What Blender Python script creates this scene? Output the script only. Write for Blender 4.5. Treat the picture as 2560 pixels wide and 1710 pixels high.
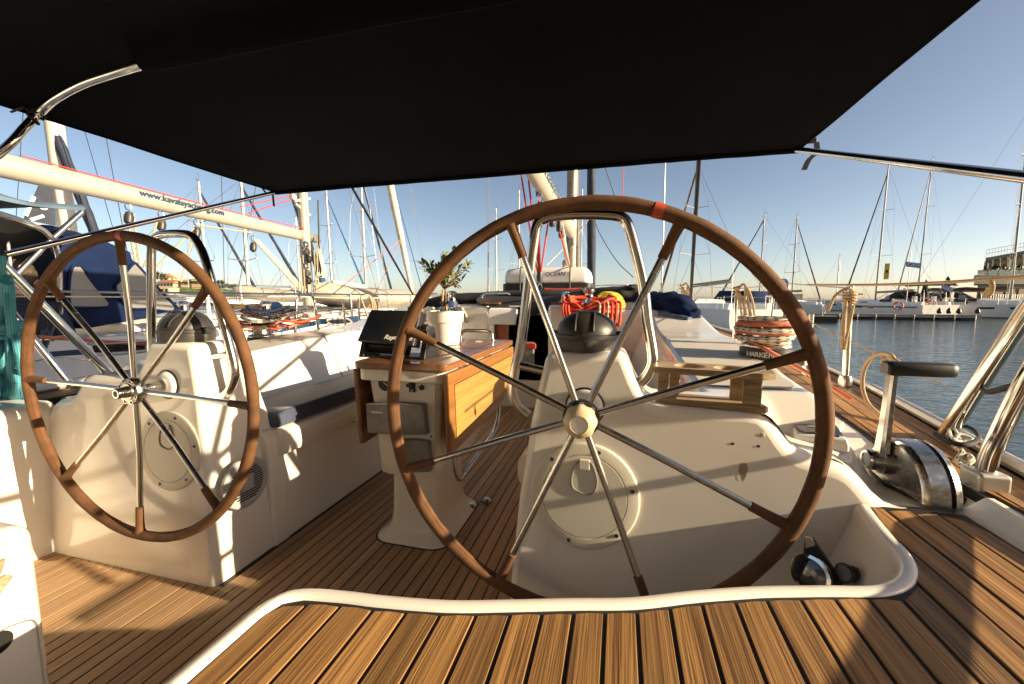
import bpy, math, random
from mathutils import Vector, Matrix, Quaternion, noise
random.seed(7)
V = Vector; pi = math.pi; sin = math.sin; cos = math.cos
for o in list(bpy.data.objects): bpy.data.objects.remove(o)
scene = bpy.context.scene
col = scene.collection

# ---------------- camera ----------------
FPX, YAW, PIT = 1021.0, 0.2556, 0.1018
CF = V((-sin(YAW)*cos(PIT), cos(YAW)*cos(PIT), -sin(PIT)))
CR = V((cos(YAW), sin(YAW), 0)); CU = CR.cross(CF)
cd = bpy.data.cameras.new('camera'); cam = bpy.data.objects.new('camera', cd); col.objects.link(cam)
cd.sensor_fit = 'HORIZONTAL'; cd.sensor_width = 36; cd.lens = FPX/2560*36
cd.clip_start = 0.02; cd.clip_end = 6000
cam.matrix_world = Matrix(((CR.x, CU.x, -CF.x, 0), (CR.y, CU.y, -CF.y, 0), (CR.z, CU.z, -CF.z, 0), (0, 0, 0, 1)))
scene.camera = cam

# ---------------- sky, sun, exposure ----------------
SUN = V((1.0, -0.05, 0.305)).normalized()
SEL = math.asin(SUN.z); SAZ = math.atan2(SUN.x, SUN.y)
w = bpy.data.worlds.new('World'); scene.world = w; w.use_nodes = True
wn = w.node_tree; wn.nodes.clear()
wo = wn.nodes.new('ShaderNodeOutputWorld'); bg = wn.nodes.new('ShaderNodeBackground'); sk = wn.nodes.new('ShaderNodeTexSky')
sk.sky_type = 'NISHITA'; sk.sun_disc = False; sk.sun_elevation = SEL; sk.sun_rotation = SAZ
sk.air_density = 0.65; sk.dust_density = 0.9; sk.ozone_density = 2.0; sk.altitude = 0
bg.inputs[1].default_value = 0.110
tint = wn.nodes.new('ShaderNodeMix'); tint.data_type = 'RGBA'; tint.blend_type = 'MULTIPLY'; tint.inputs['Factor'].default_value = 1.0
tint.inputs['B'].default_value = (1.0, 0.81, 0.645, 1)      # warm white balance of the photograph
wn.links.new(sk.outputs[0], tint.inputs['A']); wn.links.new(tint.outputs['Result'], bg.inputs[0]); wn.links.new(bg.outputs[0], wo.inputs[0])
sd = bpy.data.lights.new('sun', 'SUN'); so = bpy.data.objects.new('sun', sd); col.objects.link(so)
sd.energy = 5.0; sd.angle = math.radians(0.53); sd.color = (1.0, 0.80, 0.53)
so.rotation_euler = SUN.to_track_quat('Z', 'Y').to_euler()
scene.view_settings.view_transform = 'Standard'; scene.view_settings.look = 'None'
scene.view_settings.gamma = 1.0; scene.view_settings.use_curve_mapping = False
scene.view_settings.exposure = 1.2
scene.render.engine = 'CYCLES'
scene.cycles.max_bounces = 8; scene.cycles.glossy_bounces = 5; scene.cycles.diffuse_bounces = 5

def at(px, py, X=None, Y=None, Z=None):
    """world point that stands on the plane X=, Y= or Z= and is seen at photo pixel px,py"""
    r = CF + CR*((px-1280)/FPX) - CU*((py-855)/FPX)
    t = X/r.x if X is not None else (Y/r.y if Y is not None else Z/r.z)
    return r*t
BC = -0.735                     # centreline of our boat
WZ = -1.7                       # water level
def mir(x): return 2*BC - x
def lerp(a, b, t): return a+(b-a)*t
def sstep(a, b, x):
    t = min(1, max(0, (x-a)/(b-a))); return t*t*(3-2*t)
def interp(tab, x):
    if x <= tab[0][0]: return tab[0][1]
    for (a, p), (b, q) in zip(tab, tab[1:]):
        if x <= b: return p+(q-p)*(x-a)/(b-a)
    return tab[-1][1]

# ---------------- materials ----------------
def new_mat(name):
    m = bpy.data.materials.new(name); m.use_nodes = True
    return m, m.node_tree, m.node_tree.nodes['Principled BSDF']
def simple(name, c, rough=0.5, metal=0.0, var=0.0, vscale=8.0, bump=0.0, bscale=200.0, coat=0.0, sheen=0.0, rvar=0.0, stretch=(1,1,1)):
    m, nt, b = new_mat(name)
    b.inputs['Base Color'].default_value = (*c, 1); b.inputs['Roughness'].default_value = rough; b.inputs['Metallic'].default_value = metal
    b.inputs['Coat Weight'].default_value = coat; b.inputs['Sheen Weight'].default_value = sheen
    tc = nt.nodes.new('ShaderNodeTexCoord')
    src = tc.outputs['Object']
    if stretch != (1,1,1):
        mp = nt.nodes.new('ShaderNodeMapping'); mp.inputs['Scale'].default_value = stretch
        nt.links.new(src, mp.inputs[0]); src = mp.outputs[0]
    if var > 0 or rvar > 0:
        n = nt.nodes.new('ShaderNodeTexNoise'); n.inputs['Scale'].default_value = vscale; n.inputs['Detail'].default_value = 6
        nt.links.new(src, n.inputs['Vector'])
        if var > 0:
            r = nt.nodes.new('ShaderNodeValToRGB')
            r.color_ramp.elements[0].position = 0.3; r.color_ramp.elements[1].position = 0.7
            r.color_ramp.elements[0].color = (*[x*(1-var) for x in c], 1); r.color_ramp.elements[1].color = (*[min(1, x*(1+var)) for x in c], 1)
            nt.links.new(n.outputs[0], r.inputs[0]); nt.links.new(r.outputs[0], b.inputs['Base Color'])
        if rvar > 0:
            mr = nt.nodes.new('ShaderNodeMapRange'); mr.inputs[1].default_value = 0.3; mr.inputs[2].default_value = 0.7
            mr.inputs[3].default_value = max(0.02, rough-rvar); mr.inputs[4].default_value = rough+rvar
            nt.links.new(n.outputs[0], mr.inputs[0]); nt.links.new(mr.outputs[0], b.inputs['Roughness'])
    if bump > 0:
        n2 = nt.nodes.new('ShaderNodeTexNoise'); n2.inputs['Scale'].default_value = bscale; n2.inputs['Detail'].default_value = 4
        nt.links.new(src, n2.inputs['Vector'])
        bp = nt.nodes.new('ShaderNodeBump'); bp.inputs['Strength'].default_value = bump; bp.inputs['Distance'].default_value = 0.002
        nt.links.new(n2.outputs[0], bp.inputs['Height']); nt.links.new(bp.outputs[0], b.inputs['Normal'])
    return m
def wood(name, dark, light, sc=(170, 5, 170), bump=0.5, rough=0.6, coat=0.0, objvar=0.35, dist=0.0015):
    m, nt, b = new_mat(name); L = nt.links.new
    tc = nt.nodes.new('ShaderNodeTexCoord'); oi = nt.nodes.new('ShaderNodeObjectInfo')
    mul = nt.nodes.new('ShaderNodeVectorMath'); mul.operation = 'SCALE'; mul.inputs[0].default_value = (3.1, 7.7, 5.3); L(oi.outputs['Random'], mul.inputs['Scale'])
    add = nt.nodes.new('ShaderNodeVectorMath'); add.operation = 'ADD'; L(tc.outputs['Object'], add.inputs[0]); L(mul.outputs[0], add.inputs[1])
    mp = nt.nodes.new('ShaderNodeMapping'); mp.inputs['Scale'].default_value = sc; L(add.outputs[0], mp.inputs[0])
    n = nt.nodes.new('ShaderNodeTexNoise'); n.inputs['Scale'].default_value = 1; n.inputs['Detail'].default_value = 5; n.inputs['Distortion'].default_value = 0.6; L(mp.outputs[0], n.inputs['Vector'])
    mp2 = nt.nodes.new('ShaderNodeMapping'); mp2.inputs['Scale'].default_value = tuple(x*0.22 for x in sc); L(add.outputs[0], mp2.inputs[0])
    n2 = nt.nodes.new('ShaderNodeTexNoise'); n2.inputs['Scale'].default_value = 1; n2.inputs['Detail'].default_value = 3; L(mp2.outputs[0], n2.inputs['Vector'])
    mx = nt.nodes.new('ShaderNodeMath'); mx.operation = 'MULTIPLY_ADD'; L(n2.outputs[0], mx.inputs[0]); mx.inputs[1].default_value = 0.5
    hm = nt.nodes.new('ShaderNodeMath'); hm.operation = 'MULTIPLY'; L(n.outputs[0], hm.inputs[0]); hm.inputs[1].default_value = 0.5
    L(hm.outputs[0], mx.inputs[2])
    r = nt.nodes.new('ShaderNodeValToRGB'); r.color_ramp.elements[0].position = 0.36; r.color_ramp.elements[1].position = 0.62
    r.color_ramp.elements[0].color = (*dark, 1); r.color_ramp.elements[1].color = (*light, 1); L(mx.outputs[0], r.inputs[0])
    hs = nt.nodes.new('ShaderNodeHueSaturation'); L(r.outputs[0], hs.inputs['Color'])
    mr = nt.nodes.new('ShaderNodeMapRange'); L(oi.outputs['Random'], mr.inputs[0]); mr.inputs[3].default_value = 1-objvar; mr.inputs[4].default_value = 1+objvar*0.7; L(mr.outputs[0], hs.inputs['Value'])
    L(hs.outputs[0], b.inputs['Base Color']); b.inputs['Roughness'].default_value = rough; b.inputs['Coat Weight'].default_value = coat
    bp = nt.nodes.new('ShaderNodeBump'); bp.inputs['Strength'].default_value = bump; bp.inputs['Distance'].default_value = dist
    L(n.outputs[0], bp.inputs['Height']); L(bp.outputs[0], b.inputs['Normal'])
    return m
def rope(name, c1, c2, pu=0.02, thr=0.25, nv=2, rough=0.8, k=1.0):
    m, nt, b = new_mat(name); L = nt.links.new
    tc = nt.nodes.new('ShaderNodeTexCoord'); sx = nt.nodes.new('ShaderNodeSeparateXYZ'); L(tc.outputs['UV'], sx.inputs[0])
    def wave(sgn):
        a = nt.nodes.new('ShaderNodeMath'); a.operation = 'MULTIPLY'; a.inputs[1].default_value = 2*pi/pu; L(sx.outputs[0], a.inputs[0])
        c = nt.nodes.new('ShaderNodeMath'); c.operation = 'MULTIPLY_ADD'; c.inputs[1].default_value = sgn*2*pi*nv; L(sx.outputs[1], c.inputs[0]); L(a.outputs[0], c.inputs[2])
        s = nt.nodes.new('ShaderNodeMath'); s.operation = 'SINE'; L(c.outputs[0], s.inputs[0]); return s
    s1, s2 = wave(1), wave(-1)
    p = nt.nodes.new('ShaderNodeMath'); p.operation = 'MULTIPLY'; L(s1.outputs[0], p.inputs[0]); L(s2.outputs[0], p.inputs[1])
    g = nt.nodes.new('ShaderNodeMath'); g.operation = 'GREATER_THAN'; g.inputs[1].default_value = thr; L(p.outputs[0], g.inputs[0])
    mixn = nt.nodes.new('ShaderNodeMix'); mixn.data_type = 'RGBA'; L(g.outputs[0], mixn.inputs['Factor'])
    mixn.inputs['A'].default_value = (*c1, 1); mixn.inputs['B'].default_value = (*c2, 1)
    L(mixn.outputs['Result'], b.inputs['Base Color']); b.inputs['Roughness'].default_value = rough
    bp = nt.nodes.new('ShaderNodeBump'); bp.inputs['Strength'].default_value = 0.5; bp.inputs['Distance'].default_value = 0.001
    L(p.outputs[0], bp.inputs['Height']); L(bp.outputs[0], b.inputs['Normal'])
    return m
M = {}
M['gel'] = simple('gelcoat', (0.84, 0.80, 0.725), 0.20, var=0.012, vscale=3, bump=0.012, bscale=14, coat=0.45, rvar=0.05)
M['gelseat'] = simple('gelcoat_panel', (0.70, 0.665, 0.56), 0.35, var=0.03, vscale=9)
M['hullwhite'] = simple('hull_white', (0.78, 0.76, 0.71), 0.25, var=0.03, vscale=1.5, coat=0.3)
M['deckgrey'] = simple('deck_nonslip', (0.62, 0.60, 0.56), 0.7, var=0.1, vscale=6, bump=0.4, bscale=400)
M['teak'] = wood('teak_deck', (0.125, 0.056, 0.017), (0.46, 0.245, 0.080), sc=(330, 6, 330), bump=0.75, dist=0.0013)
M['teaksole'] = wood('teak_sole', (0.30, 0.182, 0.096), (0.50, 0.318, 0.168), sc=(280, 4, 280), bump=0.18, objvar=0.20)
M['teakgrey'] = wood('weathered_teak', (0.21, 0.145, 0.08), (0.44, 0.325, 0.185), sc=(5, 160, 160), bump=0.5, objvar=0.1)
M['tabletop'] = wood('varnished_table', (0.13, 0.05, 0.018), (0.25, 0.11, 0.042), sc=(90, 3, 90), bump=0.06, rough=0.28, coat=0.3, objvar=0.05)
M['tableleaf'] = wood('varnished_leaf', (0.33, 0.18, 0.045), (0.50, 0.30, 0.085), sc=(200, 8, 200), bump=0.1, rough=0.35, coat=0.25, objvar=0.08)
M['leafframe'] = wood('varnished_frame', (0.24, 0.10, 0.028), (0.36, 0.165, 0.045), sc=(120, 4, 120), bump=0.08, rough=0.33, coat=0.3, objvar=0.12)
M['caulk'] = simple('black_caulk', (0.012, 0.012, 0.013), 0.6)
M['leather'] = simple('brown_leather', (0.120, 0.052, 0.018), 0.8, var=0.30, vscale=26, bump=0.5, bscale=420)
M['leatherdark'] = simple('dark_leather', (0.12, 0.045, 0.018), 0.75, var=0.25, vscale=60, bump=0.6, bscale=420)
M['thread'] = simple('stitch_thread', (0.10, 0.045, 0.022), 0.8)
M['steel'] = simple('stainless_steel', (0.70, 0.68, 0.64), 0.13, 1.0, rvar=0.06, vscale=30)
M['steelworn'] = simple('worn_steel', (0.55, 0.53, 0.50), 0.22, 1.0, var=0.08, vscale=60, rvar=0.06)
M['castmetal'] = simple('cast_metal', (0.47, 0.46, 0.44), 0.25, 1.0, var=0.10, vscale=90, rvar=0.06, bump=0.12, bscale=260)
M['alu'] = simple('anodised_alloy', (0.66, 0.63, 0.57), 0.38, 0.55, var=0.06, vscale=3)
M['boompaint'] = simple('boom_paint', (0.43, 0.40, 0.34), 0.4, 0.15, var=0.04, vscale=2)
M['mastgrey'] = simple('shaded_alloy_mast', (0.26, 0.245, 0.22), 0.45, 0.3, var=0.1, vscale=2)  # darker copy for masts across the basin, their shading put into the colour
M['facade'] = simple('dark_facade', (0.022, 0.028, 0.034), 0.75, var=0.2, vscale=0.6)
M['roofgrey'] = simple('grey_green_roof', (0.16, 0.17, 0.15), 0.7, var=0.1, vscale=0.8)
M['mastwhite'] = simple('painted_mast', (0.60, 0.57, 0.50), 0.35, var=0.04, vscale=2)
M['black'] = simple('black_plastic', (0.016, 0.016, 0.017), 0.45, bump=0.15, bscale=600)
M['blackgloss'] = simple('black_gloss', (0.012, 0.012, 0.014), 0.2, coat=0.2)
M['compass'] = simple('compass_plastic', (0.035, 0.033, 0.031), 0.42, bump=0.1, bscale=800, var=0.15, vscale=40)
M['greyplastic'] = simple('grey_cover', (0.20, 0.195, 0.18), 0.5, var=0.22, vscale=16, bump=0.08, bscale=200)
M['canopy'] = simple('black_canvas', (0.0036, 0.0042, 0.0062), 0.95, var=0.25, vscale=3, bump=0.25, bscale=700)
M['canopy'].node_tree.nodes['Principled BSDF'].inputs['Specular IOR Level'].default_value = 0.08
M['canvas'] = simple('dark_canvas', (0.018, 0.018, 0.022), 0.85, var=0.3, vscale=5, bump=0.3, bscale=300)
M['navy'] = simple('navy_canvas', (0.005, 0.015, 0.058), 0.8, var=0.3, vscale=4, bump=0.25, bscale=400)
M['navycush'] = simple('navy_cushion', (0.045, 0.055, 0.10), 0.75, var=0.2, vscale=12, bump=0.4, bscale=60, sheen=0.2)
M['navysail'] = simple('navy_furled', (0.018, 0.026, 0.05), 0.7, var=0.3, vscale=6, bump=0.5, bscale=25)
M['bluegrey'] = simple('bluegrey_canvas', (0.10, 0.16, 0.23), 0.8, var=0.2, vscale=5)
M['sailwhite'] = simple('white_furled', (0.66, 0.60, 0.50), 0.7, var=0.12, vscale=8, bump=0.4, bscale=30)
M['dinghy'] = simple('grey_rubber', (0.44, 0.40, 0.32), 0.55, var=0.1, vscale=5)
M['glassdark'] = simple('dark_window', (0.02, 0.022, 0.026), 0.08, coat=0.3)
M['bluestripe'] = simple('navy_stripe', (0.02, 0.055, 0.12), 0.3)
M['red'] = simple('red_rope', (0.62, 0.035, 0.025), 0.7)
M['redpaint'] = simple('red_paint', (0.50, 0.045, 0.02), 0.5)
M['orangewood'] = simple('mahogany', (0.36, 0.07, 0.015), 0.35, var=0.3, vscale=20)
M['tape'] = simple('red_tape', (0.50, 0.085, 0.045), 0.35)
M['cream'] = simple('cream_plastic', (0.62, 0.51, 0.33), 0.35, var=0.05, vscale=20, coat=0.2)
M['screen'] = simple('instrument_face', (0.03, 0.034, 0.04), 0.12, coat=0.5)
M['lcd'] = simple('grey_lcd', (0.22, 0.23, 0.22), 0.2)
M['white'] = simple('white_plastic', (0.80, 0.78, 0.74), 0.4, var=0.02, vscale=10)
M['pot'] = simple('white_pot', (0.82, 0.80, 0.77), 0.4, var=0.02, vscale=10)
M['soil'] = simple('soil', (0.05, 0.032, 0.02), 0.95, var=0.5, vscale=60, bump=1.0, bscale=150)
M['bark'] = simple('bark', (0.16, 0.11, 0.06), 0.9, var=0.4, vscale=60, bump=0.6, bscale=200)
M['stake'] = simple('bamboo', (0.42, 0.26, 0.09), 0.6, var=0.2, vscale=30)
M['bluetape'] = simple('blue_tape', (0.02, 0.10, 0.26), 0.5)
M['ropewhite'] = rope('white_rope', (0.62, 0.55, 0.42), (0.03, 0.04, 0.10), 0.065, 0.50, 3)
M['ropered'] = rope('red_white_rope', (0.50, 0.095, 0.05), (0.62, 0.32, 0.22), 0.010, 0.2, 5)
M['ropeteal'] = rope('turquoise_rope', (0.035, 0.26, 0.35), (0.17, 0.42, 0.44), 0.011, 0.3, 5)
M['ropetan'] = rope('tan_rope', (0.50, 0.37, 0.22), (0.36, 0.25, 0.14), 0.014, 0.2, 3)
M['ropeorange'] = simple('orange_rope', (0.68, 0.075, 0.025), 0.7, bump=0.3, bscale=500)
M['ropeyellow'] = rope('yellow_rope', (0.60, 0.47, 0.04), (0.05, 0.05, 0.02), 0.08, 0.6, 2)
M['ropeblack'] = simple('black_rope', (0.012, 0.012, 0.012), 0.8, bump=0.5, bscale=300)
M['ropeblue'] = rope('blue_white_rope', (0.03, 0.12, 0.30), (0.60, 0.58, 0.5), 0.03, 0.3, 2)
M['wire'] = simple('steel_wire', (0.42, 0.41, 0.40), 0.35, 0.9)
M['wiredark'] = simple('dark_wire', (0.05, 0.05, 0.055), 0.6)
M['antifoul'] = simple('dark_waterline', (0.02, 0.025, 0.04), 0.5)
M['skin'] = simple('skin', (0.42, 0.22, 0.14), 0.55)
M['hair'] = simple('grey_brown_hair', (0.075, 0.055, 0.038), 0.7, var=0.4, vscale=90, bump=0.6, bscale=250)
M['jacket'] = simple('dark_blue_jacket', (0.018, 0.024, 0.05), 0.8, var=0.3, vscale=40, bump=0.3, bscale=80)
M['concrete'] = simple('concrete', (0.36, 0.33, 0.28), 0.85, var=0.2, vscale=1.2)
M['pontoonwood'] = wood('pontoon_boards', (0.20, 0.15, 0.10), (0.36, 0.28, 0.19), sc=(3, 40, 40), bump=0.3)
M['rock'] = simple('breakwater_stone', (0.30, 0.27, 0.22), 0.9, var=0.35, vscale=0.5, bump=0.6, bscale=2)
M['grass'] = simple('hill_grass', (0.085, 0.12, 0.035), 0.95, var=0.5, vscale=0.12)
M['earth'] = simple('hill_earth', (0.40, 0.29, 0.16), 0.95, var=0.35, vscale=0.08)
M['leafgreen'] = simple('tree_leaf', (0.045, 0.06, 0.02), 0.8, var=0.5, vscale=0.6)
M['stonewall'] = simple('pale_plaster', (0.56, 0.44, 0.27), 0.9, var=0.15, vscale=0.4)
M['yellowwall'] = simple('yellow_plaster', (0.58, 0.40, 0.15), 0.9, var=0.12, vscale=0.4)
M['tileroof'] = simple('tile_roof', (0.36, 0.17, 0.08), 0.9, var=0.2, vscale=1)
M['lifered'] = simple('lifebuoy_red', (0.60, 0.10, 0.04), 0.5)
M['yellow'] = simple('yellow_flag', (0.75, 0.55, 0.02), 0.7)
M['flagblue'] = simple('flag_blue', (0.03, 0.10, 0.36), 0.7)
M['flagwhite'] = simple('flag_white', (0.75, 0.74, 0.70), 0.7)
M['navy'].node_tree.nodes['Principled BSDF'].inputs['Specular IOR Level'].default_value = 0.15
M['leafA'] = simple('olive_leaf', (0.15, 0.19, 0.05), 0.45, var=0.45, vscale=30)
M['leafB'] = simple('olive_leaf_pale', (0.27, 0.29, 0.10), 0.5, var=0.3, vscale=30)
M['stainmark'] = simple('glue_stain', (0.42, 0.35, 0.22), 0.6)
M['greylight'] = simple('pale_grey_plastic', (0.40, 0.41, 0.40), 0.4)
M['shadeblack'] = simple('shade_black', (0.010, 0.009, 0.008), 0.9)  # near-black colour in place of shade inside openings and holes
# clear sprayhood vinyl: a milky sheet one can half see through
def vinyl(name, c, a):
    m, nt, b = new_mat(name); L = nt.links.new
    b.inputs['Base Color'].default_value = (*c, 1); b.inputs['Roughness'].default_value = 0.25
    b.inputs['Alpha'].default_value = a
    return m
M['vinyl'] = vinyl('clear_vinyl', (0.24, 0.245, 0.25), 0.72)
M['vinyl2'] = vinyl('clear_vinyl_thin', (0.5, 0.5, 0.48), 0.28)
M['glassgreen'] = vinyl('balustrade_glass', (0.05, 0.10, 0.10), 0.75)
# ribbed non-slip moulding
def ribbed():
    m, nt, b = new_mat('nonslip_ribs'); L = nt.links.new
    b.inputs['Base Color'].default_value = (0.66, 0.62, 0.54, 1); b.inputs['Roughness'].default_value = 0.5
    tc = nt.nodes.new('ShaderNodeTexCoord'); wv = nt.nodes.new('ShaderNodeTexWave'); wv.bands_direction = 'Y'; wv.inputs['Scale'].default_value = 48
    L(tc.outputs['Object'], wv.inputs['Vector'])
    wv2 = nt.nodes.new('ShaderNodeTexWave'); wv2.bands_direction = 'X'; wv2.inputs['Scale'].default_value = 48; L(tc.outputs['Object'], wv2.inputs['Vector'])
    mu = nt.nodes.new('ShaderNodeMath'); mu.operation = 'MULTIPLY'; L(wv.outputs['Fac'], mu.inputs[0]); L(wv2.outputs['Fac'], mu.inputs[1])
    bp = nt.nodes.new('ShaderNodeBump'); bp.inputs['Strength'].default_value = 0.8; bp.inputs['Distance'].default_value = 0.0016
    L(mu.outputs[0], bp.inputs['Height']); L(bp.outputs[0], b.inputs['Normal']); return m
M['ribs'] = ribbed()
def water_mat():
    m, nt, b = new_mat('harbour_water'); L = nt.links.new
    b.inputs['Base Color'].default_value = (0.03, 0.05, 0.052, 1); b.inputs['Roughness'].default_value = 0.06; b.inputs['IOR'].default_value = 1.33
    tc = nt.nodes.new('ShaderNodeTexCoord')
    def nz(sc, det, rot, st):
        mp = nt.nodes.new('ShaderNodeMapping'); mp.inputs['Scale'].default_value = st; mp.inputs['Rotation'].default_value = (0, 0, rot)
        L(tc.outputs['Object'], mp.inputs[0])
        n = nt.nodes.new('ShaderNodeTexNoise'); n.inputs['Scale'].default_value = sc; n.inputs['Detail'].default_value = det; n.inputs['Distortion'].default_value = 0.4
        L(mp.outputs[0], n.inputs['Vector']); return n
    a = nz(1.5, 3, 0.5, (1, 2.6, 1)); c = nz(6, 2, 0.3, (1, 1.8, 1))
    ad = nt.nodes.new('ShaderNodeMath'); ad.operation = 'MULTIPLY_ADD'; L(c.outputs[0], ad.inputs[0]); ad.inputs[1].default_value = 0.16; L(a.outputs[0], ad.inputs[2])
    bp = nt.nodes.new('ShaderNodeBump'); bp.inputs['Strength'].default_value = 1.0; bp.inputs['Distance'].default_value = 0.042
    L(ad.outputs[0], bp.inputs['Height']); L(bp.outputs[0], b.inputs['Normal'])
    return m
M['water'] = water_mat()

# ---------------- mesh building ----------------
def wloc(o):
    p = V((0, 0, 0))
    while o is not None: p += o.location; o = o.parent
    return p
def tag(o, label=None, cat=None, group=None, kind=None):
    if label: o['label'] = label
    if cat: o['category'] = cat
    if group: o['group'] = group
    if kind: o['kind'] = kind
    return o
def thing(name, label, cat, loc=(0, 0, 0), group=None, rz=0.0):
    o = bpy.data.objects.new(name, None); col.objects.link(o); o.location = loc; o.rotation_euler = (0, 0, rz)
    o.empty_display_size = 0.1
    return tag(o, label, cat, group)
def smooth_path(pts, n=6, closed=False):
    pts = [V(p) for p in pts]; out = []
    N = len(pts)
    if N < 3 and not closed: return pts
    rng = range(N if closed else N-1)
    for i in rng:
        p0 = pts[(i-1) % N] if (closed or i > 0) else pts[0]*2-pts[1]
        p1 = pts[i]; p2 = pts[(i+1) % N]
        p3 = pts[(i+2) % N] if (closed or i+2 < N) else pts[-1]*2-pts[-2]
        for k in range(n):
            t = k/n
            out.append(0.5*((2*p1)+(p2-p0)*t+(2*p0-5*p1+4*p2-p3)*t*t+(3*p1-p0-3*p2+p3)*t**3))
    if not closed: out.append(pts[-1])
    return out
def round_path(pts, r, n=6):
    """polyline with its inner corners rounded at radius-like distance r"""
    pts = [V(p) for p in pts]; out = [pts[0]]
    for i in range(1, len(pts)-1):
        a, b, c = pts[i-1], pts[i], pts[i+1]
        rr = r[i] if isinstance(r, (list, tuple)) else r
        d = min(rr, (a-b).length*0.49, (c-b).length*0.49)
        p = b+(a-b).normalized()*d; q = b+(c-b).normalized()*d
        for k in range(n+1):
            t = k/n; out.append(p*(1-t)**2+b*2*t*(1-t)+q*t*t)
    out.append(pts[-1]); return out
class MB:
    def __init__(s): s.v = []; s.f = []; s.uv = {}
    def add(s, vs, fs, uvs=None):
        o = len(s.v); s.v += [V(v) for v in vs]
        for i, f in enumerate(fs):
            if uvs: s.uv[len(s.f)] = uvs[i]
            s.f.append([o+k for k in f])
        return s
    def box(s, x0, x1, y0, y1, z0, z1):
        vs = [(x, y, z) for z in (z0, z1) for y in (y0, y1) for x in (x0, x1)]
        return s.add(vs, [(0, 2, 3, 1), (4, 5, 7, 6), (0, 1, 5, 4), (2, 6, 7, 3), (0, 4, 6, 2), (1, 3, 7, 5)])
    def obox(s, c, u, v, w):
        c, u, v, w = V(c), V(u), V(v), V(w)
        vs = [c+u*a+v*b+w*d for d in (-1, 1) for b in (-1, 1) for a in (-1, 1)]
        if u.cross(v).dot(w) < 0:
            return s.add(vs, [(1, 3, 2, 0), (6, 7, 5, 4), (4, 5, 1, 0), (3, 7, 6, 2), (2, 6, 4, 0), (5, 7, 3, 1)])
        return s.add(vs, [(0, 2, 3, 1), (4, 5, 7, 6), (0, 1, 5, 4), (2, 6, 7, 3), (0, 4, 6, 2), (1, 3, 7, 5)])
    def loft(s, rings, closed=True, cap=True, flip=False):
        n = len(rings[0]); vs = [p for r in rings for p in r]; fs = []
        for i in range(len(rings)-1):
            for k in range(n if closed else n-1):
                k2 = (k+1) % n
                f = (i*n+k, i*n+k2, (i+1)*n+k2, (i+1)*n+k); fs.append(f[::-1] if flip else f)
        if cap and closed:
            a = tuple(range(n))[::-1]; b = tuple((len(rings)-1)*n+k for k in range(n))
            fs.append(a[::-1] if flip else a); fs.append(b[::-1] if flip else b)
        return s.add(vs, fs)
    def tube(s, pts, r, n=10, closed=False, cap=True, ell=None):
        pts = [V(p) for p in pts]; N = len(pts); rr = r if isinstance(r, (list, tuple)) else [r]*N
        T = []
        for i in range(N):
            a = pts[(i-1) % N] if (closed or i > 0) else pts[i]; b = pts[(i+1) % N] if (closed or i < N-1) else pts[i]
            t = b-a; T.append(t.normalized() if t.length > 1e-9 else V((0, 0, 1)))
        ref = V((0, 0, 1)) if abs(T[0].z) < 0.9 else V((1, 0, 0))
        nrm = T[0].cross(ref).normalized(); vs = []; us = []; L = 0
        for i in range(N):
            if i: 
                nrm = (nrm - T[i]*nrm.dot(T[i])); nrm = nrm.normalized() if nrm.length > 1e-6 else T[i].orthogonal().normalized(); L += (pts[i]-pts[i-1]).length
            bn = T[i].cross(nrm); us.append(L)
            for k in range(n):
                a = 2*pi*k/n
                e = ell or (1, 1)
                vs.append(pts[i]+(nrm*cos(a)*e[0]+bn*sin(a)*e[1])*rr[i])
        fs = []; uvs = []
        for i in range(N if closed else N-1):
            j = (i+1) % N; u1 = us[j] if j else L+(pts[0]-pts[-1]).length
            for k in range(n):
                k2 = (k+1) % n
                fs.append((i*n+k, i*n+k2, j*n+k2, j*n+k)); uvs.append(((us[i], k/n), (us[i], (k+1)/n), (u1, (k+1)/n), (u1, k/n)))
        if cap and not closed:
            fs.append(tuple(range(n))[::-1]); uvs.append([(0, 0)]*n); fs.append(tuple((N-1)*n+k for k in range(n))); uvs.append([(L, 0)]*n)
        return s.add(vs, fs, uvs)
    def lathe(s, prof, o, axis=(0, 0, 1), n=28, cap=True):
        ax = V(axis).normalized(); u = ax.orthogonal().normalized(); v = ax.cross(u); o = V(o)
        rings = [[o+ax*h+(u*cos(2*pi*k/n)+v*sin(2*pi*k/n))*r for k in range(n)] for r, h in prof]
        return s.loft(rings, True, cap)
    def prism(s, poly, z0, z1):
        n = len(poly); vs = [(x, y, z0) for x, y in poly]+[(x, y, z1) for x, y in poly]
        ar = sum(poly[i][0]*poly[(i+1) % n][1]-poly[(i+1) % n][0]*poly[i][1] for i in range(n))
        fs = [(i, (i+1) % n, n+(i+1) % n, n+i) for i in range(n)]+[tuple(range(n))[::-1], tuple(range(n, 2*n))]
        if ar < 0: fs = [f[::-1] for f in fs]
        return s.add(vs, fs)
    def grid(s, fn, us, vs_, flip=False):
        nu, nv = len(us), len(vs_); vs = [fn(u, v) for u in us for v in vs_]; fs = []
        for i in range(nu-1):
            for k in range(nv-1):
                f = (i*nv+k, (i+1)*nv+k, (i+1)*nv+k+1, i*nv+k+1); fs.append(f[::-1] if flip else f)
        return s.add(vs, fs)
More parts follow.
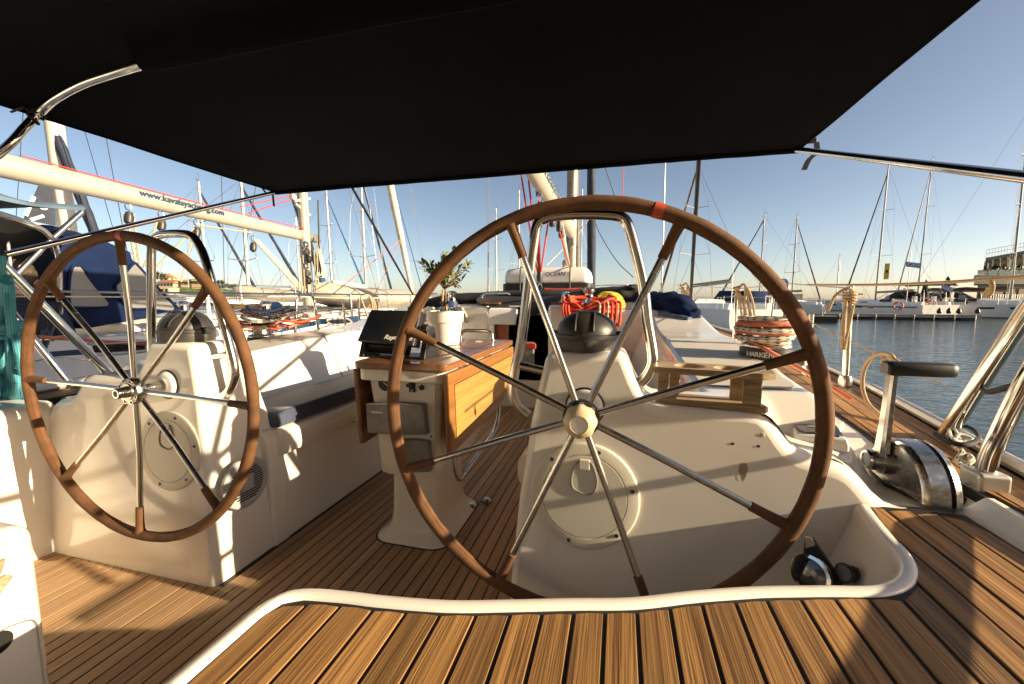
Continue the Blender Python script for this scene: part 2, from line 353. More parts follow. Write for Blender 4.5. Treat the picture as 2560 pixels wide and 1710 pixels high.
    def sphere(s, c, r, n=12, m=8, sc=(1, 1, 1)):
        c = V(c); prof = []
        rings = [[c+V((sin(pi*j/m)*cos(2*pi*k/n)*r*sc[0], sin(pi*j/m)*sin(2*pi*k/n)*r*sc[1], -cos(pi*j/m)*r*sc[2])) for k in range(n)] for j in range(1, m)]
        o = len(s.v); s.loft(rings, True, False)
        b = len(s.v); s.v += [c+V((0, 0, -r*sc[2])), c+V((0, 0, r*sc[2]))]
        for k in range(n):
            s.f.append([b, o+(k+1) % n, o+k]); s.f.append([b+1, o+(m-2)*n+k, o+(m-2)*n+(k+1) % n])
        return s
    def build(s, name, mat, parent=None, local=False, bevel=0, seg=2, sharp=35, sub=0, flat=False):
        off = V((0, 0, 0)) if (local or parent is None) else wloc(parent)
        me = bpy.data.meshes.new(name); me.from_pydata([tuple(v-off) for v in s.v], [], s.f)
        if s.uv:
            ul = me.uv_layers.new(name='UVMap')
            for p in me.polygons:
                q = s.uv.get(p.index)
                if q:
                    for li, c in zip(p.loop_indices, q): ul.data[li].uv = c
        me.materials.append(M[mat] if isinstance(mat, str) else mat)
        if not flat:
            me.polygons.foreach_set('use_smooth', [True]*len(me.polygons))
            if not bevel: me.set_sharp_from_angle(angle=math.radians(sharp))
        me.update()
        o = bpy.data.objects.new(name, me); col.objects.link(o)
        if parent is not None: o.parent = parent
        if bevel:
            b = o.modifiers.new('bevel', 'BEVEL'); b.width = bevel; b.segments = seg; b.limit_method = 'ANGLE'; b.angle_limit = math.radians(40); b.harden_normals = True
        if sub:
            q = o.modifiers.new('sub', 'SUBSURF'); q.levels = sub; q.render_levels = sub
        return o
def kids(o): return [c for c in bpy.data.objects if c.parent == o]
def copy_tree(o, parent=None, children=None):
    children = children or {}
    c = o.copy(); col.objects.link(c); c.parent = parent
    for ch in kids(o): copy_tree(ch, c)
    return c
def text_mesh(name, body, size, origin, right, up, mat, parent, extrude=0.0006, shear=0.0, align='LEFT', bold=0.0, local=False):
    cu = bpy.data.curves.new(name, 'FONT'); cu.body = body; cu.size = size; cu.extrude = extrude; cu.shear = shear; cu.align_x = align; cu.offset = bold
    t = bpy.data.objects.new(name+'_source', cu); col.objects.link(t)
    bpy.context.view_layer.update()
    me = bpy.data.meshes.new_from_object(t.evaluated_get(bpy.context.evaluated_depsgraph_get()))
    bpy.data.objects.remove(t)
    r, u = V(right).normalized(), V(up).normalized(); nn = r.cross(u).normalized(); u = nn.cross(r); o3 = V(origin)
    off = V((0, 0, 0)) if local else wloc(parent)
    for v in me.vertices: v.co = o3+r*v.co.x+u*v.co.y+nn*v.co.z-off
    me.materials.clear(); me.materials.append(M[mat])
    me.name = name; o = bpy.data.objects.new(name, me); col.objects.link(o); o.parent = parent
    return o
# ================= water and far setting =================
w_ = MB(); w_.grid(lambda u, v: V((u, v, WZ)), [-3000, -300, -60, 60, 300, 3000], [-300, -40, 60, 300, 3000])
tag(w_.build('water', 'water'), kind='structure')

# ================= our boat: hull, decks, mouldings =================
OUT = [(-0.5, 1.45), (0, 1.51), (1, 1.60), (2, 1.76), (3, 1.85), (4.5, 1.90), (6.5, 1.85), (8, 1.62), (9.5, 1.2), (11, 0.55), (12, 0.06)]
def half(y): return interp(OUT, y)
def dz(y): return -0.412+0.02*min(max(0, y), 2.5)+0.011*max(0, y-2.5)
ys = [-0.5+0.25*i for i in range(51)]
h = MB(); rings = []
for y in ys:
    b = half(y); z = dz(y)-0.012
    pr = [(-1, 0), (-1.0, -0.02), (-0.985, -0.35), (-0.93, -0.8), (-0.80, -1.3), (-0.4, -1.6), (0.4, -1.6), (0.80, -1.3), (0.93, -0.8), (0.985, -0.35), (1.0, -0.02), (1, 0)]
    rings.append([V((BC+b*p, y, z+q)) for p, q in pr])
h.loft(rings, closed=False, cap=False)
hull = tag(h.build('own_yacht_hull', 'hullwhite'), kind='structure')
# side decks: white base sheet, then laid teak planks
def deck_side(sgn, y0, y1, inner):
    d = MB(); yy = [y0+0.2*i for i in range(int((y1-y0)/0.2)+1)]
    d.loft([[V((BC+sgn*inner(y), y, dz(y)-0.004)), V((BC+sgn*(half(y)+0.002), y, dz(y)-0.004)), V((BC+sgn*(half(y)+0.002), y, dz(y)-0.03)), V((BC+sgn*inner(y), y, dz(y)-0.03))] for y in yy], True, True, flip=sgn > 0)
    return d
INN = [(-0.5, 1.46), (1.05, 1.465), (1.3, 1.425), (1.6, 1.45), (2.37, 1.53), (3.4, 1.5), (6, 1.42), (8, 1.1), (9, 0.5)]
for sgn, nm in ((1, 'starboard'), (-1, 'port')):
    base = deck_side(sgn, -0.5, 9.0, lambda y: interp(INN, y)).build('side_deck', 'caulk')
    tag(base, kind='structure')
    npl = 7 if sgn > 0 else 4
    for k in range(npl):
        p = MB(); a0 = 0.022+k*0.046; yy = [-0.5+0.3*i for i in range(30)]
        rr = []
        for y in yy:
            o_ = half(y)-a0; i_ = o_-0.041; lim = interp(INN, y)+0.015
            i_ = max(i_, lim); o_ = max(o_, lim+0.001)
            z = dz(y)
            rr.append([V((BC+sgn*i_, y, z)), V((BC+sgn*o_, y, z)), V((BC+sgn*o_, y, z-0.006)), V((BC+sgn*i_, y, z-0.006))])
        p.loft(rr, True, True, flip=sgn > 0); p.build('plank', 'teak', base, flat=True)
    tr = MB(); tr.tube([V((BC+sgn*(half(y)+0.002), y, dz(y)+0.012)) for y in ys[:48]], 0.016, 8)
    tr.build('toe_rail', 'alu', base)
    rub = MB(); rub.tube([V((BC+sgn*(half(y)+0.022), y, dz(y)-0.05)) for y in ys[:48]], 0.03, 10)
    rub.build('rubbing_strake', 'white', base)
# inner white deck between coaming and teak
# ---- cockpit sole
sole = MB(); sole.prism([(-1.97, -0.4), (0.55, -0.4), (0.55, 1.0), (-0.2, 1.0), (-0.2, 3.5), (-1.27, 3.5), (-1.27, 1.0), (-1.97, 1.0)], -0.94, -0.9018)
sole_o = tag(sole.build('cockpit_sole', 'caulk'), kind='structure')
x = -1.955
while x < 0.5:
    x1 = x+0.0350
    yend = 3.40 if (x > -1.225 and x1 < -0.235) else 0.935
    p = MB(); p.prism([(x, -0.38), (x1, -0.38), (x1, yend), (x, yend)], -0.912, -0.9)
    p.build('plank', 'teaksole', sole_o, flat=True); x += 0.0405
# ---- starboard helm seat with laid teak
EDGE = [(-0.452, 0.30), (-0.452, 0.40), (-0.445, 0.432), (-0.42, 0.446), (-0.362, 0.455), (-0.312, 0.46), (-0.217, 0.475), (-0.13, 0.499), (-0.049, 0.523), (0.033, 0.546), (0.121, 0.583), (0.212, 0.616), (0.308, 0.643), (0.38, 0.662), (0.43, 0.695), (0.463, 0.74), (0.48, 0.79), (0.486, 0.85), (0.505, 0.955)]
ZS = -0.42
def front(xq):
    return interp([(a, b) for a, b in EDGE[3:14]], xq)
seat = MB(); seat.prism([(-0.46, -0.5), (0.69, -0.5), (0.69, 0.968), (0.512, 0.968)]+EDGE[::-1], -0.50, ZS-0.0022)
seat_o = tag(seat.build('helm_seat', 'caulk'), kind='structure')
bounds = [-0.452, -0.409, -0.362, -0.3145, -0.268, -0.222, -0.175, -0.131, -0.090, -0.049, -0.008, 0.034, 0.078, 0.122, 0.168, 0.212, 0.259, 0.306, 0.352, 0.397, 0.441, 0.486, 0.531, 0.576, 0.62, 0.664]
G = 0.0026
for a, b in zip(bounds, bounds[1:]):
    x0, x1 = a+G, b-G; top = []
    if x0 < -0.43: top = [(x1, 0.436), (x0+0.012, 0.428), (x0, 0.41)]
    elif x1 < 0.40:
        top = [(x1, front(x1)-0.008), ((x0+x1)/2, front((x0+x1)/2)-0.0065), (x0, front(x0)-0.008)]
    elif x1 < 0.45: top = [(x1, 0.698), (x0+0.015, 0.672), (x0, 0.658)]
    elif x1 < 0.49: top = [(x1, 0.80), (x1-0.008, 0.765), (x0, 0.722)]
    elif x1 < 0.65: top = [(x1, 0.955), (x0+0.02, 0.952), (x0+ (0.02 if x0 < 0.5 else 0.0), 0.945)]+([(x0, 0.86)] if x0 < 0.5 else [])
    else: top = [(x1, 0.90), (x1-0.012, 0.94), (x0, 0.953)]
    p = MB(); p.prism([(x0, -0.45), (x1, -0.45)]+top, ZS-0.012, ZS+random.uniform(-0.0006, 0.0006))
    p.build('plank', 'teak', seat_o, bevel=0.0009, seg=1)
# white lip and riser following the seat edge
lip_path = [V((-0.468, y, 0)) for y in (-0.5, 0.0, 0.3)]+[V((a, b, 0)) for a, b in EDGE]
lip_path = [lip_path[0], lip_path[1], lip_path[2]]+smooth_path([V((a, b, 0)) for a, b in EDGE[1:]], 4)
# offset outwards
rings = []; N = len(lip_path)
for i, p in enumerate(lip_path):
    a = lip_path[max(0, i-1)]; b = lip_path[min(N-1, i+1)]; t = (b-a).normalized(); n = V((-t.y, t.x, 0))
    base = p if i > 2 else p+V((0.016, 0, 0))
    s_ = sstep(0.40, 0.49, p.x)*sstep(0.68, 0.76, p.y)
    e = lerp(0, 0.10, s_)
    prof = [(-0.001, ZS-0.010), (0.0, ZS+0.0005), (0.003, ZS+0.003), (0.010, ZS+0.0042), (0.017, ZS+0.003), (0.0225, ZS-0.001), (0.0265, ZS-0.009), (0.028, ZS-0.03), (0.030+e*0.25, ZS-0.10), (0.036+e*0.7, ZS-0.25), (0.04+e, -0.86), (0.05+e, -0.905)]
    rings.append([base+n*q+V((0, 0, z)) for q, z in prof])
lip = MB(); lip.loft(rings, closed=False, cap=False)
lip.build('seat_riser', 'gel', seat_o, sharp=80)
# ---- white starboard deck round the throttle, then the coaming as a height field
def rise(y): return 0.055*sstep(1.15, 2.4, y)+0.10*sstep(2.5, 3.4, y)
def stb_top(x, y):
    outer = dz(y)-0.006
    crest = -0.247+rise(y)
    hi = lerp(crest, outer, sstep(0.50+0.06*sstep(1.2, 2.2, y), 0.62+0.10*sstep(1.2, 2.2, y), x))
    lo = -0.247 if x < 0.31 else lerp(-0.247, -0.335, sstep(0.31, 0.40, x))
    lo = lerp(lo, dz(y)-0.006, sstep(0.52, 0.62, x))
    z = lerp(lo, hi, sstep(1.10, 1.24, y))
    z = lerp(z, ZS-0.003, sstep(1.34, 1.20, y)*sstep(0.53, 0.60, x)*(1-sstep(0.70, 0.75, x)))
    z = lerp(z, ZS-0.003, sstep(1.10, 1.03, y)*sstep(0.445, 0.555, x)*(1-sstep(0.70, 0.75, x)))
    return z
def coam_pt(x, y):
    return V((x, y, stb_top(x, y)))
xs_in = [('s', 0.085, -0.52), ('s', 0.12, -0.44), ('s', 0.165, -0.345), ('s', 0.195, -0.29), ('s', 0.21, -0.266), ('s', 0.222, -0.254)]
us = list(range(len(xs_in)))+[10+i for i in range(44)]
def cx(u): return 0.235+(u-10)*0.0135
yv = [0.985+0.02*i for i in range(16)]+[1.31+0.09*i for i in range(24)]
def coam(u, y):
    if u < 10:
        _, xq, z = xs_in[u]; k = max(0.0, 1-u/6)
        if y < 1.2: return V((xq, y, min(-0.249, z if y > 1.17 else -0.249)))
        return V((xq-0.0*k, y, z+rise(y)*(1-k*0.6)))
    return coam_pt(cx(u), y)
cb = MB(); cb.grid(coam, us, yv)
cb_o = tag(cb.build('cockpit_coaming', 'gel', sharp=60), kind='structure')
cbm = MB(); cbm.v = [V((mir(v.x), v.y, v.z-0.012)) for v in cb.v]; cbm.f = [f[::-1] for f in cb.f]
cbp_o = tag(cbm.build('cockpit_coaming', 'gel', sharp=60), kind='structure')
# white deck skin aft, inside of the teak
ds = MB(); ds.prism([(0.505, -0.5), (0.80, -0.5), (0.81, 1.0), (0.505, 1.0)], -0.47, ZS-0.0095)
ds.build('deck_moulding', 'gel', seat_o)
lipo = MB(); lipo.loft([[V((0.668, y, ZS-0.012)), V((0.672, y, ZS+0.002)), V((0.685, y, ZS+0.004)), V((0.715, y, dz(y)+0.0015)), V((0.728, y, dz(y)+0.0012)), V((0.735, y, dz(y)-0.012))] for y in (-0.5, 0.0, 0.5, 0.88, 0.99)], closed=False, cap=False)
lipo.build('deck_edge', 'gel', seat_o, sharp=70)
# non-slip ribbed panels on the coaming tops
for sg in (1, -1):
    nsp = MB(); A = [(0.245, 1.26), (0.235, 1.32), (0.235, 2.12), (0.26, 2.2), (0.40, 2.2), (0.46, 2.1), (0.50, 1.32), (0.47, 1.26)]
    cxm, cym = 0.36, 1.7
    rings = []
    for k in range(7):
        t = k/6; rings.append([V((cxm+(a-cxm)*t, cym+(b-cym)*t, 0)) for a, b in A])
    # row-wise grid so that the panel follows the coaming
    def pan(u, v):
        y = lerp(1.26, 2.2, u); xa = interp([(1.26, .252), (1.31, .24), (2.12, .24), (2.2, .262)], y); xb = interp([(1.26, .46), (1.31, .492), (2.12, .53), (2.2, .50)], y)
        x = lerp(xa, xb, v); e = 0.0035
        q = V((x, y, stb_top(x, y)+e))
        return q if sg > 0 else V((mir(q.x), q.y, q.z-0.012))
    nsp.grid(pan, [i/24 for i in range(25)], [i/10 for i in range(11)], flip=sg > 0)
    nsp.build('nonslip_panel', 'ribs', cb_o if sg > 0 else cbp_o, sharp=80)
# step mould lines where the seat back meets the coaming (port, seen in the photo)
jl = MB(); jl.tube(smooth_path([V((mir(0.26), 2.08, -0.212)), V((mir(0.23), 2.07, -0.215)), V((mir(0.205), 2.06, -0.24)), V((mir(0.16), 2.06, -0.31)), V((mir(0.09), 2.06, -0.49))], 5), 0.0028, 6)
jl.build('mould_seam', 'greyplastic', cbp_o)
# ---- seats along the cockpit
def seatbox(sg):
    def X(v): return v if sg > 0 else mir(v)
    b = MB(); prof = [(-0.265, -0.91), (-0.258, -0.575), (-0.285, -0.568), (-0.293, -0.545), (-0.292, -0.50), (-0.284, -0.483), (-0.268, -0.475), (-0.24, -0.472), (0.14, -0.51), (0.14, -0.91)]
    b.loft([[V((X(a), y, z)) for a, z in prof] for y in (1.19, 3.4)], True, True, flip=sg < 0)
    o = tag(b.build('cockpit_seat', 'gel', sharp=50), kind='structure')
    q = MB(); pr = [(-0.272, -0.91), (-0.266, -0.50), (-0.24, -0.47), (0.1, -0.49), (0.1, -0.91)]
    q.loft([[V((X(a), y, z)) for a, z in pr] for y in (1.15, 1.225)], True, True, flip=sg < 0); q.build('seat_end_panel', 'gel', o, bevel=0.012, seg=3)
    if sg < 0:
        l = MB(); c = V((X(-0.294), 1.605, -0.553)); l.lathe([(0.013, 0), (0.013, 0.004), (0.010, 0.008), (0.003, 0.009)], c, (1, 0, 0), 12); l.build('locker_latch', 'steel', o)
    return o
seat_s, seat_p = seatbox(1), seatbox(-1)
for sg in (1, -1):
    def X(v): return v if sg > 0 else mir(v)
    c = MB(); x0, x1 = sorted((X(-0.268), X(0.10)))
    c.box(x0, x1, 1.20, 3.1, -0.47, -0.408)
    # the pad slopes outboard with the seat
    for i, v in enumerate(c.v): v.z -= 0.10*abs(v.x-X(-0.268))
    c.build('seat_cushion', 'navycush', None, bevel=0.014, seg=3)
    o = bpy.data.objects[[o.name for o in bpy.data.objects if o.name.startswith('seat_cushion')][-1]]
    tag(o, 'navy seat cushion lying on the port cockpit seat beside the table' if sg < 0 else 'navy seat cushion on the starboard seat, half hidden behind the near steering pedestal', 'cushion')
# ---- aft mouldings that carry the wheels (one each side): outline swept forward
OUTL = [(-0.264, -0.93), (-0.252, -0.72), (-0.234, -0.5), (-0.206, -0.3), (-0.181, -0.175), (-0.174, -0.145), (-0.166, -0.132), (-0.155, -0.127), (-0.08, -0.125), (-0.005, -0.122), (0.008, -0.124), (0.018, -0.131), (0.026, -0.146), (0.042, -0.185), (0.056, -0.213), (0.072, -0.231), (0.092, -0.241), (0.12, -0.245), (0.2, -0.245), (0.275, -0.244), (0.30, -0.247), (0.322, -0.256), (0.342, -0.273), (0.358, -0.293), (0.372, -0.310), (0.388, -0.322), (0.41, -0.329), (0.44, -0.334), (0.463, -0.341), (0.485, -0.354), (0.505, -0.375), (0.525, -0.400), (0.545, -0.416), (0.57, -0.422), (0.585, -0.424), (0.586, -0.93)]
def yaft(z): return 0.922+0.075*(z+0.9)
def aft_mould(sg):
    P = [V((a, 0, b)) for a, b in OUTL]; n = len(P); nr = []
    for i in range(n):
        a, b = P[max(0, i-1)], P[min(n-1, i+1)]; t = (b-a).normalized(); nr.append(V((-t.z, 0, t.x)))
    nr[0] = V((-1, 0, 0)); nr[-1] = V((1, 0, 0))
    m = MB(); rings = []
    for ins, dy in ((0.021, 0.0), (0.016, 0.0008), (0.011, 0.003), (0.006, 0.007), (0.002, 0.013), (0.0, 0.022), (0.0, 0.10), (0.0, None)):
        ring = []
        for p, q in zip(P, nr):
            soft = 1.0+0.6*sstep(0.29, 0.36, p.x)
            w_ = p-q*ins*soft; yf = 1.30-0.20*(max(-0.9, p.z)+0.9)
            ring.append(V((w_.x, yaft(w_.z)+(dy*soft if dy is not None else yf-yaft(w_.z)), w_.z)))
        rings.append(ring)
    # the aft face is filled by vertical strips between the outline and the sole so that it shades evenly
    cap_top = rings[0]
    low = [V((v.x, yaft(-0.95), -0.95)) for v in cap_top]
    if sg < 0:
        rings = [[V((mir(v.x), v.y, v.z-0.012)) for v in r] for r in rings]
    m.loft(rings, closed=False, cap=False, flip=sg < 0)
    # faces fore and aft: vertical strips between neighbouring outline points and the sole
    for ring, aft in ((rings[0], True), (rings[-1], False)):
        o0 = len(m.v); m.v += [v.copy() for v in ring]
        m.v += [V((v.x, yaft(-0.95) if aft else v.y, -0.95)) for v in ring]
        for i in range(n-1):
            if abs(ring[i+1].x-ring[i].x) < 1e-5: continue
            f = [o0+i, o0+i+1, o0+n+i+1, o0+n+i]; m.f.append(f if (sg > 0) == aft else f[::-1])
    return m
for sg in (1, -1):
    root = thing('steering_pedestal', 'near steering pedestal, white moulding with domed black compass under the big wheel' if sg > 0 else 'far port steering pedestal, white moulding with sunlit side behind the smaller wheel', 'pedestal', (-0.073 if sg > 0 else -1.395, 1.0, -0.9), 'steering pedestals')
    am = aft_mould(sg).build('column', 'gel', root, sharp=50)
    def X(v): return v if sg > 0 else mir(v)
    zo = 0 if sg > 0 else -0.012
    # shaft flange
    zc = -0.253 if sg > 0 else -0.268; xc = -0.073 if sg > 0 else -1.392
    fl = MB(); yy = yaft(zc)
    fl.lathe([(0.043, 0), (0.043, -0.006), (0.040, -0.010), (0.037, -0.011), (0.036, -0.016), (0.024, -0.02), (0.024, -0.026)], (xc, yy, zc), (0, 1, 0), 30)
    fo = fl.build('shaft_flange', 'white', root)
    rg = MB(); rg.tube([V((xc+0.044*cos(t), yy-0.003, zc+0.044*sin(t))) for t in [2*pi*k/30 for k in range(30)]], 0.0038, 6, closed=True); rg.build('seal_ring', 'black', fo)
    sh = MB(); sh.tube([V((xc, yy-0.02, zc)), V((xc, 0.84, zc))], 0.016, 14); sh.build('wheel_shaft', 'steel', root)
    # inspection hatch
    hx, hz = (-0.070, -0.468) if sg > 0 else (-1.388, -0.482)
    hy = yaft(hz); ha = V((0, -1, 0.075)).normalized()
    ht = MB(); ht.lathe([(0.129, 0), (0.129, 0.004), (0.126, 0.0065), (0.122, 0.0075), (0.102, 0.0085), (0.1005, 0.0062), (0.1, 0.0062), (0.0985, 0.0088), (0.05, 0.0095), (0.001, 0.0095)], (hx, hy, hz), ha, 48, False)
    ho = ht.build('inspection_hatch', 'gelseat', root, sharp=25)
    e1 = V((1, 0, 0)); e2 = ha.cross(e1)*-1
    if e2.z < 0: e2 = -e2
    hc = V((hx, hy, hz))+ha*0.009
    for k in range(6):
        a = 2*pi*(k+0.22)/6; c = hc+(e1*cos(a)+e2*sin(a))*0.114
        s_ = MB(); s_.lathe([(0.0048, -0.002), (0.0048, 0.0002), (0.003, 0.001), (0.0005, 0.0006)], c, ha, 10); s_.build('screw', 'compass', ho)
    lt = MB(); pts = [hc+e1*a*0.06+e2*(b*0.06+0.055)+ha*0.0015 for a, b in ((-0.22, 0.5), (-0.42, 0.15), (-0.5, -0.25), (-0.42, -0.6), (-0.1, -0.75), (0.2, -0.78), (0.42, -0.62), (0.5, -0.25), (0.42, 0.15), (0.22, 0.5))]
    lt.tube(smooth_path(pts, 4, True), 0.0022, 6, closed=True); lt.build('latch_groove', 'greyplastic', ho)
    lk = MB(); lk.obox(hc+e2*0.078, e1*0.013, e2*0.013, ha*0.004); lk.build('latch_handle', 'gelseat', ho, bevel=0.003)
    # compass
    ccx, ccy, ccz = (-0.080 if sg > 0 else -1.432), 1.07, -0.126+zo
    bs = MB(); prof = [(0.079, 0), (0.081, 0.012), (0.080, 0.028), (0.083, 0.03), (0.083, 0.040), (0.077, 0.042)]
    rings = []
    for r, hh in prof:
        rings.append([V((ccx+(r+(0.006 if (k//2) % 4 == 0 and hh < 0.03 else 0))*cos(2*pi*k/32), ccy+(r+(0.006 if (k//2) % 4 == 0 and hh < 0.03 else 0))*sin(2*pi*k/32), ccz+hh)) for k in range(32)])
    bs.loft(rings); cbase = bs.build('compass_base', 'compass', root)
    dm = MB(); dm.lathe([(0.0775*cos(a)*1.0+0.0, 0.042+0.058*sin(a)) for a in [pi/2*k/12 for k in range(12)]]+[(0.002, 0.100)], (ccx, ccy, ccz), (0, 0, 1), 36)
    dome = dm.build('compass_dome', 'compass', root, sharp=60)
    for xo in (-0.022, 0.022):
        rb = MB(); rb.tube([V((ccx+xo, ccy-0.0785*cos(a)*0.97, ccz+0.042+0.0595*sin(a)*0.965)) for a in [pi*k/18 for k in range(1, 18)]], 0.003, 6); rb.build('rib', 'compass', dome)
    for a in (0.0, pi):
        tb = MB(); tb.box(ccx+0.083*cos(a)-0.009, ccx+0.083*cos(a)+0.009, ccy-0.012, ccy+0.012, ccz+0.026, ccz+0.048); tb.build('tab', 'black', cbase, bevel=0.002)
    # tubular guard rail round the compass
    if True:
        pxs = [(1322, 1039), (1294, 1014), (1282, 975), (1289, 919), (1305, 843), (1330, 635), (1343, 563), (1365, 545), (1400, 538), (1460, 535), (1525, 537), (1555, 544), (1571, 566), (1588, 625), (1608, 712), (1618, 802), (1631, 879), (1630, 915), (1608, 950), (1580, 963)] if sg > 0 else [(379, 880), (379, 856), (378, 640), (383, 606), (399, 588), (440, 584), (475, 588), (493, 606), (510, 640), (529, 703), (548, 773), (571, 853), (587, 923), (583, 955), (571, 977), (556, 990)]
        gr = MB(); gr.tube(smooth_path([at(px, py, Y=1.045) for px, py in pxs], 4), 0.0132, 14); gro = gr.build('guard_rail', 'steel', root, sharp=60)
        b0, b1 = ((1300, 914), (1362, 928)) if sg > 0 else ((530, 893), (582, 884))
        br = MB(); br.tube([at(*b0, Y=1.045), at(*b1, Y=1.045)], 0.011, 12); br.build('rail_bracket', 'steel', gro, sharp=60)
    if sg > 0:
        mk = MB()
        for px, py in ((1829, 1106), (1893, 1112)):
            c = at(px, py, Y=0.975); mk.lathe([(0.003, 0.002), (0.003, -0.0003)], V((c.x, yaft(c.z)-0.0004, c.z)), (0, 1, 0), 8)
        mk.build('screw_hole', 'black', root)
        c = at(1903, 1084, Y=0.978); pl = MB(); pl.lathe([(0.005, 0.002), (0.005, -0.0004), (0.004, -0.0008)], V((c.x, yaft(c.z), c.z)), (0, 1, 0), 12); pl.build('plug', 'gelseat', root)
        c = at(1857, 1170, Y=0.965); gl = MB(); yy = yaft(c.z)-0.0006
        gl.add([V((c.x-0.007, yy, c.z+0.012)), V((c.x+0.006, yy, c.z+0.013)), V((c.x+0.009, yy, c.z+0.001)), V((c.x+0.005, yaft(c.z-0.03)-0.0006, c.z-0.018)), V((c.x-0.001, yaft(c.z-0.03)-0.0006, c.z-0.03)), V((c.x-0.009, yy, c.z-0.004))], [(0, 5, 4, 3, 2, 1)]); gl.build('glue_stain', 'stainmark', root)
    else:
        # round loudspeaker in the inboard face
        sx = -1.197; c = V((sx, 1.045, -0.607))
        sp = MB(); sp.lathe([(0.085, -0.004), (0.085, 0.006), (0.081, 0.010), (0.070, 0.011), (0.066, 0.008), (0.02, 0.008), (0.018, 0.012), (0.001, 0.013)], c, (1, 0, 0), 36); spo = sp.build('loudspeaker', 'greylight', root, sharp=30)
        for k in range(14):
            zz = -0.054+k*0.0083; hw = math.sqrt(max(0, 0.062**2-zz**2))
            segs = [(-hw, hw)] if abs(zz) > 0.024 else [(-hw, -0.026), (0.026, hw)]
            for a, b in segs:
                if b-a < 0.008: continue
                s_ = MB(); s_.obox(c+V((0.009, (a+b)/2, zz)), V((0.0006, 0, 0)), V((0, (b-a)/2, 0)), V((0, 0, 0.0022))); s_.build('slot', 'black', spo)
# closing infill wall between each aft moulding and the helm footwell side
for sg in (1, -1):
    def X(v): return v if sg > 0 else mir(v)
    if sg < 0:
        wl = MB(); wl.loft([[V((X(0.47), y, -0.93)), V((X(0.48), y, -0.8)), V((X(0.487), y, -0.42)), V((X(0.492), y, -0.385)), V((X(0.503), y, -0.368)), V((X(0.53), y, -0.362)), V((X(0.80), y, -0.372))] for y in (-0.5, 0.2, 0.6, 0.98)], closed=False, cap=False, flip=False)
        tag(wl.build('footwell_wall', 'gel', sharp=60), kind='structure')
# ---- port helm seat (foreground, lower left)
ps = MB(); ps.box(-1.96, -0.985, -0.5, 0.452, -0.91, -0.388)
ps_o = tag(ps.build('helm_seat', 'gel', bevel=0.03, seg=5), kind='structure')
for poly in ([(0.36, -0.432), (0.407, -0.428), (0.398, -0.452), (0.36, -0.459), (0.28, -0.468), (0.2, -0.48), (0.2, -0.45)], [(0.2, -0.485), (0.3, -0.471), (0.405, -0.456), (0.412, -0.462), (0.392, -0.488), (0.36, -0.512), (0.3, -0.525), (0.2, -0.54)]):
    t = MB(); vs = [V((-0.9865, y, z)) for y, z in poly]+[V((-0.9755, y, z)) for y, z in poly]; n = len(poly)
    t.add(vs, [tuple(range(n))[::-1], tuple(range(n, 2*n))]+[(i, (i+1) % n, n+(i+1) % n, n+i) for i in range(n)]); t.build('teak_pad', 'teakgrey', ps_o, bevel=0.002)
ar = MB(); ar.tube(smooth_path([V((-0.9845, 0.15, -0.60)), V((-0.9845, 0.30, -0.557)), V((-0.9845, 0.38, -0.548)), V((-0.9845, 0.425, -0.556)), V((-0.9845, 0.436, -0.575))], 6), 0.0016, 6); ar.build('mould_seam', 'greyplastic', ps_o)
ar = MB(); ar.tube([V((-0.9848, 0.437, -0.575)), V((-0.9848, 0.438, -0.86))], 0.0018, 6); ar.build('mould_seam', 'gelseat', ps_o)
hl = MB(); hc = at(-8, 1610, X=-0.984); hl.lathe([(0.019, -0.001), (0.019, 0.0015)], hc, (1, 0, 0), 20); hl.build('drain_hole', 'shadeblack', ps_o)
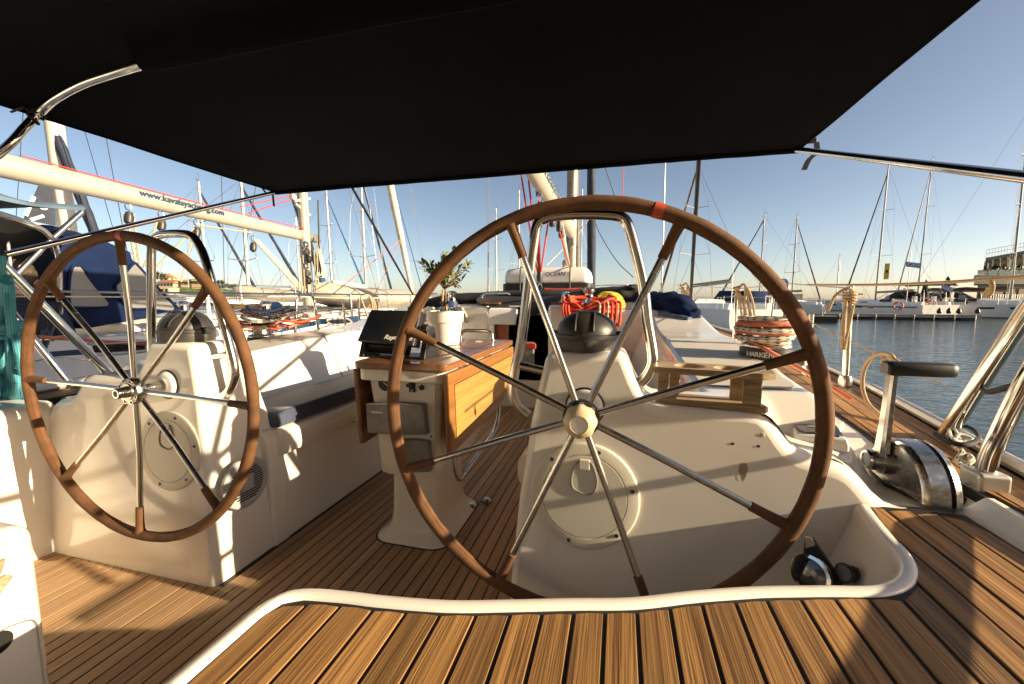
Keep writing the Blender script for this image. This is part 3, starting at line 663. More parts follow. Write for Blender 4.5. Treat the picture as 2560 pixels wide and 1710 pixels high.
# ================= steering wheels =================
WR = 0.45
def make_wheel(name, label, loc, phase, tape_deg, big):
    root = thing(name, label, 'steering wheel', loc, 'steering wheels')
    def P(a, r, y=0): return V((r*sin(a), y, r*cos(a)))
    n = 144
    rim = MB(); rim.tube([P(2*pi*k/n, WR) for k in range(n)], [0.0146+0.0003*sin(k*1.7)+0.0003*sin(k*0.6) for k in range(n)], 18, closed=True)
    ro = rim.build('rim', 'leather', root, local=True, sharp=80)
    st = MB(); pts = []
    N = 900
    for k in range(N):
        a = 2*pi*k/N; off = 0.0019*(1 if k % 2 else -1)
        ph = pi*0.86
        # stitched seam on the inner aft side of the rim
        pa = ph+off/0.0157
        pts.append(V((sin(a)*(WR+0.0149*cos(pa)), -0.0149*sin(pa), cos(a)*(WR+0.0149*cos(pa)))))
    st.tube(pts, 0.0009, 4, closed=True); st.build('stitching', 'thread', ro, local=True)
    for k in range(6):
        a = phase+pi/8+2*pi*k/6*1.0+0.3*(k % 2)
        jn = MB(); jn.tube([P(a-0.0012, WR), P(a+0.0012, WR)], 0.0153, 18, cap=False); jn.build('leather_joint', 'leatherdark', ro, local=True)
    tp = MB(); a0 = math.radians(tape_deg)
    tp.tube([P(a0+0.022*(k/3-1), WR) for k in range(7)], 0.0155, 18, cap=False); tp.build('marker_tape', 'tape', root, local=True)
    for k in range(8):
        a = phase+2*pi*k/8
        sp = MB(); sp.tube([P(a, 0.028, 0.012), P(a, 0.20, 0.012), P(a, WR-0.004, 0.0)], [0.0080, 0.0078, 0.0076], 12); so_ = sp.build('spoke', 'steelworn' if k % 2 else 'steel', root, local=True)
        sl = MB(); L0 = 0.082 if k != 4 else 0.088
        sl.tube([P(a, WR-L0, 0.0025), P(a, WR-0.05, 0.001), P(a, WR-0.018, 0.0), P(a, WR-0.010, 0)], [0.0098, 0.0102, 0.0115, 0.0145], 12)
        sl.build('leather_sleeve', 'leather', so_, local=True)
    hb = MB()
    hb.lathe([(0.016, 0.02), (0.038, 0.02), (0.040, 0.016), (0.040, -0.002), (0.038, -0.006), (0.026, -0.008), (0.0245, -0.011), (0.015, -0.011)], (0, 0, 0), (0, 1, 0), 40)
    ho = hb.build('hub', 'castmetal' if not big else 'black', root, local=True, sharp=30)
    for k in range(8):
        a = phase+pi/8+2*pi*k/8; c = P(a, 0.0322, -0.0062)
        r_ = MB(); r_.lathe([(0.0066, 0.0), (0.0066, -0.0020), (0.0052, -0.0020), (0.0048, 0.0005)], c, (0, 1, 0), 14, False); hr = r_.build('hole_rim', 'steel' if not big else 'castmetal', ho, local=True)
        d_ = MB(); d_.lathe([(0.0050, -0.0006), (0.0050, -0.0010)], c, (0, 1, 0), 14); d_.build('hub_hole', 'shadeblack', ho, local=True)
    if big:
        cp = MB(); rings = []
        for r, y, lob in ((0.022, -0.004, 0), (0.0335, -0.008, 0.001), (0.035, -0.012, 0.0013), (0.0345, -0.024, 0.0013), (0.0325, -0.034, 0.0006), (0.028, -0.041, 0), (0.0185, -0.046, 0), (0.0178, -0.0435, 0), (0.001, -0.0435, 0)):
            rings.append([V(((r+lob*cos(8*t))*sin(t), y, (r+lob*cos(8*t))*cos(t))) for t in [2*pi*k/48 for k in range(48)]])
        cp.loft(rings, True, False); co = cp.build('brake_knob', 'cream', root, local=True, sharp=45)
        ce = MB(); ce.lathe([(0.0176, -0.0432), (0.0172, -0.0446), (0.0055, -0.0449), (0.0052, -0.0443), (0.0005, -0.0443)], (0, 0, 0), (0, 1, 0), 30); ce.build('knob_badge', 'white', co, local=True)
    else:
        nt_ = MB(); nt_.lathe([(0.017, -0.010), (0.017, -0.018), (0.0145, -0.020), (0.014, -0.036), (0.0128, -0.038), (0.009, -0.038), (0.0082, -0.030), (0.001, -0.030)], (0, 0, 0), (0, 1, 0), 28); nt_.build('shaft_end', 'steel', root, local=True, sharp=30)
        for k in range(4):
            g = MB(); g.lathe([(0.0152, -0.0235-0.004*k), (0.0152, -0.0252-0.004*k)], (0, 0, 0), (0, 1, 0), 24); g.build('thread_ring', 'black', root, local=True)
    return root
make_wheel('steering_wheel', 'large near leather-covered steering wheel with cream hub knob and orange tape at its top', (-0.073, 0.864, -0.253), math.radians(-22.5+2), 18.5, True)
make_wheel('steering_wheel', 'smaller looking port steering wheel with bare metal hub, in front of the sunlit far pedestal', (-1.392, 0.863, -0.268), math.radians(2.0), 4.0, False)

# ================= cockpit table =================
TX0, TX1, TY0, TY1, TZ = -0.922, -0.556, 1.255, 2.165, -0.217
tab = thing('cockpit_table', 'drop-leaf wooden cockpit table on white pillar, sunlit leaf hanging down', 'table', (BC, 1.55, -0.9))
def rrect(x0, x1, y0, y1, r, n=5):
    out = []
    for cx_, cy_, a0 in ((x1-r, y1-r, 0), (x0+r, y1-r, pi/2), (x0+r, y0+r, pi), (x1-r, y0+r, 1.5*pi)):
        for k in range(n+1):
            a = a0+pi/2*k/n; out.append((cx_+r*cos(a), cy_+r*sin(a)))
    return out
t = MB(); t.prism(rrect(TX0, TX1, TY0, TY1, 0.028), TZ-0.026, TZ); top = t.build('table_top', 'tabletop', tab, bevel=0.005, seg=3)
for a, b in (((-0.86, 1.262, 0), (-0.86, 2.16, 0)), ((-0.62, 1.262, 0), (-0.62, 2.16, 0)), ((-0.90, 1.72, 0), (-0.57, 1.72, 0))):
    g = MB(); g.tube([V(a)+V((0, 0, TZ-0.0002)), V(b)+V((0, 0, TZ-0.0002))], 0.0014, 6); g.build('inlay_line', 'caulk', top)
def leaf(xp, xn):
    f = MB(); n_ = 1 if xn > 0 else -1
    xo = xp+0.022*n_; y0, y1, z1 = TY0-0.005, 2.125, TZ-0.030
    z0a, z0b = -0.535, -0.405
    y0 = y0 if xn > 0 else y0+0.022
    prof = [(y0, z1), (y1, z1), (y1, z0b), (y1-0.22, z0b-0.10), (y0+0.02, z0a)]
    n = len(prof); vs = [V((xp, y, z)) for y, z in prof]+[V((xo, y, z)) for y, z in prof]
    f.add(vs, [tuple(range(n)), tuple(range(2*n-1, n-1, -1))]+[(i, n+i, n+(i+1) % n, (i+1) % n) for i in range(n)])
    lo = f.build('drop_leaf', 'leafframe' if xn > 0 else 'tabletop', tab, bevel=0.006, seg=3)  # port leaf takes the darker wood to stand in for its shade
    yc = sum(p[0] for p in prof)/n; zc = sum(p[1] for p in prof)/n
    def inset(d):
        out = []
        for i in range(n):
            p0, p1, p2 = V((*prof[i-1], 0)), V((*prof[i], 0)), V((*prof[(i+1) % n], 0))
            e1 = (p1-p0).normalized(); e2 = (p2-p1).normalized(); m1 = V((e1.y, -e1.x, 0)); m2 = V((e2.y, -e2.x, 0))
            q = (m1+m2).normalized(); k = d/max(0.5, q.dot(m1)); out.append(p1+q*k)
        return out
    ins = inset(0.045)
    if abs((ins[0]-V((yc, zc, 0))).length) > abs((V((*prof[0], 0))-V((yc, zc, 0))).length): ins = inset(-0.045)
    pn = MB(); xa, xb = (xo, xo+0.0012*n_)
    vs = [V((xa, p.x, p.y)) for p in ins]+[V((xb, p.x, p.y)) for p in ins]
    pn.add(vs, [tuple(range(n)), tuple(range(2*n-1, n-1, -1))]+[(i, n+i, n+(i+1) % n, (i+1) % n) for i in range(n)])
    pn.build('leaf_panel', 'tableleaf', lo, flat=True)
    g = MB(); g.tube([V((xo, p.x, p.y)) for p in ins], 0.0018, 6, closed=True); g.build('inlay_line', 'caulk', lo)
    for k in range(3):
        hg = MB(); yy = y0+0.17+k*0.3; hg.box(min(xp, xo)+0.003, max(xp, xo)-0.003, yy-0.02, yy+0.02, z1-0.001, TZ-0.0255); hg.build('hinge', 'steel', lo)
leaf(TX1-0.012, 1); leaf(TX0+0.012, -1)
ri = MB(); ri.prism(rrect(TX0+0.012, TX1-0.016, TY0+0.012, TY1-0.02, 0.03), TZ-0.070, TZ-0.0265); ri.build('white_rim', 'gel', tab, bevel=0.006, seg=3)
bd = MB(); bd.loft([[V((x, y, z)) for x, y in rrect(BC-w_, BC+w_, ya, yb, 0.03)] for z, w_, ya, yb in ((TZ-0.066, 0.148, 1.284, 2.05), (-0.45, 0.128, 1.292, 1.95), (-0.60, 0.118, 1.298, 1.80), (-0.645, 0.11, 1.305, 1.72))])
body = bd.build('table_body', 'gel', tab, sharp=50)
ft = MB(); ft.loft([[V((x, y, z)) for x, y in rrect(BC-w_, BC+w_, ya, yb, r)] for z, w_, ya, yb, r in ((-0.64, 0.088, 1.33, 1.62, 0.03), (-0.80, 0.092, 1.325, 1.63, 0.03), (-0.845, 0.098, 1.318, 1.635, 0.035), (-0.872, 0.115, 1.305, 1.65, 0.045), (-0.888, 0.14, 1.285, 1.67, 0.06), (-0.896, 0.152, 1.275, 1.68, 0.07), (-0.904, 0.153, 1.274, 1.681, 0.07))])
ft.build('table_foot', 'gel', tab, sharp=60)
sl = MB(); sl.lathe([(1, 0), (1, 1)], (0, 0, 0)); sl = MB(); sl.prism(rrect(BC-0.157, BC+0.157, 1.270, 1.685, 0.072), -0.906, -0.8985); sl.build('base_seal', 'caulk', tab)
def bf(z): return 1.284+(z-(TZ-0.066))*(1.305-1.284)/(-0.645-TZ+0.066)-0.0005
# instrument panel
pz = MB(); pz.add([V((BC-0.125, bf(-0.29)-0.002, -0.29)), V((BC+0.125, bf(-0.29)-0.002, -0.29)), V((BC+0.108, bf(-0.64)-0.002, -0.64)), V((BC-0.108, bf(-0.64)-0.002, -0.64)),
                  V((BC-0.125, bf(-0.29)+0.02, -0.29)), V((BC+0.125, bf(-0.29)+0.02, -0.29)), V((BC+0.108, bf(-0.64)+0.02, -0.64)), V((BC-0.108, bf(-0.64)+0.02, -0.64))],
                 [(0, 3, 2, 1), (4, 5, 6, 7), (0, 1, 5, 4), (1, 2, 6, 5), (2, 3, 7, 6), (3, 0, 4, 7)])
pan_o = pz.build('instrument_panel', 'white', body, bevel=0.003)
for px, py in ((932, 938), (1068, 946), (940, 1085), (1077, 1092)):
    c = at(px, py, Y=1.288); s_ = MB(); s_.lathe([(0.0035, 0), (0.0035, -0.002), (0.001, -0.003)], V((c.x, bf(c.z)-0.0022, c.z)), (0, 1, 0), 8); s_.build('screw', 'compass', pan_o) if False else s_.build('panel_screw', 'compass', body)
c = at(965, 958, Y=1.286); ga = MB(); yb = bf(c.z)-0.002
ga.lathe([(0.027, 0.004), (0.027, -0.004), (0.024, -0.007), (0.0225, -0.005), (0.001, -0.005)], V((c.x, yb, c.z)), (0, 1, 0), 28); go = ga.build('fuel_gauge', 'black', body)
nd = MB(); nd.obox(V((c.x+0.006, yb-0.0058, c.z-0.003)), V((0.011, 0, -0.007)), V((0, 0.0004, 0)), V((0.0006, 0, 0.001))); nd.build('needle', 'white', go)
c = at(1032, 963, Y=1.286); yb = bf(c.z)-0.002
sw = MB(); sw.box(c.x-0.0125, c.x+0.0125, yb-0.004, yb, c.z-0.024, c.z+0.024); swo = sw.build('switch_plate', 'black', body, bevel=0.003)
ky = MB(); ky.tube([V((c.x, yb-0.003, c.z)), V((c.x, yb-0.016, c.z))], 0.0085, 12); ky.box(c.x-0.017, c.x-0.004, yb-0.015, yb-0.006, c.z-0.004, c.z+0.007); ky.build('rocker', 'blackgloss', swo)
for dz_ in (-0.018, 0.018):
    s_ = MB(); s_.lathe([(0.0032, 0), (0.003, -0.0015), (0.0005, -0.002)], V((c.x, yb-0.004, c.z+dz_)), (0, 1, 0), 10); s_.build('screw', 'steel', swo)
c = at(1056, 968, Y=1.286); s_ = MB(); yb = bf(c.z)-0.002; s_.lathe([(0.0095, 0), (0.009, -0.006), (0.006, -0.009), (0.001, -0.009)], V((c.x, yb, c.z)), (0, 1, 0), 14); s_.build('socket', 'black', body)
def cover(pts, mat='greyplastic'):
    P = [at(x, y, Y=1.285) for x, y in pts]; P = [V((p.x, bf(p.z)-0.003, p.z)) for p in P]
    m = MB(); n = len(P); Q = [p+V((0, -0.020, 0)) for p in P]; cN = sum(Q, V((0, 0, 0)))/n
    R = [q+(cN-q)*0.03+V((0, -0.004, 0)) for q in Q]
    m.loft([P, Q, R], True, True); return m.build('instrument_cover', mat, body, bevel=0.004)
c1 = cover([(923, 1006), (1000, 1003), (1066, 1008), (1072, 1084), (1000, 1085), (924, 1079)])
c2 = cover([(1004, 1098), (1040, 1096), (1076, 1101), (1078, 1178), (1040, 1180), (1006, 1176)])
text_mesh('lettering', 'Raymarine', 0.0095, V((-0.852, bf(-0.41)-0.0290, -0.402)), (1, 0, 0), (0, 0.05, 1), 'deckgrey', c1, 0.0002, 0.2)
# grab handle on the top and folding leg loops below the leaf
gh = MB(); gh.tube(round_path([V((-0.845, 2.10, TZ-0.01)), V((-0.835, 2.10, TZ+0.052)), V((-0.665, 2.10, TZ+0.052)), V((-0.655, 2.10, TZ-0.01))], 0.04, 6), 0.0095, 12); gh.build('grab_handle', 'steelworn', tab, sharp=60)
lc = MB(); lc.box(-0.73, -0.69, 2.03, 2.045, TZ-0.001, TZ+0.005); lc.build('catch', 'steel', top, bevel=0.001)
for dx in (0.0,):
    lg = MB(); lg.tube(round_path([V((-0.595, 1.39, -0.46)), V((-0.585, 1.385, -0.64)), V((-0.575, 1.40, -0.69)), V((-0.575, 1.52, -0.675)), V((-0.57, 1.86, -0.635)), V((-0.57, 1.93, -0.56)), V((-0.58, 1.95, -0.36))], [0, 0.05, 0.03, 0.03, 0.05, 0.05, 0], 6), 0.0095, 12); lg.build('foot_loop', 'steelworn', tab, sharp=60)
for yy, xx in ((1.60, -0.60), (1.66, -0.55)):
    dk = MB(); dk.lathe([(0.022, 0), (0.022, 0.012), (0.014, 0.02), (0.001, 0.021)], (xx, yy, -0.90), (0, 0, 1), 16)
    dk.build('floor_stud', 'steelworn', tab)
# ================= chart plotter =================
cp = thing('chart_plotter', 'black wedge-shaped chart plotter with white lettering standing on the table', 'plotter', (-0.80, 1.40, TZ))
PA, PB, PC, PD = at(892, 853, Y=1.345), at(1034, 866, Y=1.345), at(1053, 777, Y=1.43), at(927, 774, Y=1.43)
cs = MB(); up = V((0, 0.06, 0.03))
front_ = [PA, PB, PC, PD]
mid = [at(898, 862, Y=1.36), at(1066, 874, Y=1.36)]
back = [p+V((0, 0.045, -0.012)) for p in (PA, PB, PC, PD)]
ctr = sum(front_, V())/4
inner = [ctr+(p-ctr)*0.93+V((0, -0.006, 0.0)) for p in front_]
inner = [p+V((0, 0, 0)) for p in inner]
bk2 = [sum(back, V())/4+(p-sum(back, V())/4)*0.85+V((0, 0.02, -0.01)) for p in back]
cs.loft([inner, front_, back, bk2], True, True); cso = cs.build('case', 'black', cp, bevel=0.006, seg=3)
under = MB(); under.loft([[at(908, 860, Y=1.37), at(1030, 870, Y=1.37), at(1030, 845, Y=1.43), at(910, 835, Y=1.43)], [at(918, 882, Y=1.385), at(1024, 890, Y=1.385), at(1024, 868, Y=1.44), at(918, 860, Y=1.44)]]); under.build('underside', 'black', cso, bevel=0.004)
r0 = at(961, 846, Y=1.336); r1 = at(1010, 849, Y=1.336)
text_mesh('lettering', 'Raymarine', (r1-r0).length/3.0, at(960, 847, Y=1.334)+V((0, -0.004, 0)), r1-r0, PD-PA+V((0, 0, 0)) - (PB-PA)*0.25, 'white', cso, 0.0005, 0.25, bold=0.0002)
for bx in (912, 1062):
    q = at(bx, 905, Y=1.37)
    br = MB(); br.add([V((q.x-0.011, 1.345, TZ+0.001)), V((q.x+0.011, 1.345, TZ+0.001)), V((q.x+0.011, 1.47, TZ+0.001)), V((q.x-0.011, 1.47, TZ+0.001)),
                       V((q.x-0.009, 1.385, TZ+0.105)), V((q.x+0.009, 1.385, TZ+0.105)), V((q.x+0.009, 1.44, TZ+0.115)), V((q.x-0.009, 1.44, TZ+0.115))], [(3, 2, 1, 0), (4, 5, 6, 7), (0, 1, 5, 4), (1, 2, 6, 5), (2, 3, 7, 6), (3, 0, 4, 7)])
    br.build('bracket', 'black', cp, bevel=0.003)
fp = MB(); fp.box(at(905, 900, Y=1.37).x, at(1070, 905, Y=1.37).x, 1.35, 1.47, TZ+0.0005, TZ+0.009); fp.build('foot_plate', 'black', cp, bevel=0.002)
kb = MB(); kc = at(1062, 823, Y=1.40); kb.lathe([(0.010, -0.012), (0.019, -0.006), (0.0195, 0.012), (0.016, 0.02), (0.012, 0.0205), (0.001, 0.0205)], kc, (1, -0.25, 0), 20); kb.build('clamp_knob', 'black', cp)
cbx = MB(); cbx.tube(smooth_path([V((-0.70, 1.47, TZ+0.03)), V((-0.67, 1.50, TZ+0.02)), V((-0.64, 1.49, TZ+0.008)), V((-0.655, 1.44, TZ+0.006))], 6), 0.0035, 8); cbx.build('cable', 'black', cp)
# ================= pot and olive plant =================
pc = V((-0.824, 1.86, TZ))
pot = thing('flower_pot', 'white plastic flower pot with olive plant, on the table beside the plotter', 'flower pot', pc)
pt = MB(); pt.lathe([(0.058, 0.002), (0.064, 0.002), (0.066, 0.006), (0.079, 0.105), (0.0805, 0.110), (0.086, 0.112), (0.090, 0.158), (0.0905, 0.164), (0.088, 0.165), (0.085, 0.15), (0.082, 0.143)], pc, (0, 0, 1), 48, False); pt.build('pot', 'pot', pot, sharp=40)
sl = MB(); sl.grid(lambda u, v: pc+V((u*cos(v), u*sin(v), 0.150+0.006*noise.noise(V((u*60, v*3, 0))))), [0.001, 0.02, 0.04, 0.06, 0.083], [2*pi*k/24 for k in range(25)]); sl.build('soil', 'soil', pot)
rnd = random.Random(11)
for k in range(16):
    a = rnd.uniform(0, 6.28); r = rnd.uniform(0.02, 0.072); s_ = MB(); s_.sphere(pc+V((r*cos(a), r*sin(a), 0.157)), rnd.uniform(0.008, 0.013), 8, 6, (1.2, 1, 0.7)); s_.build('pebble', 'stake' if k % 3 else 'stonewall', pot)
tree = thing('olive_plant', 'small olive bush with narrow green leaves growing in the white pot', 'plant', pc+V((0, 0, 0.15)))
tb = MB(); tr = [pc+V((0.0, 0, 0.14)), pc+V((0.004, 0, 0.20)), pc+V((0.000, 0.004, 0.255)), pc+V((-0.004, 0, 0.285))]
tb.tube(smooth_path(tr, 5), [0.0068-0.0002*i for i in range(16)], 8)
tips = []
def branch(p, d, L, r, dep):
    pts = [p]; q = p; dd = V(d)
    for k in range(5):
        dd = (dd+V((rnd.uniform(-.16, .16), rnd.uniform(-.16, .16), rnd.uniform(-.05, .12)))).normalized(); q = q+dd*L/5; pts.append(q)
    tb.tube(pts, [r*(1-0.11*k) for k in range(6)], 6)
    tips.append((pts, dep))
    if dep < 2:
        for k in range(3 if dep == 0 else 2):
            a = rnd.uniform(0, 6.28); nd = (dd+V((cos(a), sin(a), rnd.uniform(-0.1, 0.5)))*0.75).normalized()
            branch(pts[rnd.choice((2, 3, 4, 5))], nd, L*rnd.uniform(0.5, 0.78), r*0.6, dep+1)
for d, L, b in (((-0.85, 0, 0.7), 0.10, 2), ((0.8, 0.0, 0.55), 0.12, 1), ((-0.3, 0.4, 1), 0.095, 3), ((0.35, -0.3, 0.95), 0.10, 3), ((-0.6, -0.4, 0.8), 0.095, 3), ((0.7, 0.4, 0.7), 0.10, 2), ((0.05, 0, 1), 0.105, 3)):
    branch(smooth_path(tr, 5)[-1-(3-b)], V(d).normalized(), L, 0.0036, 0)
base_ = smooth_path(tr, 5)
for k in range(11):
    a = 2*pi*k/11+rnd.uniform(-.3, .3); el = rnd.uniform(0.25, 1.3)
    branch(base_[-1-(k % 4)], V((cos(a)*cos(el), sin(a)*cos(el), sin(el))), rnd.uniform(0.06, 0.105), 0.0026, 1)
tb.build('trunk', 'bark', tree)
def leaf_mesh(mat):
    m = MB(); L = 0.041; W = 0.0092
    pr = [(0, 0.0006), (0.15, 0.55), (0.4, 1), (0.7, 0.85), (0.92, 0.3), (1.0, 0.02)]
    vs = []; fs = []
    for t, w2 in pr:
        zc = -0.25*L*t*t
        vs += [V((-w2*W, t*L, zc+0.0014*w2)), V((0, t*L, zc)), V((w2*W, t*L, zc+0.0014*w2))]
    for i in range(len(pr)-1):
        a = i*3; fs += [(a, a+1, a+4, a+3), (a+1, a+2, a+5, a+4)]
    m.add(vs, fs); return m.build('leaf', mat, tree, local=True)
protoL = [leaf_mesh('leafA'), leaf_mesh('leafB')]; used = [False, False]; cnt = 0
rnd.shuffle(tips)
for pts, dep in tips:
    nl = (4, 6, 5)[dep]
    for k in range(nl):
        if cnt >= 298: break
        i = rnd.choice((2, 3, 4, 5) if dep < 2 else (1, 2, 3, 4, 5)); p = pts[i]; d = (pts[i]-pts[i-1]).normalized()
        a = rnd.uniform(0, 6.28); side = d.orthogonal().normalized(); side = Quaternion(d, a) @ side
        y = (d*rnd.uniform(0.5, 1.1)+side*rnd.uniform(0.35, 0.9)).normalized(); z = y.cross(side.cross(y)).normalized(); xx = y.cross(V((0, 0, 1)) if abs(y.z) < .95 else V((1, 0, 0))).normalized(); z = xx.cross(y)
        j = 0 if rnd.random() < 0.68 else 1
        o = protoL[j] if not used[j] else protoL[j].copy()
        if used[j]: col.objects.link(o); o.parent = tree
        used[j] = True; s_ = rnd.uniform(0.65, 1.2)
        mt = Matrix((xx, y, z)).transposed().to_4x4(); mt.translation = p-wloc(tree)
        o.matrix_local = mt @ Matrix.Scale(s_, 4); cnt += 1
for (x0, x1) in ((-0.012, -0.006), (0.014, 0.008)):
    sk_ = MB(); h_ = 0.27 if x0 < 0 else 0.215
    sk_.tube([pc+V((x0, -0.012, 0.145)), pc+V((x1, -0.012, h_))], 0.0055, 8); sk_.build('bamboo_stake', 'stake', tree)
for zz in (0.168, 0.206):
    tp = MB(); tp.tube([pc+V((0.001+0.021*cos(t), -0.008+0.011*sin(t), zz+0.003*sin(2*t))) for t in [2*pi*k/20 for k in range(20)]], 0.006, 6, closed=True, ell=(0.35, 1)); tp.build('tie_tape', 'bluetape', tree)
# ================= wooden cup rack on the aft moulding =================
rk = thing('cup_rack', 'weathered teak cup holder rack standing beside the near compass pedestal', 'cup rack', (0.2, 1.06, -0.245))
K = [at(1640, 1008, Z=-0.2445), at(1922, 1036, Z=-0.2445)]
u = (K[1]-K[0]); Lk = u.length; u.normalize(); vv = V((-u.y, u.x, 0))
def RP(a, b, z): return K[0]+u*a+vv*b+V((0, 0, z))
bt = MB(); pts = [RP(a*Lk, b, 0) for a, b in ((0.0, 0.004), (0.02, 0.0), (0.975, 0.0), (1.0, 0.012), (0.98, 0.03), (0.93, 0.075), (0.02, 0.075), (0.0, 0.07))]
bt.prism([(p.x, p.y) for p in pts], -0.2445, -0.2305); bt.build('base_board', 'teakgrey', rk, bevel=0.003)
def board(prf, z0, z1, holes):
    m = MB(); outer = [RP(a*Lk, b, 0) for a, b in prf]
    m.prism([(p.x, p.y) for p in outer], z0, z1); return m
# upper board with two cup cut-outs: front rail, back rail and bridges
zt0, zt1 = -0.1705, -0.1565
def ring_board():
    m = MB(); top_pts = []
    n = 60; A0, A1, B0, B1 = -0.03*Lk, 1.04*Lk, -0.004, 0.10
    holes = [(0.30*Lk, 0.048), (0.68*Lk, 0.048)]; hr = 0.036
    # build by strips along a, each strip split by the circular openings
    N = 72
    for i in range(N):
        a0 = lerp(A0, A1, i/N); a1 = lerp(A0, A1, (i+1)/N)
        def cuts(a):
            for hc_, hb in holes:
                if abs(a-hc_) < hr: d = math.sqrt(hr*hr-(a-hc_)**2); return hb-d, hb+d
            return None
        am = (a0+a1)/2; taper0 = max(0.0, (a0-0.93*Lk))*0.5; taper1 = max(0.0, (a1-0.93*Lk))*0.5
        def add(b0a, b1a, b0b, b1b):
            vs = [RP(a0, b0a, 0), RP(a1, b0b, 0), RP(a1, b1b, 0), RP(a0, b1a, 0)]
            lo = [V((p.x, p.y, zt0)) for p in vs]; hi = [V((p.x, p.y, zt1)) for p in vs]
            m.add(lo+hi, [(3, 2, 1, 0), (4, 5, 6, 7), (0, 1, 5, 4), (2, 3, 7, 6)]+([(3, 0, 4, 7)] if i == 0 else [])+([(1, 2, 6, 5)] if i == N-1 else []))
        c0, c1 = cuts(a0), cuts(a1)
        if cuts(am) is None: add(B0+taper0, B1-taper0, B0+taper1, B1-taper1)
        else:
            hcx = min(holes, key=lambda h: abs(h[0]-am)); c0 = c0 or (hcx[1], hcx[1]); c1 = c1 or (hcx[1], hcx[1])
            add(B0, c0[0], B0, c1[0]); add(c0[1], B1, c1[1], B1)
    return m
rb_ = ring_board(); rb_.build('holder_board', 'teakgrey', rk, sharp=30)
for a, b0, b1 in ((0.06, 0.006, 0.02), (0.16, 0.05, 0.064), (0.86, 0.006, 0.02), (0.76, 0.045, 0.06)):
    po = MB(); c = RP(a*Lk, (b0+b1)/2, -0.0); c.z = (zt0-0.2305)/2; po.obox(V((c.x, c.y, (zt0-0.2305)/2)), u*(0.018 if a > 0.5 else 0.012), vv*(b1-b0)/2, V((0, 0, (zt0+0.2305)/2))); po.build('upright', 'teakgrey', rk, bevel=0.002)
# ================= instrument pod =================
pd = thing('instrument_pod', 'white instrument pod with grey display on the ledge behind the near wheel rim', 'instrument', (0.5, 1.17, -0.335))
Q = [at(1985, 1096, Z=-0.330), at(2126, 1114, Z=-0.330), at(2080, 1066, Z=-0.330), at(1962, 1054, Z=-0.330)]
pb = MB(); low = [V((p.x, p.y, -0.350)) for p in Q]; cN = sum(Q, V())/4
tp_ = [cN+(p-cN)*0.93+V((0, 0, 0.012+(0.012 if i > 1 else 0))) for i, p in enumerate(Q)]
pb.loft([low, Q, tp_]); pbo = pb.build('housing', 'white', pd, bevel=0.006, seg=3)
ct = sum(tp_, V())/4; fn = (tp_[1]-tp_[0]).cross(tp_[3]-tp_[0]).normalized()
fa = MB(); fpts = [ct+(p-ct)*0.80 for p in tp_]; fpts = smooth_path([fpts[0], (fpts[0]+fpts[1])/2, fpts[1], fpts[2], (fpts[2]+fpts[3])/2+ (tp_[2]-tp_[1])*0.12, fpts[3]], 5, True)
fa.loft([[p-fn*0.002 for p in fpts], [p+fn*0.004 for p in fpts]]); fa.build('display_bezel', 'screen', pd)
lc = MB(); lp = [ct+(p-ct)*0.42+fn*0.0045 for p in tp_]; lc.loft([lp, [p+fn*0.0006 for p in lp]]); lc.build('display', 'lcd', pd)
rd = MB(); rp_ = [ct+(tp_[3]-ct)*0.55+(p-ct)*0.10+fn*0.0046 for p in tp_]; rd.loft([rp_, [p+fn*0.0012 for p in rp_]]); rd.build('red_button', 'redpaint', pd)
# ================= engine throttle =================
th = thing('throttle_lever', 'chrome engine throttle with black T-handle on the white starboard deck', 'throttle', (0.60, 1.02, ZS))
TB = [at(x, y, Z=ZS+0.002) for x, y in ((2168, 1152), (2180, 1180), (2215, 1210), (2290, 1245), (2400, 1258), (2412, 1246), (2395, 1200), (2330, 1140), (2260, 1110), (2195, 1125))]
bp_ = MB(); bp_.prism([(p.x, p.y) for p in TB], ZS-0.003, ZS+0.008); bp_.build('base_flange', 'castmetal', th, bevel=0.003)
gk = MB(); cN = sum(TB, V())/len(TB); gk.prism([(cN.x+(p.x-cN.x)*1.03, cN.y+(p.y-cN.y)*1.03) for p in TB], ZS-0.003, ZS+0.003); gk.build('gasket', 'caulk', th)
cY, cZ, rD = 1.082, ZS+0.004, 0.104
def arc_ring(x, r, n=22): return [V((x, cY+r*cos(pi*k/n), cZ+r*sin(pi*k/n))) for k in range(n+1)]
db = MB(); db.loft([arc_ring(0.612, 0.07), arc_ring(0.612, 0.094), arc_ring(0.616, 0.100), arc_ring(0.622, rD), arc_ring(0.655, rD), arc_ring(0.657, rD-0.004)], closed=True, cap=True)
db.build('dome', 'castmetal', th, sharp=30)
bd_ = MB(); bd_.loft([arc_ring(0.6565, rD-0.003), arc_ring(0.664, rD-0.003)]); bd_.build('rubber_band', 'caulk', th)
oc = MB(); oc.loft([arc_ring(0.6635, rD), arc_ring(0.676, rD-0.004), arc_ring(0.684, rD-0.016)]); oc.build('outer_case', 'castmetal', th)
hb = V((0.588, 1.128, -0.378)); pv = MB(); pv.lathe([(0.024, 0.03), (0.024, -0.004), (0.021, -0.008), (0.016, -0.0085), (0.0155, -0.0065), (0.001, -0.006)], hb, (1, 0, 0), 28); pv.build('pivot', 'steel', th, sharp=30)
hg = MB(); hg.lathe([(0.032, 0.0), (0.032, 0.018), (0.028, 0.022)], V((0.600, 1.115, -0.372)), (1, 0, 0), 26); hg.build('lever_boss', 'castmetal', th)
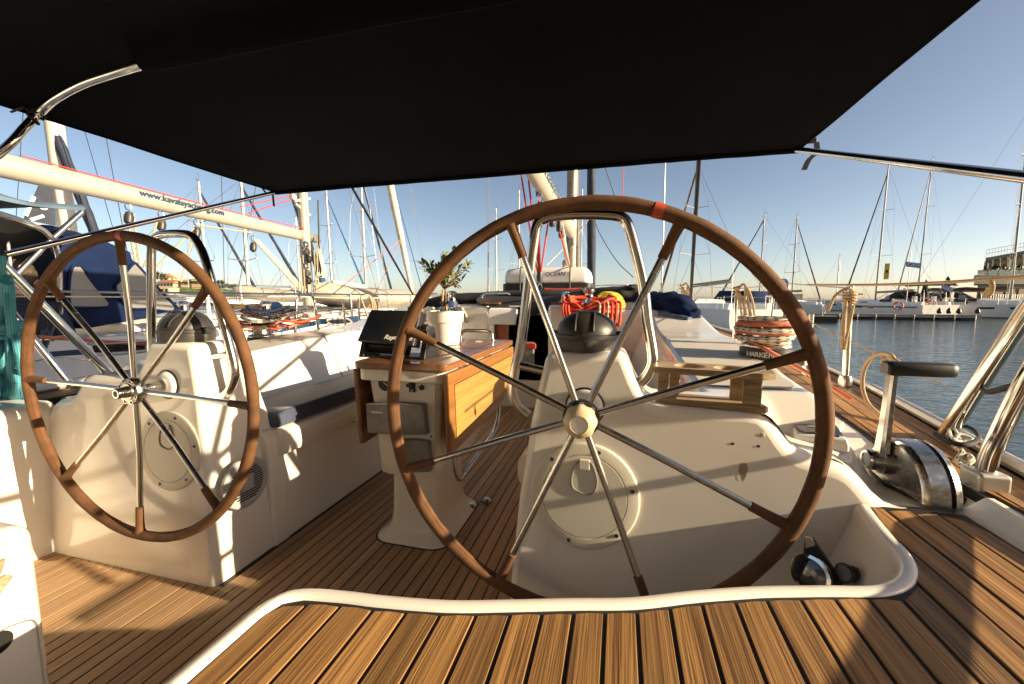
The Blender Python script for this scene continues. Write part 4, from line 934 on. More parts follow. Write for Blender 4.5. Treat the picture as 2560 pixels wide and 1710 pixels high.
lv = MB(); A = [(0.602, 1.112, -0.36, 0.020, 0.010), (0.602, 1.108, -0.31, 0.017, 0.009), (0.600, 1.100, -0.24, 0.0145, 0.008), (0.598, 1.094, -0.19, 0.0135, 0.0075), (0.598, 1.092, -0.165, 0.013, 0.0075)]
rings = []
for x, y, z, hw, ht in A:
    rings.append([V((x+ht*sx*(1 if abs(sy) < 1 else 0.55), y+hw*sy, z)) for sx, sy in ((-1, -1), (-1, -0.6), (-1, 0.6), (-1, 1), (1, 1), (1, 0.6), (1, -0.6), (1, -1))])
lv.loft(rings); lv.build('lever_arm', 'castmetal', th, sharp=30)
hd = MB(); rings = []
for x, e in ((0.582, 0.8), (0.5835, 0.92), (0.588, 1.0), (0.66, 1.0), (0.695, 0.97), (0.704, 0.88), (0.707, 0.7)):
    rings.append([V((x, 1.090+0.0185*e*a, -0.151+0.0150*e*b)) for a, b in ((-1, -.6), (-.75, -1), (.75, -1), (1, -.6), (1, .6), (.7, 1), (-.7, 1), (-1, .6))])
hd.loft(rings); ho = hd.build('t_handle', 'black', th, sharp=50)
cpn = MB(); cpn.loft([[V((0.5815, 1.090+0.0145*a, -0.151+0.0118*b)) for a, b in ((-1, -.6), (-.75, -1), (.75, -1), (1, -.6), (1, .6), (.7, 1), (-.7, 1), (-1, .6))], [V((0.580, 1.090+0.0140*a, -0.151+0.0112*b)) for a, b in ((-1, -.6), (-.75, -1), (.75, -1), (1, -.6), (1, .6), (.7, 1), (-.7, 1), (-1, .6))]]); cpn.build('handle_end', 'greyplastic', ho)
# ================= small fittings in the helm footwell =================
ik = thing('stop_control', 'black triangular bracket with chrome-rimmed disc low in the starboard helm footwell', 'bracket', (0.38, 0.86, -0.5))
K = [at(x, y, Y=0.862) for x, y in ((2016, 1346), (2034, 1352), (2110, 1462), (2050, 1500), (2008, 1470), (2010, 1372))]
kb = MB(); kb.loft([K, [p+V((0.006, 0.018, 0)) for p in K]]); kb.build('bracket_plate', 'black', ik, bevel=0.004)
tt = [at(x, y, Y=0.858) for x, y in ((2013, 1346), (2032, 1348), (2039, 1366), (2012, 1374))]
tb = MB(); tb.loft([tt, [p+V((0.003, 0.012, 0)) for p in tt]]); tbo = tb.build('top_cap', 'steelworn', ik, bevel=0.003)
c = at(2027, 1436, Y=0.85); ax = V((-0.75, -0.62, 0.25)).normalized(); rg = MB(); rg.lathe([(0.034, 0.006), (0.036, 0.0), (0.035, -0.004), (0.029, -0.005), (0.028, -0.001)], c, -ax, 30, False); rg.build('disc_rim', 'steel', ik)
fc = MB(); fc.lathe([(0.029, 0.0), (0.02, 0.002), (0.001, 0.003)], c, ax, 24); fc.build('disc', 'screen', ik)
kn = thing('pull_knob', 'small round dark pull knob beside the black bracket in the footwell', 'knob', (0.45, 0.84, -0.51))
k0, k1 = at(2108, 1432, Y=0.83), at(2166, 1440, Y=0.87); ax = (k0-k1).normalized()
km = MB(); L = (k0-k1).length; km.lathe([(0.017, -0.004), (0.017, 0.012), (0.010, 0.016), (0.010, L*0.5), (0.014, L*0.52), (0.014, L*0.68), (0.008, L*0.72), (0.008, L*0.82), (0.0155, L*0.86), (0.017, L*0.95), (0.013, L)], k1, ax, 20); km.build('knob', 'compass', kn)
# ================= starboard rails, sockets, lines =================
def railthing(name, label, pts, r, rad, mat='steel', grp=None, sock=None):
    t = thing(name, label, 'rail', pts[0], grp); m = MB(); m.tube(round_path(pts, rad, 8), r, 16); m.build('tube', mat, t, sharp=60)
    if sock: 
        s_ = MB(); x, y, z = sock; s_.box(x-0.028, x+0.028, y-0.028, y+0.028, z, z+0.055); s_.build('socket', 'alu', t, bevel=0.008, seg=3)
        b = MB(); b.lathe([(0.004, 0), (0.004, 0.008), (0.002, 0.01)], (x-0.028, y-0.01, z+0.028), (-1, 0, 0), 8); b.build('set_screw', 'steel', t)
    return t
railthing('support_tube', 'thick stainless tube rising at a slant beside the throttle, nearer the water', [V((0.90, 1.395, -0.385)), V((0.90, 1.206, -0.036)), V((0.90, 0.98, 0.36))], 0.019, 0.02)
railthing('pushpit_rail', 'stainless rail bending up out of a square metal socket behind the throttle', [V((0.757, 1.055, -0.40)), V((0.757, 1.055, -0.335)), V((0.75, 0.987, -0.159)), V((0.75, 0.85, 0.15)), V((0.75, 0.2, 0.22)), V((0.7, -0.5, 0.22))], 0.0165, 0.09, 'steel', None, (0.757, 1.055, -0.412))
cr = railthing('pushpit_crossbar', 'short horizontal stainless bar joining the starboard rail at the picture edge', [V((0.752, 0.985, -0.155)), V((0.95, 0.97, -0.16)), V((1.0, 0.6, -0.15))], 0.011, 0.05)
railthing('pushpit_lower_rail', 'low stainless pushpit rail running aft along the starboard deck edge', [V((0.80, 0.95, -0.39)), V((0.80, 0.90, -0.355)), V((0.80, 0.52, -0.28)), V((0.78, -0.5, -0.05))], 0.017, 0.03)
# thin lifeline, with sheathed end, through the rails
def linething(name, label, pts, r, mat, n=6, cat='line', smooth=4, grp=None):
    m = MB(); m.tube(smooth_path(pts, smooth) if smooth else pts, r, n); return tag(m.build(name, mat, sharp=80), label, cat, grp)
linething('lower_lifeline', 'thin brown lower lifeline running slanted over the water to the slanted tube', [at(1995, 790, X=0.9), at(2230, 905, X=0.9), at(2350, 958, X=0.9)], 0.0022, 'ropetan')
linething('lashing_line', 'dark knotted lashing between the slanted tube and the outer rail', [V((0.905, 1.30, -0.225)), V((0.85, 1.20, -0.215)), V((0.80, 1.08, -0.18)), V((0.757, 0.99, -0.16))], 0.0065, 'ropeblack')
linething('upper_lifeline', 'taut tan rope from the starboard stanchion to the right edge, across the sky', [at(2018, 712, X=0.93), at(2180, 712, X=0.95), at(2340, 707, X=0.97), at(2475, 698, X=0.985), at(2600, 690, X=1.0)], 0.0048, 'ropetan', 8)
lk = MB(); c = [at(2475, 698, X=0.985), at(2480, 712, X=0.985), at(2478, 728, X=0.985), at(2466, 742, X=0.985), at(2472, 720, X=0.985)]
lk.tube(smooth_path(c, 5), 0.006, 8); tag(lk.build('rope_knot', 'ropetan', sharp=80), 'tan rope knot hanging on the upper lifeline near the right edge', 'knot')
lp = thing('mooring_loop', 'stiff tan rope loop standing up behind the throttle against the water', 'rope', at(2215, 1050, X=0.82))
P = [(2248, 1092), (2225, 1062), (2195, 1035), (2168, 1005), (2156, 965), (2160, 925), (2178, 895), (2205, 884), (2228, 888), (2236, 905)]
m = MB(); m.tube(smooth_path([at(x, y, X=0.82) for x, y in P], 6), 0.0065, 10); m.build('rope', 'ropetan', lp, sharp=80)
kn_ = MB(); kk = [(2212, 905), (2222, 897), (2240, 902), (2244, 910), (2230, 914), (2214, 908), (2206, 903), (2210, 897), (2222, 905)]
kn_.tube(smooth_path([at(x, y, X=0.82)+V((0.004*(i % 2), 0, 0)) for i, (x, y) in enumerate(kk)], 4), 0.007, 8); kn_.build('knot', 'ropetan', lp, sharp=80)
bl = thing('black_line_coil', 'coil of black rope with pale thin line on the side deck under the slanted tube', 'rope', (0.9, 1.3, -0.385))
P = [(2340, 1085), (2372, 1105), (2420, 1112), (2445, 1098), (2440, 1080), (2415, 1066), (2385, 1064), (2400, 1075), (2380, 1098)]
m = MB(); m.tube(smooth_path([at(x, y, Z=-0.365+0.01*math.sin(i)) for i, (x, y) in enumerate(P)], 5), 0.0062, 8); m.build('rope', 'ropeblack', bl)
P = [(2372, 1068), (2380, 1095), (2410, 1105), (2430, 1098), (2400, 1085), (2385, 1100), (2368, 1090), (2384, 1070), (2400, 1098), (2420, 1114)]
m = MB(); m.tube(smooth_path([at(x, y, Z=-0.355+0.008*math.sin(2*i)) for i, (x, y) in enumerate(P)], 5), 0.0035, 6); m.build('thin_line', 'deckgrey', bl)
P = [(2385, 1115), (2405, 1130), (2395, 1150), (2415, 1160), (2430, 1148), (2412, 1135), (2400, 1160), (2425, 1170)]
m = MB(); m.tube(smooth_path([at(x, y, Z=-0.372+0.006*math.sin(2*i)) for i, (x, y) in enumerate(P)], 5), 0.006, 8); m.build('white_rope', 'ropewhite', bl)
# stanchions starboard
def stanchion(name, label, base, h, lean=(0, 0), r=0.0125, grp='starboard stanchions'):
    t = thing(name, label, 'stanchion', base, grp); b = V(base); m = MB()
    m.tube([b, b+V((lean[0], lean[1], h))], r, 12); m.build('post', 'steel', t, sharp=60)
    s_ = MB(); s_.lathe([(r*2.0, -0.01), (r*2.0, 0.03), (r*1.6, 0.05), (r*1.2, 0.052)], b, (0, 0, 1), 16); s_.build('foot', 'steelworn', t)
    return t
def ugate(name, label, a, b, h, r=0.0115, grp=None):
    t = thing(name, label, 'rail', (V(a)+V(b))/2, grp); a, b = V(a), V(b); u_ = V((0, 0, h))
    m = MB(); d = (b-a)*0.18
    m.tube(round_path([a, a+u_*0.98+d, b+u_*0.98-d, b], 0.07, 7), r, 12); m.build('tube', 'steel', t, sharp=60)
    return t
stanchion('stanchion', 'bright stainless stanchion with tan rope wrapped on top, right of the near wheel rim', V((0.955, 2.05, dz(2)-0.002)), 0.44, (0.0, 0.02), 0.013)
m = MB(); pts = []
for k in range(40):
    a = k*0.62; pts.append(V((0.955+0.021*cos(a), 2.07+0.021*sin(a), 0.035-0.0012*k)))
m.tube(smooth_path(pts, 3), 0.006, 8)
pts = [V((0.955, 2.045, 0.035)), V((0.93, 2.03, 0.05)), V((0.89, 2.04, 0.02)), V((0.87, 2.05, -0.05))]
m.tube(smooth_path(pts, 5), 0.0065, 8)
for k in range(2):
    pts = [V((0.955-0.02, 2.05, 0.0)), V((0.93-0.006*k, 2.04, -0.09)), V((0.935-0.004*k, 2.04, -0.21)), V((0.945, 2.04, -0.14)), V((0.96, 2.045, -0.02))]
    m.tube(smooth_path(pts, 5), 0.0055, 8)
tag(m.build('rope_hank', 'ropetan', sharp=80), 'tan rope hank wrapped round the top of the bright stanchion right of the near wheel', 'rope')
stanchion('stanchion', 'stanchion foot of the short second post, just outboard of the big rope-covered winch', V((0.90, 2.28, dz(2.28)-0.002)), 0.30, (0, 0), 0.012)
ugate('gate_rail', 'inverted-U stainless gate rail behind the big winch on the starboard side', V((1.08, 3.05, dz(3))), V((1.08, 3.42, dz(3.4))), 0.50, 0.0125)
for px, py, yb, lab in ((1705, 715, 5.2, 'far loop of tan rope hanging on a forward starboard stanchion, beside the navy canvas'), (1842, 722, 3.55, 'tan rope loops hanging on the starboard stanchion just left of the gate rail')):
    q = at(px, py, Y=yb); base = V((q.x, q.y, dz(yb)))
    st_ = stanchion('stanchion', 'forward starboard stanchion beside the navy canvas bundle' if px == 1705 else 'starboard stanchion carrying tan rope loops left of the gate rail', base, q.z-base.z+0.02, (0, 0), 0.0115)
    m = MB()
    for k in range(3):
        pts = [q+V((0.0, -0.01, 0)), q+V((0.05, -0.02, 0.03)), q+V((0.055+0.03*k, -0.02, -0.12)), q+V((0.06+0.05*k, -0.02, -0.36-0.05*k)), q+V((0.03+0.03*k, -0.02, -0.15)), q+V((-0.01, -0.015, -0.01))]
        m.tube(smooth_path(pts, 5), 0.009, 6)
    m.tube([q+V((0.025*cos(a*0.7), 0.025*sin(a*0.7)-0.01, 0.02-0.004*a)) for a in range(14)], 0.009, 6)
    tag(m.build('rope_hank', 'ropetan', sharp=80), lab, 'rope', 'rope hanks on the starboard stanchions')
linething('guard_wire', 'thin wire guard line linking the forward starboard stanchions', [V((1.03, 8.5, 0.30)), at(1705, 712, Y=5.2), at(1842, 722, Y=3.55), V((1.08, 3.1, 0.11)), V((0.955, 2.06, 0.05))], 0.0035, 'wire', 6, smooth=0)
# ================= winches =================
def winch(root_loc, s_, zc, name_label, rope_turns, grp):
    t = thing('winch', name_label, 'winch', root_loc, grp); o = V(root_loc)
    b = MB(); b.lathe([(0.093*s_, -0.01), (0.093*s_, 0.0), (0.092*s_, 0.038*s_), (0.088*s_, 0.042*s_)], o, (0, 0, 1), 40); bo = b.build('base_ring', 'compass', t)
    d = MB(); d.lathe([(0.088*s_, 0.042*s_), (0.090*s_, 0.048*s_), (0.086*s_, 0.056*s_), (0.060*s_, 0.064*s_), (0.056*s_, 0.09*s_), (0.056*s_, 0.115*s_), (0.064*s_, 0.128*s_)], o, (0, 0, 1), 40); d.build('drum', 'steel', t, sharp=60)
    j = MB(); j.lathe([(0.062*s_, 0.126*s_), (0.074*s_, 0.134*s_), (0.078*s_, 0.142*s_), (0.074*s_, 0.150*s_), (0.06*s_, 0.158*s_), (0.03*s_, 0.161*s_), (0.022*s_, 0.155*s_), (0.001, 0.155*s_)], o, (0, 0, 1), 40); j.build('self_tailer', 'blackgloss', t, sharp=50)
    f = MB(); f.tube(smooth_path([o+V((s_*0.078*cos(a), s_*0.078*sin(a), s_*0.146)) for a in [3.6+0.2*k for k in range(12)]], 2), 0.005*s_, 8); f.build('feeder_arm', 'steel', t)
    return t, bo
W1 = V((0.56, 1.79, -0.222)); wt, wb = winch(W1, 0.98, 0, 'large winch on the starboard coaming wrapped in red and white ropes', 4, 'winches')
tl = MB()
ang = math.atan2(-W1.y, -W1.x)-0.22
for i, chh in enumerate('HARKEN'):
    a = ang+(i-2.5)*0.165; r_ = 0.0925
    text_mesh('letter', chh, 0.026, W1+V((r_*cos(a)-0.009*sin(-a)*0, r_*sin(a), 0.009))-V((-sin(a), cos(a), 0))*0.008, (-sin(a), cos(a), 0), (0, 0, 1), 'alu', wb, 0.0006, 0, bold=0.0007)
wr = thing('winch_rope', 'red and white ropes wound in thick turns around the big starboard winch', 'rope', W1+V((0, 0, 0.06)))
def turns(mat, r, zs, rr, ph, jit=0.006, name='rope_turn'):
    for i, z in enumerate(zs):
        m = MB(); pts = []
        ti, tj = random.uniform(-0.012, 0.012), random.uniform(0, 6)
        for k in range(40):
            a = 2*pi*k/40+ph
            q = r+jit*sin(3*a+i)+0.004*sin(5*a+2*i)
            pts.append(W1+V((q*cos(a), q*sin(a), z+ti*sin(a+tj))))
        m.tube(pts, rr, 10, closed=True); m.build(name, mat, wr, sharp=80)
turns('ropewhite', 0.078, [0.066], 0.0092, 0.2, 0.005)
turns('ropewhite', 0.094, [0.083], 0.0098, 1.2, 0.007)
turns('ropered', 0.093, [0.098], 0.0088, 2.2, 0.006)
turns('ropewhite', 0.097, [0.111], 0.0098, 0.7, 0.007)
turns('ropered', 0.094, [0.126, 0.137], 0.0082, 1.5, 0.007)
turns('ropewhite', 0.086, [0.150], 0.0092, 3.0, 0.006)
m = MB(); m.tube(smooth_path([W1+V((-0.075, -0.05, 0.07)), W1+V((-0.02, -0.10, 0.035)), W1+V((0.04, -0.11, 0.0)), W1+V((0.10, -0.16, -0.04)), W1+V((0.18, -0.25, -0.10))], 6), 0.0075, 8); m.build('rope_tail', 'ropered', wr, sharp=80)
# port winch with rope heap
W2 = V((mir(0.60), 1.98, -0.25)); winch(W2, 0.8, 0, 'port coaming winch under a heap of red and white rope ends', 2, 'winches')
hp = thing('rope_heap', 'heap of white and orange rope ends lying on the port coaming', 'rope', W2)
rnd = random.Random(5)
for mat, n_, rr in (('ropewhite', 5, 0.0085), ('ropered', 3, 0.008), ('ropeorange', 2, 0.0075), ('ropeblue', 3, 0.007)):
    for k in range(n_):
        c = W2+V((rnd.uniform(-0.06, 0.08), rnd.uniform(-0.02, 0.24), 0.09+rnd.uniform(-0.03, 0.11))); pts = []
        a0 = rnd.uniform(0, 6)
        for j in range(9):
            a = a0+j*0.75; pts.append(c+V((0.10*cos(a)*rnd.uniform(.7, 1.1), 0.16*sin(a)*rnd.uniform(.7, 1.1), 0.018*sin(2*a))))
        m = MB(); m.tube(smooth_path(pts, 4), rr, 8); m.build('rope_loop', mat, hp, sharp=80)
P = [(560, 815), (600, 822), (640, 828), (660, 840), (668, 858), (672, 862)]
m = MB(); m.tube(smooth_path([at(x, y, X=-2.28) for x, y in P], 5), 0.0085, 8); m.build('rope_tail', 'ropeorange', hp, sharp=80)
m = MB(); m.sphere(at(674, 862, X=-2.28), 0.022, 10, 8, (1.3, 1, 0.8)); m.build('rope_end', 'ropeorange', hp)
# jib-sheet block strip on port coaming
m = MB(); c = at(732, 858, X=-2.05); m.box(c.x-0.02, c.x+0.02, c.y-0.08, c.y+0.06, c.z-0.004, c.z+0.012); tag(m.build('deck_cleat', 'compass', bevel=0.005), 'small dark fitting on top of the port coaming behind the table', 'cleat')
# ================= port rails =================
def pt_(x, y, X): return at(x, y, X=X)
railthing('pushpit_brace', 'thick stainless brace slanting down behind the port wheel to the deck', [pt_(-60, 598, -2.45), pt_(0, 655, -2.45), pt_(275, 938, -2.45)], 0.0185, 0.02, 'steel', 'port pushpit tubes')
railthing('pushpit_brace', 'lower stainless brace of the port pushpit ending near the white seat corner', [pt_(-60, 670, -2.45), pt_(0, 745, -2.45), pt_(180, 968, -2.35)], 0.0145, 0.02, 'steel', 'port pushpit tubes')
railthing('bathing_rail', 'low horizontal white-lit tube behind the port wheel at deck level', [pt_(60, 998, -2.5), pt_(100, 985, -2.5), pt_(200, 965, -2.5), pt_(320, 945, -2.5)], 0.03, 0.02, 'white')
linething('pushpit_wire', 'thin wire with turnbuckle strung between the port braces', [pt_(80, 905, -2.45), pt_(135, 893, -2.45), pt_(228, 902, -2.45)], 0.004, 'steelworn', 6, smooth=0)
ugate('gate_rail', 'inverted-U stainless gate rail on the port side left of the plotter', V((-2.55, 2.75, -0.40)), V((-2.55, 3.05, -0.40)), 0.455, 0.0115)
stanchion('stanchion', 'thin leaning port stanchion right of the inverted-U gate rail', V((-2.55, 3.41, -0.40)), 0.41, (0, -0.03), 0.010, 'port stanchions')
stanchion('stanchion', 'port stanchion hung with a tan rope loop, just left of the plotter', V((-2.55, 3.62, -0.40)), 0.43, (0, 0.01), 0.0115, 'port stanchions')
stanchion('stanchion', 'second rope-hung port stanchion close to the plotter', V((-2.55, 3.95, -0.40)), 0.42, (0, 0.0), 0.0115, 'port stanchions')
m = MB()
for k in range(3):
    q = V((-2.54, 3.64, 0.03)); pts = [q, q+V((0.03, 0.10, 0.02)), q+V((0.03, 0.16+0.03*k, -0.10)), q+V((0.03, 0.14, -0.30-0.04*k)), q+V((0.03, 0.06, -0.18)), q+V((0, 0.01, -0.01))]
    m.tube(smooth_path(pts, 5), 0.009, 8)
tag(m.build('rope_hank', 'ropetan', sharp=80), 'tan rope hank hanging on the port stanchion left of the plotter', 'rope')
linething('port_lifeline', 'pale upper lifeline running along the whole port side', [V((-2.55, -0.3, 0.015)), V((-2.60, 1.6, 0.018)), V((-2.55, 2.78, 0.03)), V((-2.55, 3.4, 0.02)), V((-2.5, 7, 0.05)), V((-2.2, 8.6, 0.06))], 0.0042, 'sailwhite', 6, smooth=0)
linething('port_lifeline', 'darker second lifeline just above the pale one on the port side', [V((-2.75, -0.3, 0.045)), V((-2.75, 1.6, 0.045)), V((-2.7, 3.2, 0.05)), V((-2.4, 8, 0.10))], 0.0035, 'wire', 6, smooth=0)
# turquoise coil hung on the port rail
tc_ = thing('rope_coil', 'big hank of turquoise rope hanging on the port rail at the left edge', 'rope', (-2.2, 1.0, -0.3))
rnd = random.Random(3)
for k in range(13):
    x0 = -40+k*6.2+rnd.uniform(-3, 3); s0 = rnd.uniform(-4, 10)
    top_ = [(16+x0*0.14, 705), (16+x0*0.30, 790)]
    pts = [at(18+x0*0.2, 700+rnd.uniform(-10, 10), Y=1.0+rnd.uniform(-.05, .03)), at(20+x0*0.34, 800, Y=1.0+rnd.uniform(-.06, .03)), at(22+x0*0.8, 890, Y=0.99+rnd.uniform(-.06, .03)), at(24+x0*1.05, 955+s0, Y=0.99+rnd.uniform(-.06, .03)), at(24+x0*0.9+rnd.uniform(-16, 16), 992+s0*1.2, Y=0.99), at(22+x0*0.5+rnd.uniform(-22, 22), 975+s0, Y=0.985), at(20+x0*0.3, 880, Y=1.0), at(18, 800, Y=1.01)]
    m = MB(); m.tube(smooth_path(pts, 6), 0.0118, 9); m.build('rope_strand', 'ropeteal', tc_, sharp=80)
for k in range(4):
    m = MB(); c = at(17, 812+k*11, Y=0.985); m.tube([c+V((0.036*cos(a), 0.036*sin(a), 0.006*sin(a+k))) for a in [2*pi*j/20 for j in range(20)]], 0.0095, 9, closed=True); m.build('rope_wrap', 'ropeteal', tc_, sharp=80)
m = MB(); m.tube(smooth_path([at(6, 640, Y=1.0), at(8, 690, Y=1.0), at(16, 760, Y=0.99)], 5), 0.0095, 8); m.build('rope_neck', 'ropeteal', tc_, sharp=80)
# ================= bimini =================
bim = thing('bimini', 'dark canvas bimini stretched over the cockpit on stainless hoops', 'bimini', (BC, 1.1, -0.4))
BL, BR = -2.31, 0.86
def bz(u, y):
    s = abs(2*u-1); z = 0.742+0.035*(1-s**4)*(1.0-0.9*sstep(1.6, 2.42, y))
    z += 0.03*math.exp(-((y-1.12)/0.30)**2)*(1-s**6)
    return z
def canopy(u, y):
    s = abs(2*u-1)
    pin = 0.030*(1-s*s)*0
    xL = BL+0.03*math.sin(pi*(y-0.2)/2.2)*0.4; xR = BR-0.02
    x = lerp(xL, xR, u)
    z = bz(u, y) - 0.10*sstep(0.95, -0.5, y)
    z += 0.004*noise.noise(V((x*2.1, y*3.1, 0.3)))+0.002*noise.noise(V((x*9, y*2, 1.3)))
    return V((x, y, z))
usb = [i/48 for i in range(49)]; ysb = [-0.6+0.075*i for i in range(41)]
ysb = [y for y in ysb if y < 2.39]+[2.40]
cn = MB(); cn.grid(canopy, usb, ysb)
# thickness: a second sheet just above, edges closed by hem tubes
n0 = len(cn.v); top_v = [v+V((0, 0, 0.004)) for v in cn.v]; fs = [[i+n0 for i in f[::-1]] for f in cn.f]; cn.v += top_v; cn.f += fs
cno = cn.build('canopy', 'canopy', bim, sharp=80)
hm = MB(); hm.tube([canopy(u, 2.395)+V((0, 0.001, -0.001)) for u in usb], 0.0178, 12); hm.build('front_hem', 'canopy', cno, sharp=80)
for u, nm in ((0, 'side_hem'), (1, 'side_hem')):
    hm = MB(); hm.tube([canopy(u, y) for y in ysb], 0.006, 8); hm.build(nm, 'canopy', cno, sharp=80)
# sleeve over the middle hoop
sv = MB(); rows = []
for i in range(33):
    u = lerp(0.25, 0.98, i/32); q = canopy(u, 1.06); d = 0.004*noise.noise(V((u*14, 0, 0)))
    rows.append([q+V((0, -0.05+d, -0.001)), q+V((0, -0.030, -0.035)), q+V((0, -0.014, -0.058)), q+V((0, 0.002, -0.066+d)), q+V((0, 0.018, -0.058)), q+V((0, 0.040, -0.030)), q+V((0, 0.095+d, -0.002))])
sv.loft(rows, closed=False, cap=False); sv.build('hoop_sleeve', 'canopy', cno, sharp=80)
bw = MB(); z0 = 0.745
pL = [at(0, 382, Y=1.04), at(62, 320, Y=1.10), at(96, 284, Y=1.14), at(138, 247, Y=1.13), at(205, 210, Y=1.09), at(290, 181, Y=1.065)]
hoop = [V((-2.60, 0.72, -0.10)), V((-2.46, 0.92, 0.30))]+pL+[at(380, 155, Y=1.055), V((-1.3, 1.06, 0.792)), V((-0.7, 1.06, 0.798)), V((0.0, 1.06, 0.79)), V((0.5, 1.09, 0.768)), V((0.78, 1.175, 0.725)), V((0.89, 1.07, 0.575)), V((0.97, 0.92, 0.30)), V((1.09, 0.72, -0.10))]
hoop = [p-V((0, 0, 0.028)) if 8 < i < 13 else p for i, p in enumerate(hoop)]
bw.tube(smooth_path(hoop, 7), 0.0145, 14); bw.build('middle_hoop', 'steel', bim, sharp=60)
fr = MB(); fr.tube([canopy(u, 2.395)+V((0, 0, 0.0)) for u in usb], 0.0125, 12); fr.build('front_hoop', 'steel', bim, sharp=60)
fl_ = MB(); P0, P1 = canopy(0, 2.37)+V((0.01, 0, -0.012)), at(10, 637, X=-2.42)
fl_.tube([P0, P1], 0.0128, 14); fl_.build('side_strut', 'steel', bim, sharp=60)
je = MB(); je.tube([P1+(P0-P1)*0.002, P1-(P0-P1).normalized()*0.05], 0.017, 12); je.build('strut_end', 'black', bim)
P0, P1 = canopy(1, 2.36)+V((-0.02, 0, -0.012)), at(2640, 452, X=0.88)
fl_ = MB(); fl_.tube([P0, P1, P1+(P1-P0)*0.6], 0.0132, 14); fl_.build('side_strut', 'steel', bim, sharp=60)
# webbing straps
def strap(pts, w=0.012, parent=bim, name='strap', axis=(1, 0, 0), mat='canvas'):
    m = MB(); a = V(axis).normalized()*w; P = smooth_path(pts, 6)
    m.loft([[p-a, p+a, p+a+V((0, 0.0015, 0.0005)), p-a+V((0, 0.0015, 0.0005))] for p in P]); return m.build(name, mat, parent)
q = at(2028, 372, Y=2.36); strap([q+V((0.02, 0, 0.03)), q+V((0.02, -0.01, -0.02)), at(2022, 400, Y=2.34), at(2010, 425, Y=2.33)], 0.012)
bk = MB(); c = at(2030, 352, Y=2.37); bk.obox(c, V((0.02, 0, 0)), V((0, 0.004, 0)), V((0, 0, 0.012))); bk.build('buckle', 'black', bim, bevel=0.002)
rt = MB(); c = at(2042, 334, Y=2.37); rt.obox(c, V((0.012, 0, 0)), V((0, 0.004, 0)), V((0, 0, 0.004))); rt.build('red_tag', 'redpaint', bim)
q = at(672, 482, Y=2.37); strap([q, q+V((0.03, 0, -0.01)), at(683, 500, Y=2.36), at(685, 516, Y=2.36)], 0.008)
strap([at(655, 470, Y=2.36), at(668, 484, Y=2.36), at(690, 484, Y=2.36)], 0.008)
for (a, b, ya, yb) in (((880, 468), (1032, 735), 2.40, 5.2), ((1749, 392), (1727, 745), 2.40, 4.3)):
    P0, P1 = at(*a, Y=ya), at(*b, Y=yb); m = MB()
    m.tube([P0, P0+(P1-P0)*0.25, P1], [0.009, 0.010, 0.013], 8); m.build('tension_strap', 'canvas', bim)
cl = MB(); c = at(1742, 389, Y=2.405); cl.obox(c, V((0.03, 0, 0)), V((0, 0.006, 0)), V((0, 0, 0.004))); cl.build('hoop_clip', 'alu', bim)
# lashing on the port corner
ls = MB(); c = at(90, 291, Y=1.135)
dirn = (pL[2]-pL[1]).normalized(); o1 = dirn.orthogonal().normalized(); o2 = dirn.cross(o1); pts = []
for k in range(44): a = k*0.55; pts.append(c+dirn*(0.022*math.sin(k*0.21))+(o1*cos(a)+o2*sin(a))*0.018)
ls.tube(smooth_path(pts, 2), 0.0042, 6); ls.tube(smooth_path([c, at(62, 270, Y=1.12), at(50, 272, Y=1.12), at(28, 280, Y=1.13)], 5), 0.0042, 6); ls.build('lashing', 'ropeblack', bim)
# ================= cabin end, companionway, coachroof =================
cab = thing('cabin_end', 'white cabin bulkhead and coachroof with open dark companionway at the forward end of the cockpit', 'cabin', (BC, 3.4, -0.9))
c = MB(); c.loft([[V((BC-1.13, y, -0.42)), V((BC-1.05, y, zt-0.07)), V((BC-0.95, y, zt)), V((BC, y, zt+0.03)), V((BC+0.95, y, zt)), V((BC+1.05, y, zt-0.07)), V((BC+1.13, y, -0.42))] for y, zt in ((3.75, 0.005), (5.0, 0.02), (6.5, -0.03), (7.6, -0.18), (8.2, -0.36))], closed=False, cap=False)
c.build('coachroof', 'gel', cab, sharp=60)
def cbox(name, x0, x1, y0, y1, z0, z1, mat='gel', bevel=0.02, par=cab, seg=3):
    m = MB(); m.box(x0, x1, y0, y1, z0, z1); return m.build(name, mat, par, bevel=bevel, seg=seg)
cbox('bulkhead', -1.36, -1.035, 3.25, 3.76, -0.92, -0.035, bevel=0.035)
cbox('bulkhead', -0.52, -0.11, 3.05, 3.76, -0.92, -0.030, bevel=0.035)
cbox('bulkhead', -1.80, -1.34, 3.30, 3.76, -0.92, -0.13, bevel=0.05)
cbox('bulkhead', -0.13, 0.30, 3.15, 3.76, -0.92, -0.07, bevel=0.05)
cbox('threshold', -1.05, -0.50, 3.30, 3.50, -0.92, -0.70, bevel=0.015)
sill = cbox('sill', -0.95, -0.52, 3.27, 3.32, -0.705, -0.665, bevel=0.01)
# recess of the companionway (walls coloured near-black in place of the cabin's shade)
bb = MB(); bb.add([V(p) for p in [(-1.05, 3.36, -0.9), (-0.5, 3.36, -0.9), (-0.5, 3.36, -0.06), (-1.05, 3.36, -0.06), (-1.1, 4.6, -1.3), (-0.4, 4.6, -1.3), (-0.4, 4.6, -0.03), (-1.1, 4.6, -0.03)]], [(4, 5, 6, 7), (0, 4, 7, 3), (1, 2, 6, 5), (3, 7, 6, 2), (0, 1, 5, 4)]); bb.build('companionway', 'shadeblack', cab, flat=True)
ln = cbox('sliding_hatch', -1.04, -0.50, 3.30, 3.9, -0.118, -0.045, 'gelseat', 0.012)
cbox('hatch_rim', -1.03, -0.51, 3.28, 3.298, -0.105, -0.09, 'deckgrey', 0.004, ln)
